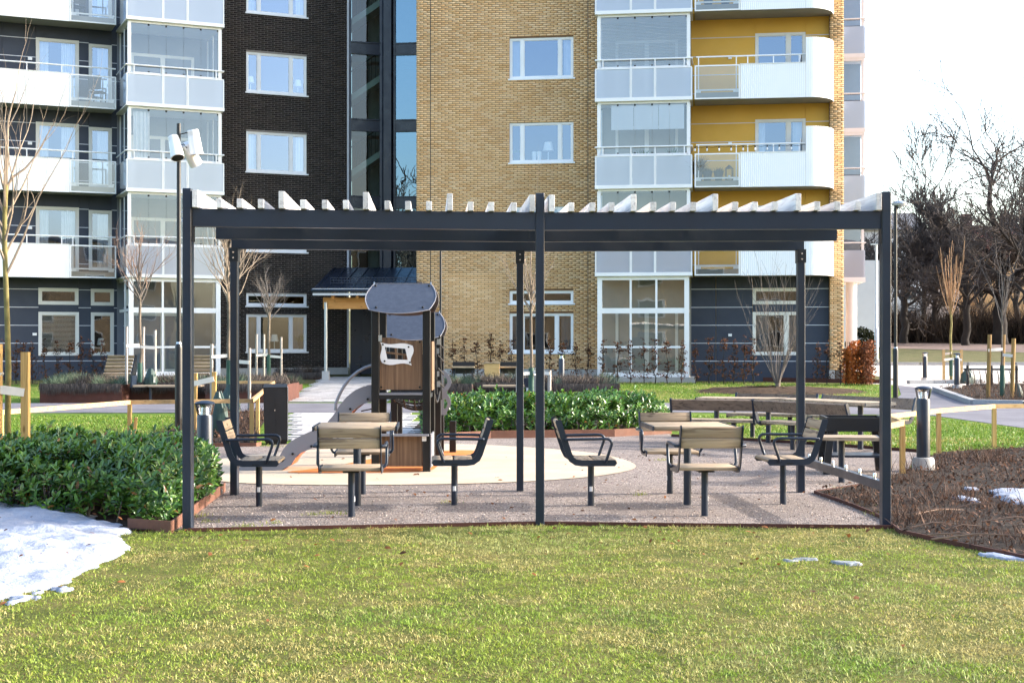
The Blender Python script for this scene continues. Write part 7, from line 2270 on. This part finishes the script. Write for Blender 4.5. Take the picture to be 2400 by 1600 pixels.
l3 = P(2099, 806, 37.6); lp3 = lamp_post((l3.x, l3.y, gz(37.6)), 5.15, 'black lamp post with a flat round head behind the right front post', 1.36, .068, .042)
MB().lathe([(.04, 5.05), (.06, 5.1), (.19, 5.13), (.20, 5.18), (.17, 5.22), (.08, 5.25), (.0, 5.25)], 22, (.1, 0, 0)).build('lamp_head', M['galv'], lp3, smooth=True)
mb = MB(); mb.tube([(0, 0, 5.05), (.1, 0, 5.08)], .03, 8); mb.build('bracket', M['black'], lp3)
l4 = P(2054, 806, 66.0); r_ = thing('lamp_post', 'slim pale grey lamp post beyond the driveway', 'street lamp', (l4.x, l4.y, gz(66)))
MB().lathe([(.085, 0), (.085, 1.5), (.06, 1.55), (.05, 5.4)], 12).build('pole', M['galv'], r_, smooth=True); MB().box(-.25, .05, -.06, .06, 5.4, 5.46).build('lamp_head', M['galv'], r_)
MB().lathe([(.25, -.1), (.25, .1)], 12).build('footing', M['concrete'], r_)

def bollard(loc, h, r, label, base=0.0, mat='steel'):
    root = thing('bollard_light', label, 'bollard light', loc, 0, 'bollard lights')
    z = base
    if base: MB().lathe([(r * 1.72, -.15), (r * 1.65, base * .8), (r * 1.5, base), (r * 1.0, base + .002)], 24).build('footing', M['concrete'], root, smooth=True)
    MB().lathe([(r, z - (.0 if base else .1)), (r, h - .17), (r * .98, h - .165), (r * .92, h - .14)], 24).build('tube', M[mat], root, smooth=True)
    g = MB().lathe([(r * .95, h - .138), (r * 1.24, h - .03)], 24).build('lens', M['lens'], root, smooth=True)
    MB().lathe([(r * .6, h - .139), (r * .5, h - .06), (r * .85, h - .03)], 18).build('reflector', M['chrome'], root, smooth=True)
    MB().lathe([(r * 1.26, h - .03), (r * 1.28, h - .018), (r * 1.1, h - .006), (r * .5, h + .008), (0.001, h + .01)], 24).build('cap', M[mat], root, smooth=True)
M['lens'] = glass('bollard_lens', tint=(.93, .95, .97), refl=.25)
p = XY(2164, 16.7); bollard((*p, 0), 1.0, .077, 'bollard light on a concrete foot in the bare bed, nearest on the right', .17)
p = XY(480, 14.9); bollard((*p, 0), .90, .083, 'bollard light behind the left laurel hedge with a sunlit edge', 0, 'steel')
p = XY(2168, 49.5); bollard((*p, gz(49.5)), .98, .08, 'farthest bollard light beside the driveway kerb', .1)
p = XY(2243, 43); bollard((*p, gz(43)), 1.1, .085, 'bollard light in the kerb bed in front of the driveway tree', .15)
p = XY(1316, 40.5); bollard((*p, gz(40.5)), 1.15, .085, 'bollard light behind the middle planter before the yellow house', 0)

# ================================================================== waste cabinet, small bin, bicycle rack, stone
wc = thing('waste_cabinet', 'dark grey two door waste cabinet beside the slide', 'cabinet', (*XY(646, 21.3), 0), .18)
wc.scale = (.74, 1, 1.0)
mb = MB(); mb.v += [(-.22, -.16, .05), (.24, -.16, .05), (.24, .2, .05), (-.22, .2, .05), (-.25, -.2, .86), (.22, -.2, .86), (.24, .2, .90), (-.23, .2, .90)]
mb.f += [(0, 3, 2, 1), (4, 5, 6, 7), (0, 1, 5, 4), (1, 2, 6, 5), (2, 3, 7, 6), (3, 0, 4, 7)]; mb.build('body', M['black'], wc)
for x0, x1 in ((-.215, .005), (.012, .225)):
    mb = MB(); mb.v += [(x0, -.172, .08), (x1, -.172, .08), (x1 - .025, -.212, .84), (x0 - .03, -.212, .84), (x0, -.16, .08), (x1, -.16, .08), (x1 - .025, -.20, .84), (x0 - .03, -.20, .84)]
    mb.f += [(0, 1, 2, 3), (7, 6, 5, 4), (0, 4, 5, 1), (1, 5, 6, 2), (2, 6, 7, 3), (3, 7, 4, 0)]; mb.build('door', M['steel_dk'], wc)
MB().tube([(-.02, -.19, .52), (-.02, -.21, .52)], .012, 10).build('lock', M['chrome'], wc); MB().box(-.2, .22, -.13, .17, -.05, .05).build('plinth', M['black'], wc)
MB().box(.232, .246, -.17, .18, .06, .86).build('side_trim', M['galv'], wc)
tbn = thing('litter_bin', 'grey funnel topped litter bin beside the slab bench', 'bin', (*XY(1238, 35.3), 0))
MB().lathe([(.05, -.05), (.05, .42)], 12).build('pole', M['galv'], tbn, smooth=True); MB().lathe([(.05, .42), (.09, .45), (.15, .66), (.145, .66), (.05, .5)], 18).build('funnel', M['steel'], tbn, smooth=True)
br = thing('bicycle_rack', 'dark metal bicycle rack beside the driveway', 'bicycle rack', (*XY(2316, 45), gz(45) + .05), -.25)
for x in (-.62, .1, .85): MB().lathe([(.045, -.1), (.045, .62)], 10, (x, 0, 0)).build('post', M['steel_dk'], br, smooth=True)
mb = MB(); mb.bar((-.75, 0, .5), (.9, 0, .5), .06, .06); mb.build('beam', M['steel_dk'], br)
for k in range(8):
    mb = MB(); x = -.65 + k * .18; mb.tube([(x, -.05, .5), (x + .02, -.42, .34), (x + .05, -.3, .05), (x + .2, .1, .02)], .014, 6); mb.build('hoop', M['steel_dk'], br)
s_ = MB(); bm = bmesh.new(); bmesh.ops.create_icosphere(bm, subdivisions=3, radius=1)
for v in bm.verts: v.co *= 1 + .08 * math.sin(v.co.x * 4 + v.co.y * 3)
c = G(500, 1160); s_.addbm(bm, Matrix.Translation((c.x, c.y, .04)) @ Matrix.Diagonal((.10, .06, .045, 1))); tag(s_.build('stone', M['concrete'], smooth=True), 'pale smooth stone at the tip of the left laurel bed', 'stone')
# dark round shrub at the gable
def ball_shrub(px_, y, r, label, seed):
    root = thing('conifer_shrub', label, 'shrub', (*XY(px_, y), gz(y))); g = np.random.default_rng(seed); n = 3000
    d = g.normal(0, 1, (n, 3)); d /= np.linalg.norm(d, axis=1)[:, None]; rr = r * (.75 + .3 * g.random(n)) ; p = d * rr[:, None]; p[:, 2] = np.abs(p[:, 2] + r * .7) * 1.2
    o = leaf_cards('foliage', p[:, 0], p[:, 1], p[:, 2], .10 + .08 * g.random(n), mixcol(S(22, 26, 18), S(52, 58, 36), g.random(n)), seed, flat=.9); o.parent = root; tag(o, kind='stuff')
    MB().tube([(0, 0, 0), (0, 0, r)], [.06, .03], 6).build('stem', M['bark_dk'], root)
ball_shrub(2020, 68, .75, 'dark evergreen shrub beside the white wall beyond the gable', 3)

# ================================================================== things on balconies and in windows
def yloc(px_, py_, off): 
    x, z = YF.px(px_, py_, off); w = YF.o + YF.u * x - YF.n * off; return (w.x, w.y, z)
def dloc(px_, py_, off):
    x, z = DF.px(px_, py_, off); w = DF.o + DF.u * x - DF.n * off; return (w.x, w.y, z)
def pot(loc, label, seed):
    root = thing('plant_pot', label, 'plant pot', loc, 0, 'plant pots on the curved balcony')
    MB().lathe([(.11, 0), (.16, .30), (.175, .30), (.175, .34), (.15, .34)], 16).build('pot', M['terracotta'], root, smooth=True)
    g = np.random.default_rng(seed); n = 260; X = g.normal(0, .06, n); Y = g.normal(0, .06, n)
    o = blades('plant', X, Y, np.full(n, .30), .12 + .14 * g.random(n), np.full(n, .012), .8, mixcol(S(60, 62, 50), S(110, 104, 80), g.random(n)), seed, 'lav'); o.parent = root; tag(o, kind='stuff')
zb = LV[1] + .21
for px_, lab in ((1658, 'dark plant pot nearest the bay on the curved balcony'), (1684, 'dark plant pot next to the lantern on the curved balcony')):
    x, y, z = yloc(px_, 430, 1.1); pot((x, y, zb), lab, px_)
x, y, z = yloc(1709, 430, 1.1); ln = thing('lantern', 'black candle lantern on the curved balcony', 'lantern', (x, y, zb))
mb = MB(); 
for sx in (-1, 1):
    for sy in (-1, 1): mb.box(sx * .11 - .012, sx * .11 + .012, sy * .11 - .012, sy * .11 + .012, 0, .42)
mb.box(-.13, .13, -.13, .13, 0, .03); mb.build('frame', M['black'], ln)
MB().lathe([(.15, .42), (.05, .52), (.03, .54)], 4).build('roof', M['black'], ln); MB().lathe([(.04, .03), (.04, .2)], 10).build('candle', M['white'], ln, smooth=True)
sl = thing('string_lights', 'string of dark bulb lights along the curved balcony rail', 'string lights')
pts = []
for k in range(10):
    px_ = 1629 + k * 28.2; x, y, z = yloc(px_, 345, 1.33); zc = LV[1] + 1.40
    for t in range(4):
        xx, yy, _ = yloc(px_ + t * 7.05, 345, 1.33); pts.append((xx, yy, zc - .03 - .04 * math.sin(math.pi * t / 4)))
    if k < 9: MB().lathe([(.02, zc - .10), (.025, zc - .07), (.02, zc - .03)], 8, (x, y, 0)).build('socket', M['black'], sl); MB().lathe([(.005, zc - .2), (.03, zc - .17), (.03, zc - .13), (.018, zc - .10)], 8, (x, y, 0)).build('bulb', M['white'], sl, smooth=True)
mb = MB(); mb.tube(pts, .008, 4); mb.build('cable', M['black'], sl)
def wlamp(loc, label, s=1.0):
    root = thing('table_lamp', label, 'table lamp', loc, 0, 'lamps standing in windows')
    MB().lathe([(.11*s, .28*s), (.15*s, .28*s), (.10*s, .52*s), (.09*s, .52*s)], 18).build('lamp_shade', M['lampshade'], root, smooth=True)
    MB().lathe([(.08*s, 0), (.08*s, .02), (.02*s, .04), (.02*s, .3*s)], 12).build('lamp_foot', M['galv'], root, smooth=True)
i3 = dwin[2][2] + .08
for px_, lab in ((587, 'white table lamp in the left light of the upper dark house window'), (698, 'white table lamp in the right light of the upper dark house window')):
    x, y, z = dloc(px_, 200, -.28); wlamp((x, y, i3), lab, 1.05)
x, y, z = dloc(643, 820, -.35); wlamp((x, y, dbig[2] + .08), 'white table lamp in the ground floor window of the dark house', 1.1)
x, y, z = dloc(237, 820, -.30); wlamp((x, y, gD[2] + .1), 'pale lamp in the narrow ground floor window on the left', 1.0)
x, y, z = yloc(1285, 370, -.35); wlamp((x, y, ywin[1][2] + .08), 'white table lamp in the yellow house window above the pergola', 1.3)
for px_, lab in ((1252, 'left'), (1264, 'right')):
    x, y, z = yloc(px_, 375, -.3); o = MB().lathe([(.07, 0), (.085, .34), (.08, .34), (.065, .02)], 14).build('vase', M['white'], loc=(x, y, ywin[1][2] + .08), smooth=True)
    tag(o, '%s one of two tall white vases in the yellow house window' % lab, 'vase', 'white vases')

# furniture and plants on balconies and in the glazed bays
def balcony_chair(loc, rz, label):
    r_ = thing('balcony_chair', label, 'chair', loc, rz)
    MB().box(-.25, .25, -.24, .24, .42, .46, .01).build('seat', M['black'], r_)
    mb = MB(); mb.prism([(-.22, .5), (.22, .5), (.25, .95), (.2, 1.0), (-.2, 1.0), (-.25, .95)], .22, .25, 'y'); mb.build('backrest', M['black'], r_)
    for sx in (-1, 1):
        for sy in (-1, 1): MB().box(sx * .22 - .015, sx * .22 + .015, sy * .2 - .015, sy * .2 + .015, 0, .42).build('leg', M['black'], r_)
x, y, z = dloc(117, 560, .6); balcony_chair((x, y, LV[0] + .2), DF.a, 'dark chair on the lowest balcony of the dark house')
x, y, z = dloc(228, 350, .55); balcony_chair((x, y, LV[2] + .2), DF.a + 2.6, 'dark chair behind the glass of the upper balcony on the left')
x, y, z = dloc(180, 45, .5); balcony_chair((x, y, LV[3] + .2), DF.a + 3.4, 'dark chair on the topmost balcony of the dark house')
x, y, z = yloc(1880, 345, .5); balcony_chair((x, y, LV[1] + .2), YF.a - .8, 'dark chair behind the curved screen with the string lights')
def tall_plant(loc, h, label, seed, col=(S(46, 72, 40), S(100, 124, 70))):
    root = thing('potted_plant', label, 'potted plant', loc)
    MB().lathe([(.12, 0), (.16, .26), (.175, .26), (.17, .3), (.14, .3)], 14).build('pot', M['terracotta'], root, smooth=True)
    g = np.random.default_rng(seed); n = 240
    o = blades('leaves', g.normal(0, .05, n), g.normal(0, .05, n), np.full(n, .26), h * (.4 + .6 * g.random(n)), .03 + .03 * g.random(n), .6, mixcol(col[0], col[1], g.random(n)), seed, 'blade'); o.parent = root; tag(o, kind='stuff')
for px_, lab, sd in ((1508, 'green potted plant in the glazed bay left of its twin', 1), (1575, 'green potted plant at the right end of the glazed bay', 2)):
    x, y, z = yloc(px_, 350, .9); tall_plant((x, y, LV[1] + .55), .75, lab, sd)
for px_, lab, sd in ((1660, 'bushy plant on the topmost curved balcony, nearest the bay', 3), (1700, 'bushy plant on the topmost curved balcony, farther from the bay', 4)):
    x, y, z = yloc(px_, 20, 1.0); tall_plant((x, y, LV[3] + .21), .6, lab, sd, (S(60, 60, 48), S(110, 104, 80)))
x, y, z = yloc(1636, 400, 1.15); tall_plant((x, y, LV[1] + .21), .8, 'tall thin dry plant at the bay end of the curved balcony', 6, (S(70, 60, 46), S(120, 104, 80)))
x, y, z = yloc(1215, 372, -.3); tall_plant((x, y, ywin[1][2] + .08), .22, 'small pot plant in the left light of the yellow house window', 8)
x, y, z = dloc(706, 815, -.3); tall_plant((x, y, dbig[2] + .08), .5, 'dark pot plant in the ground floor window of the dark house', 9)
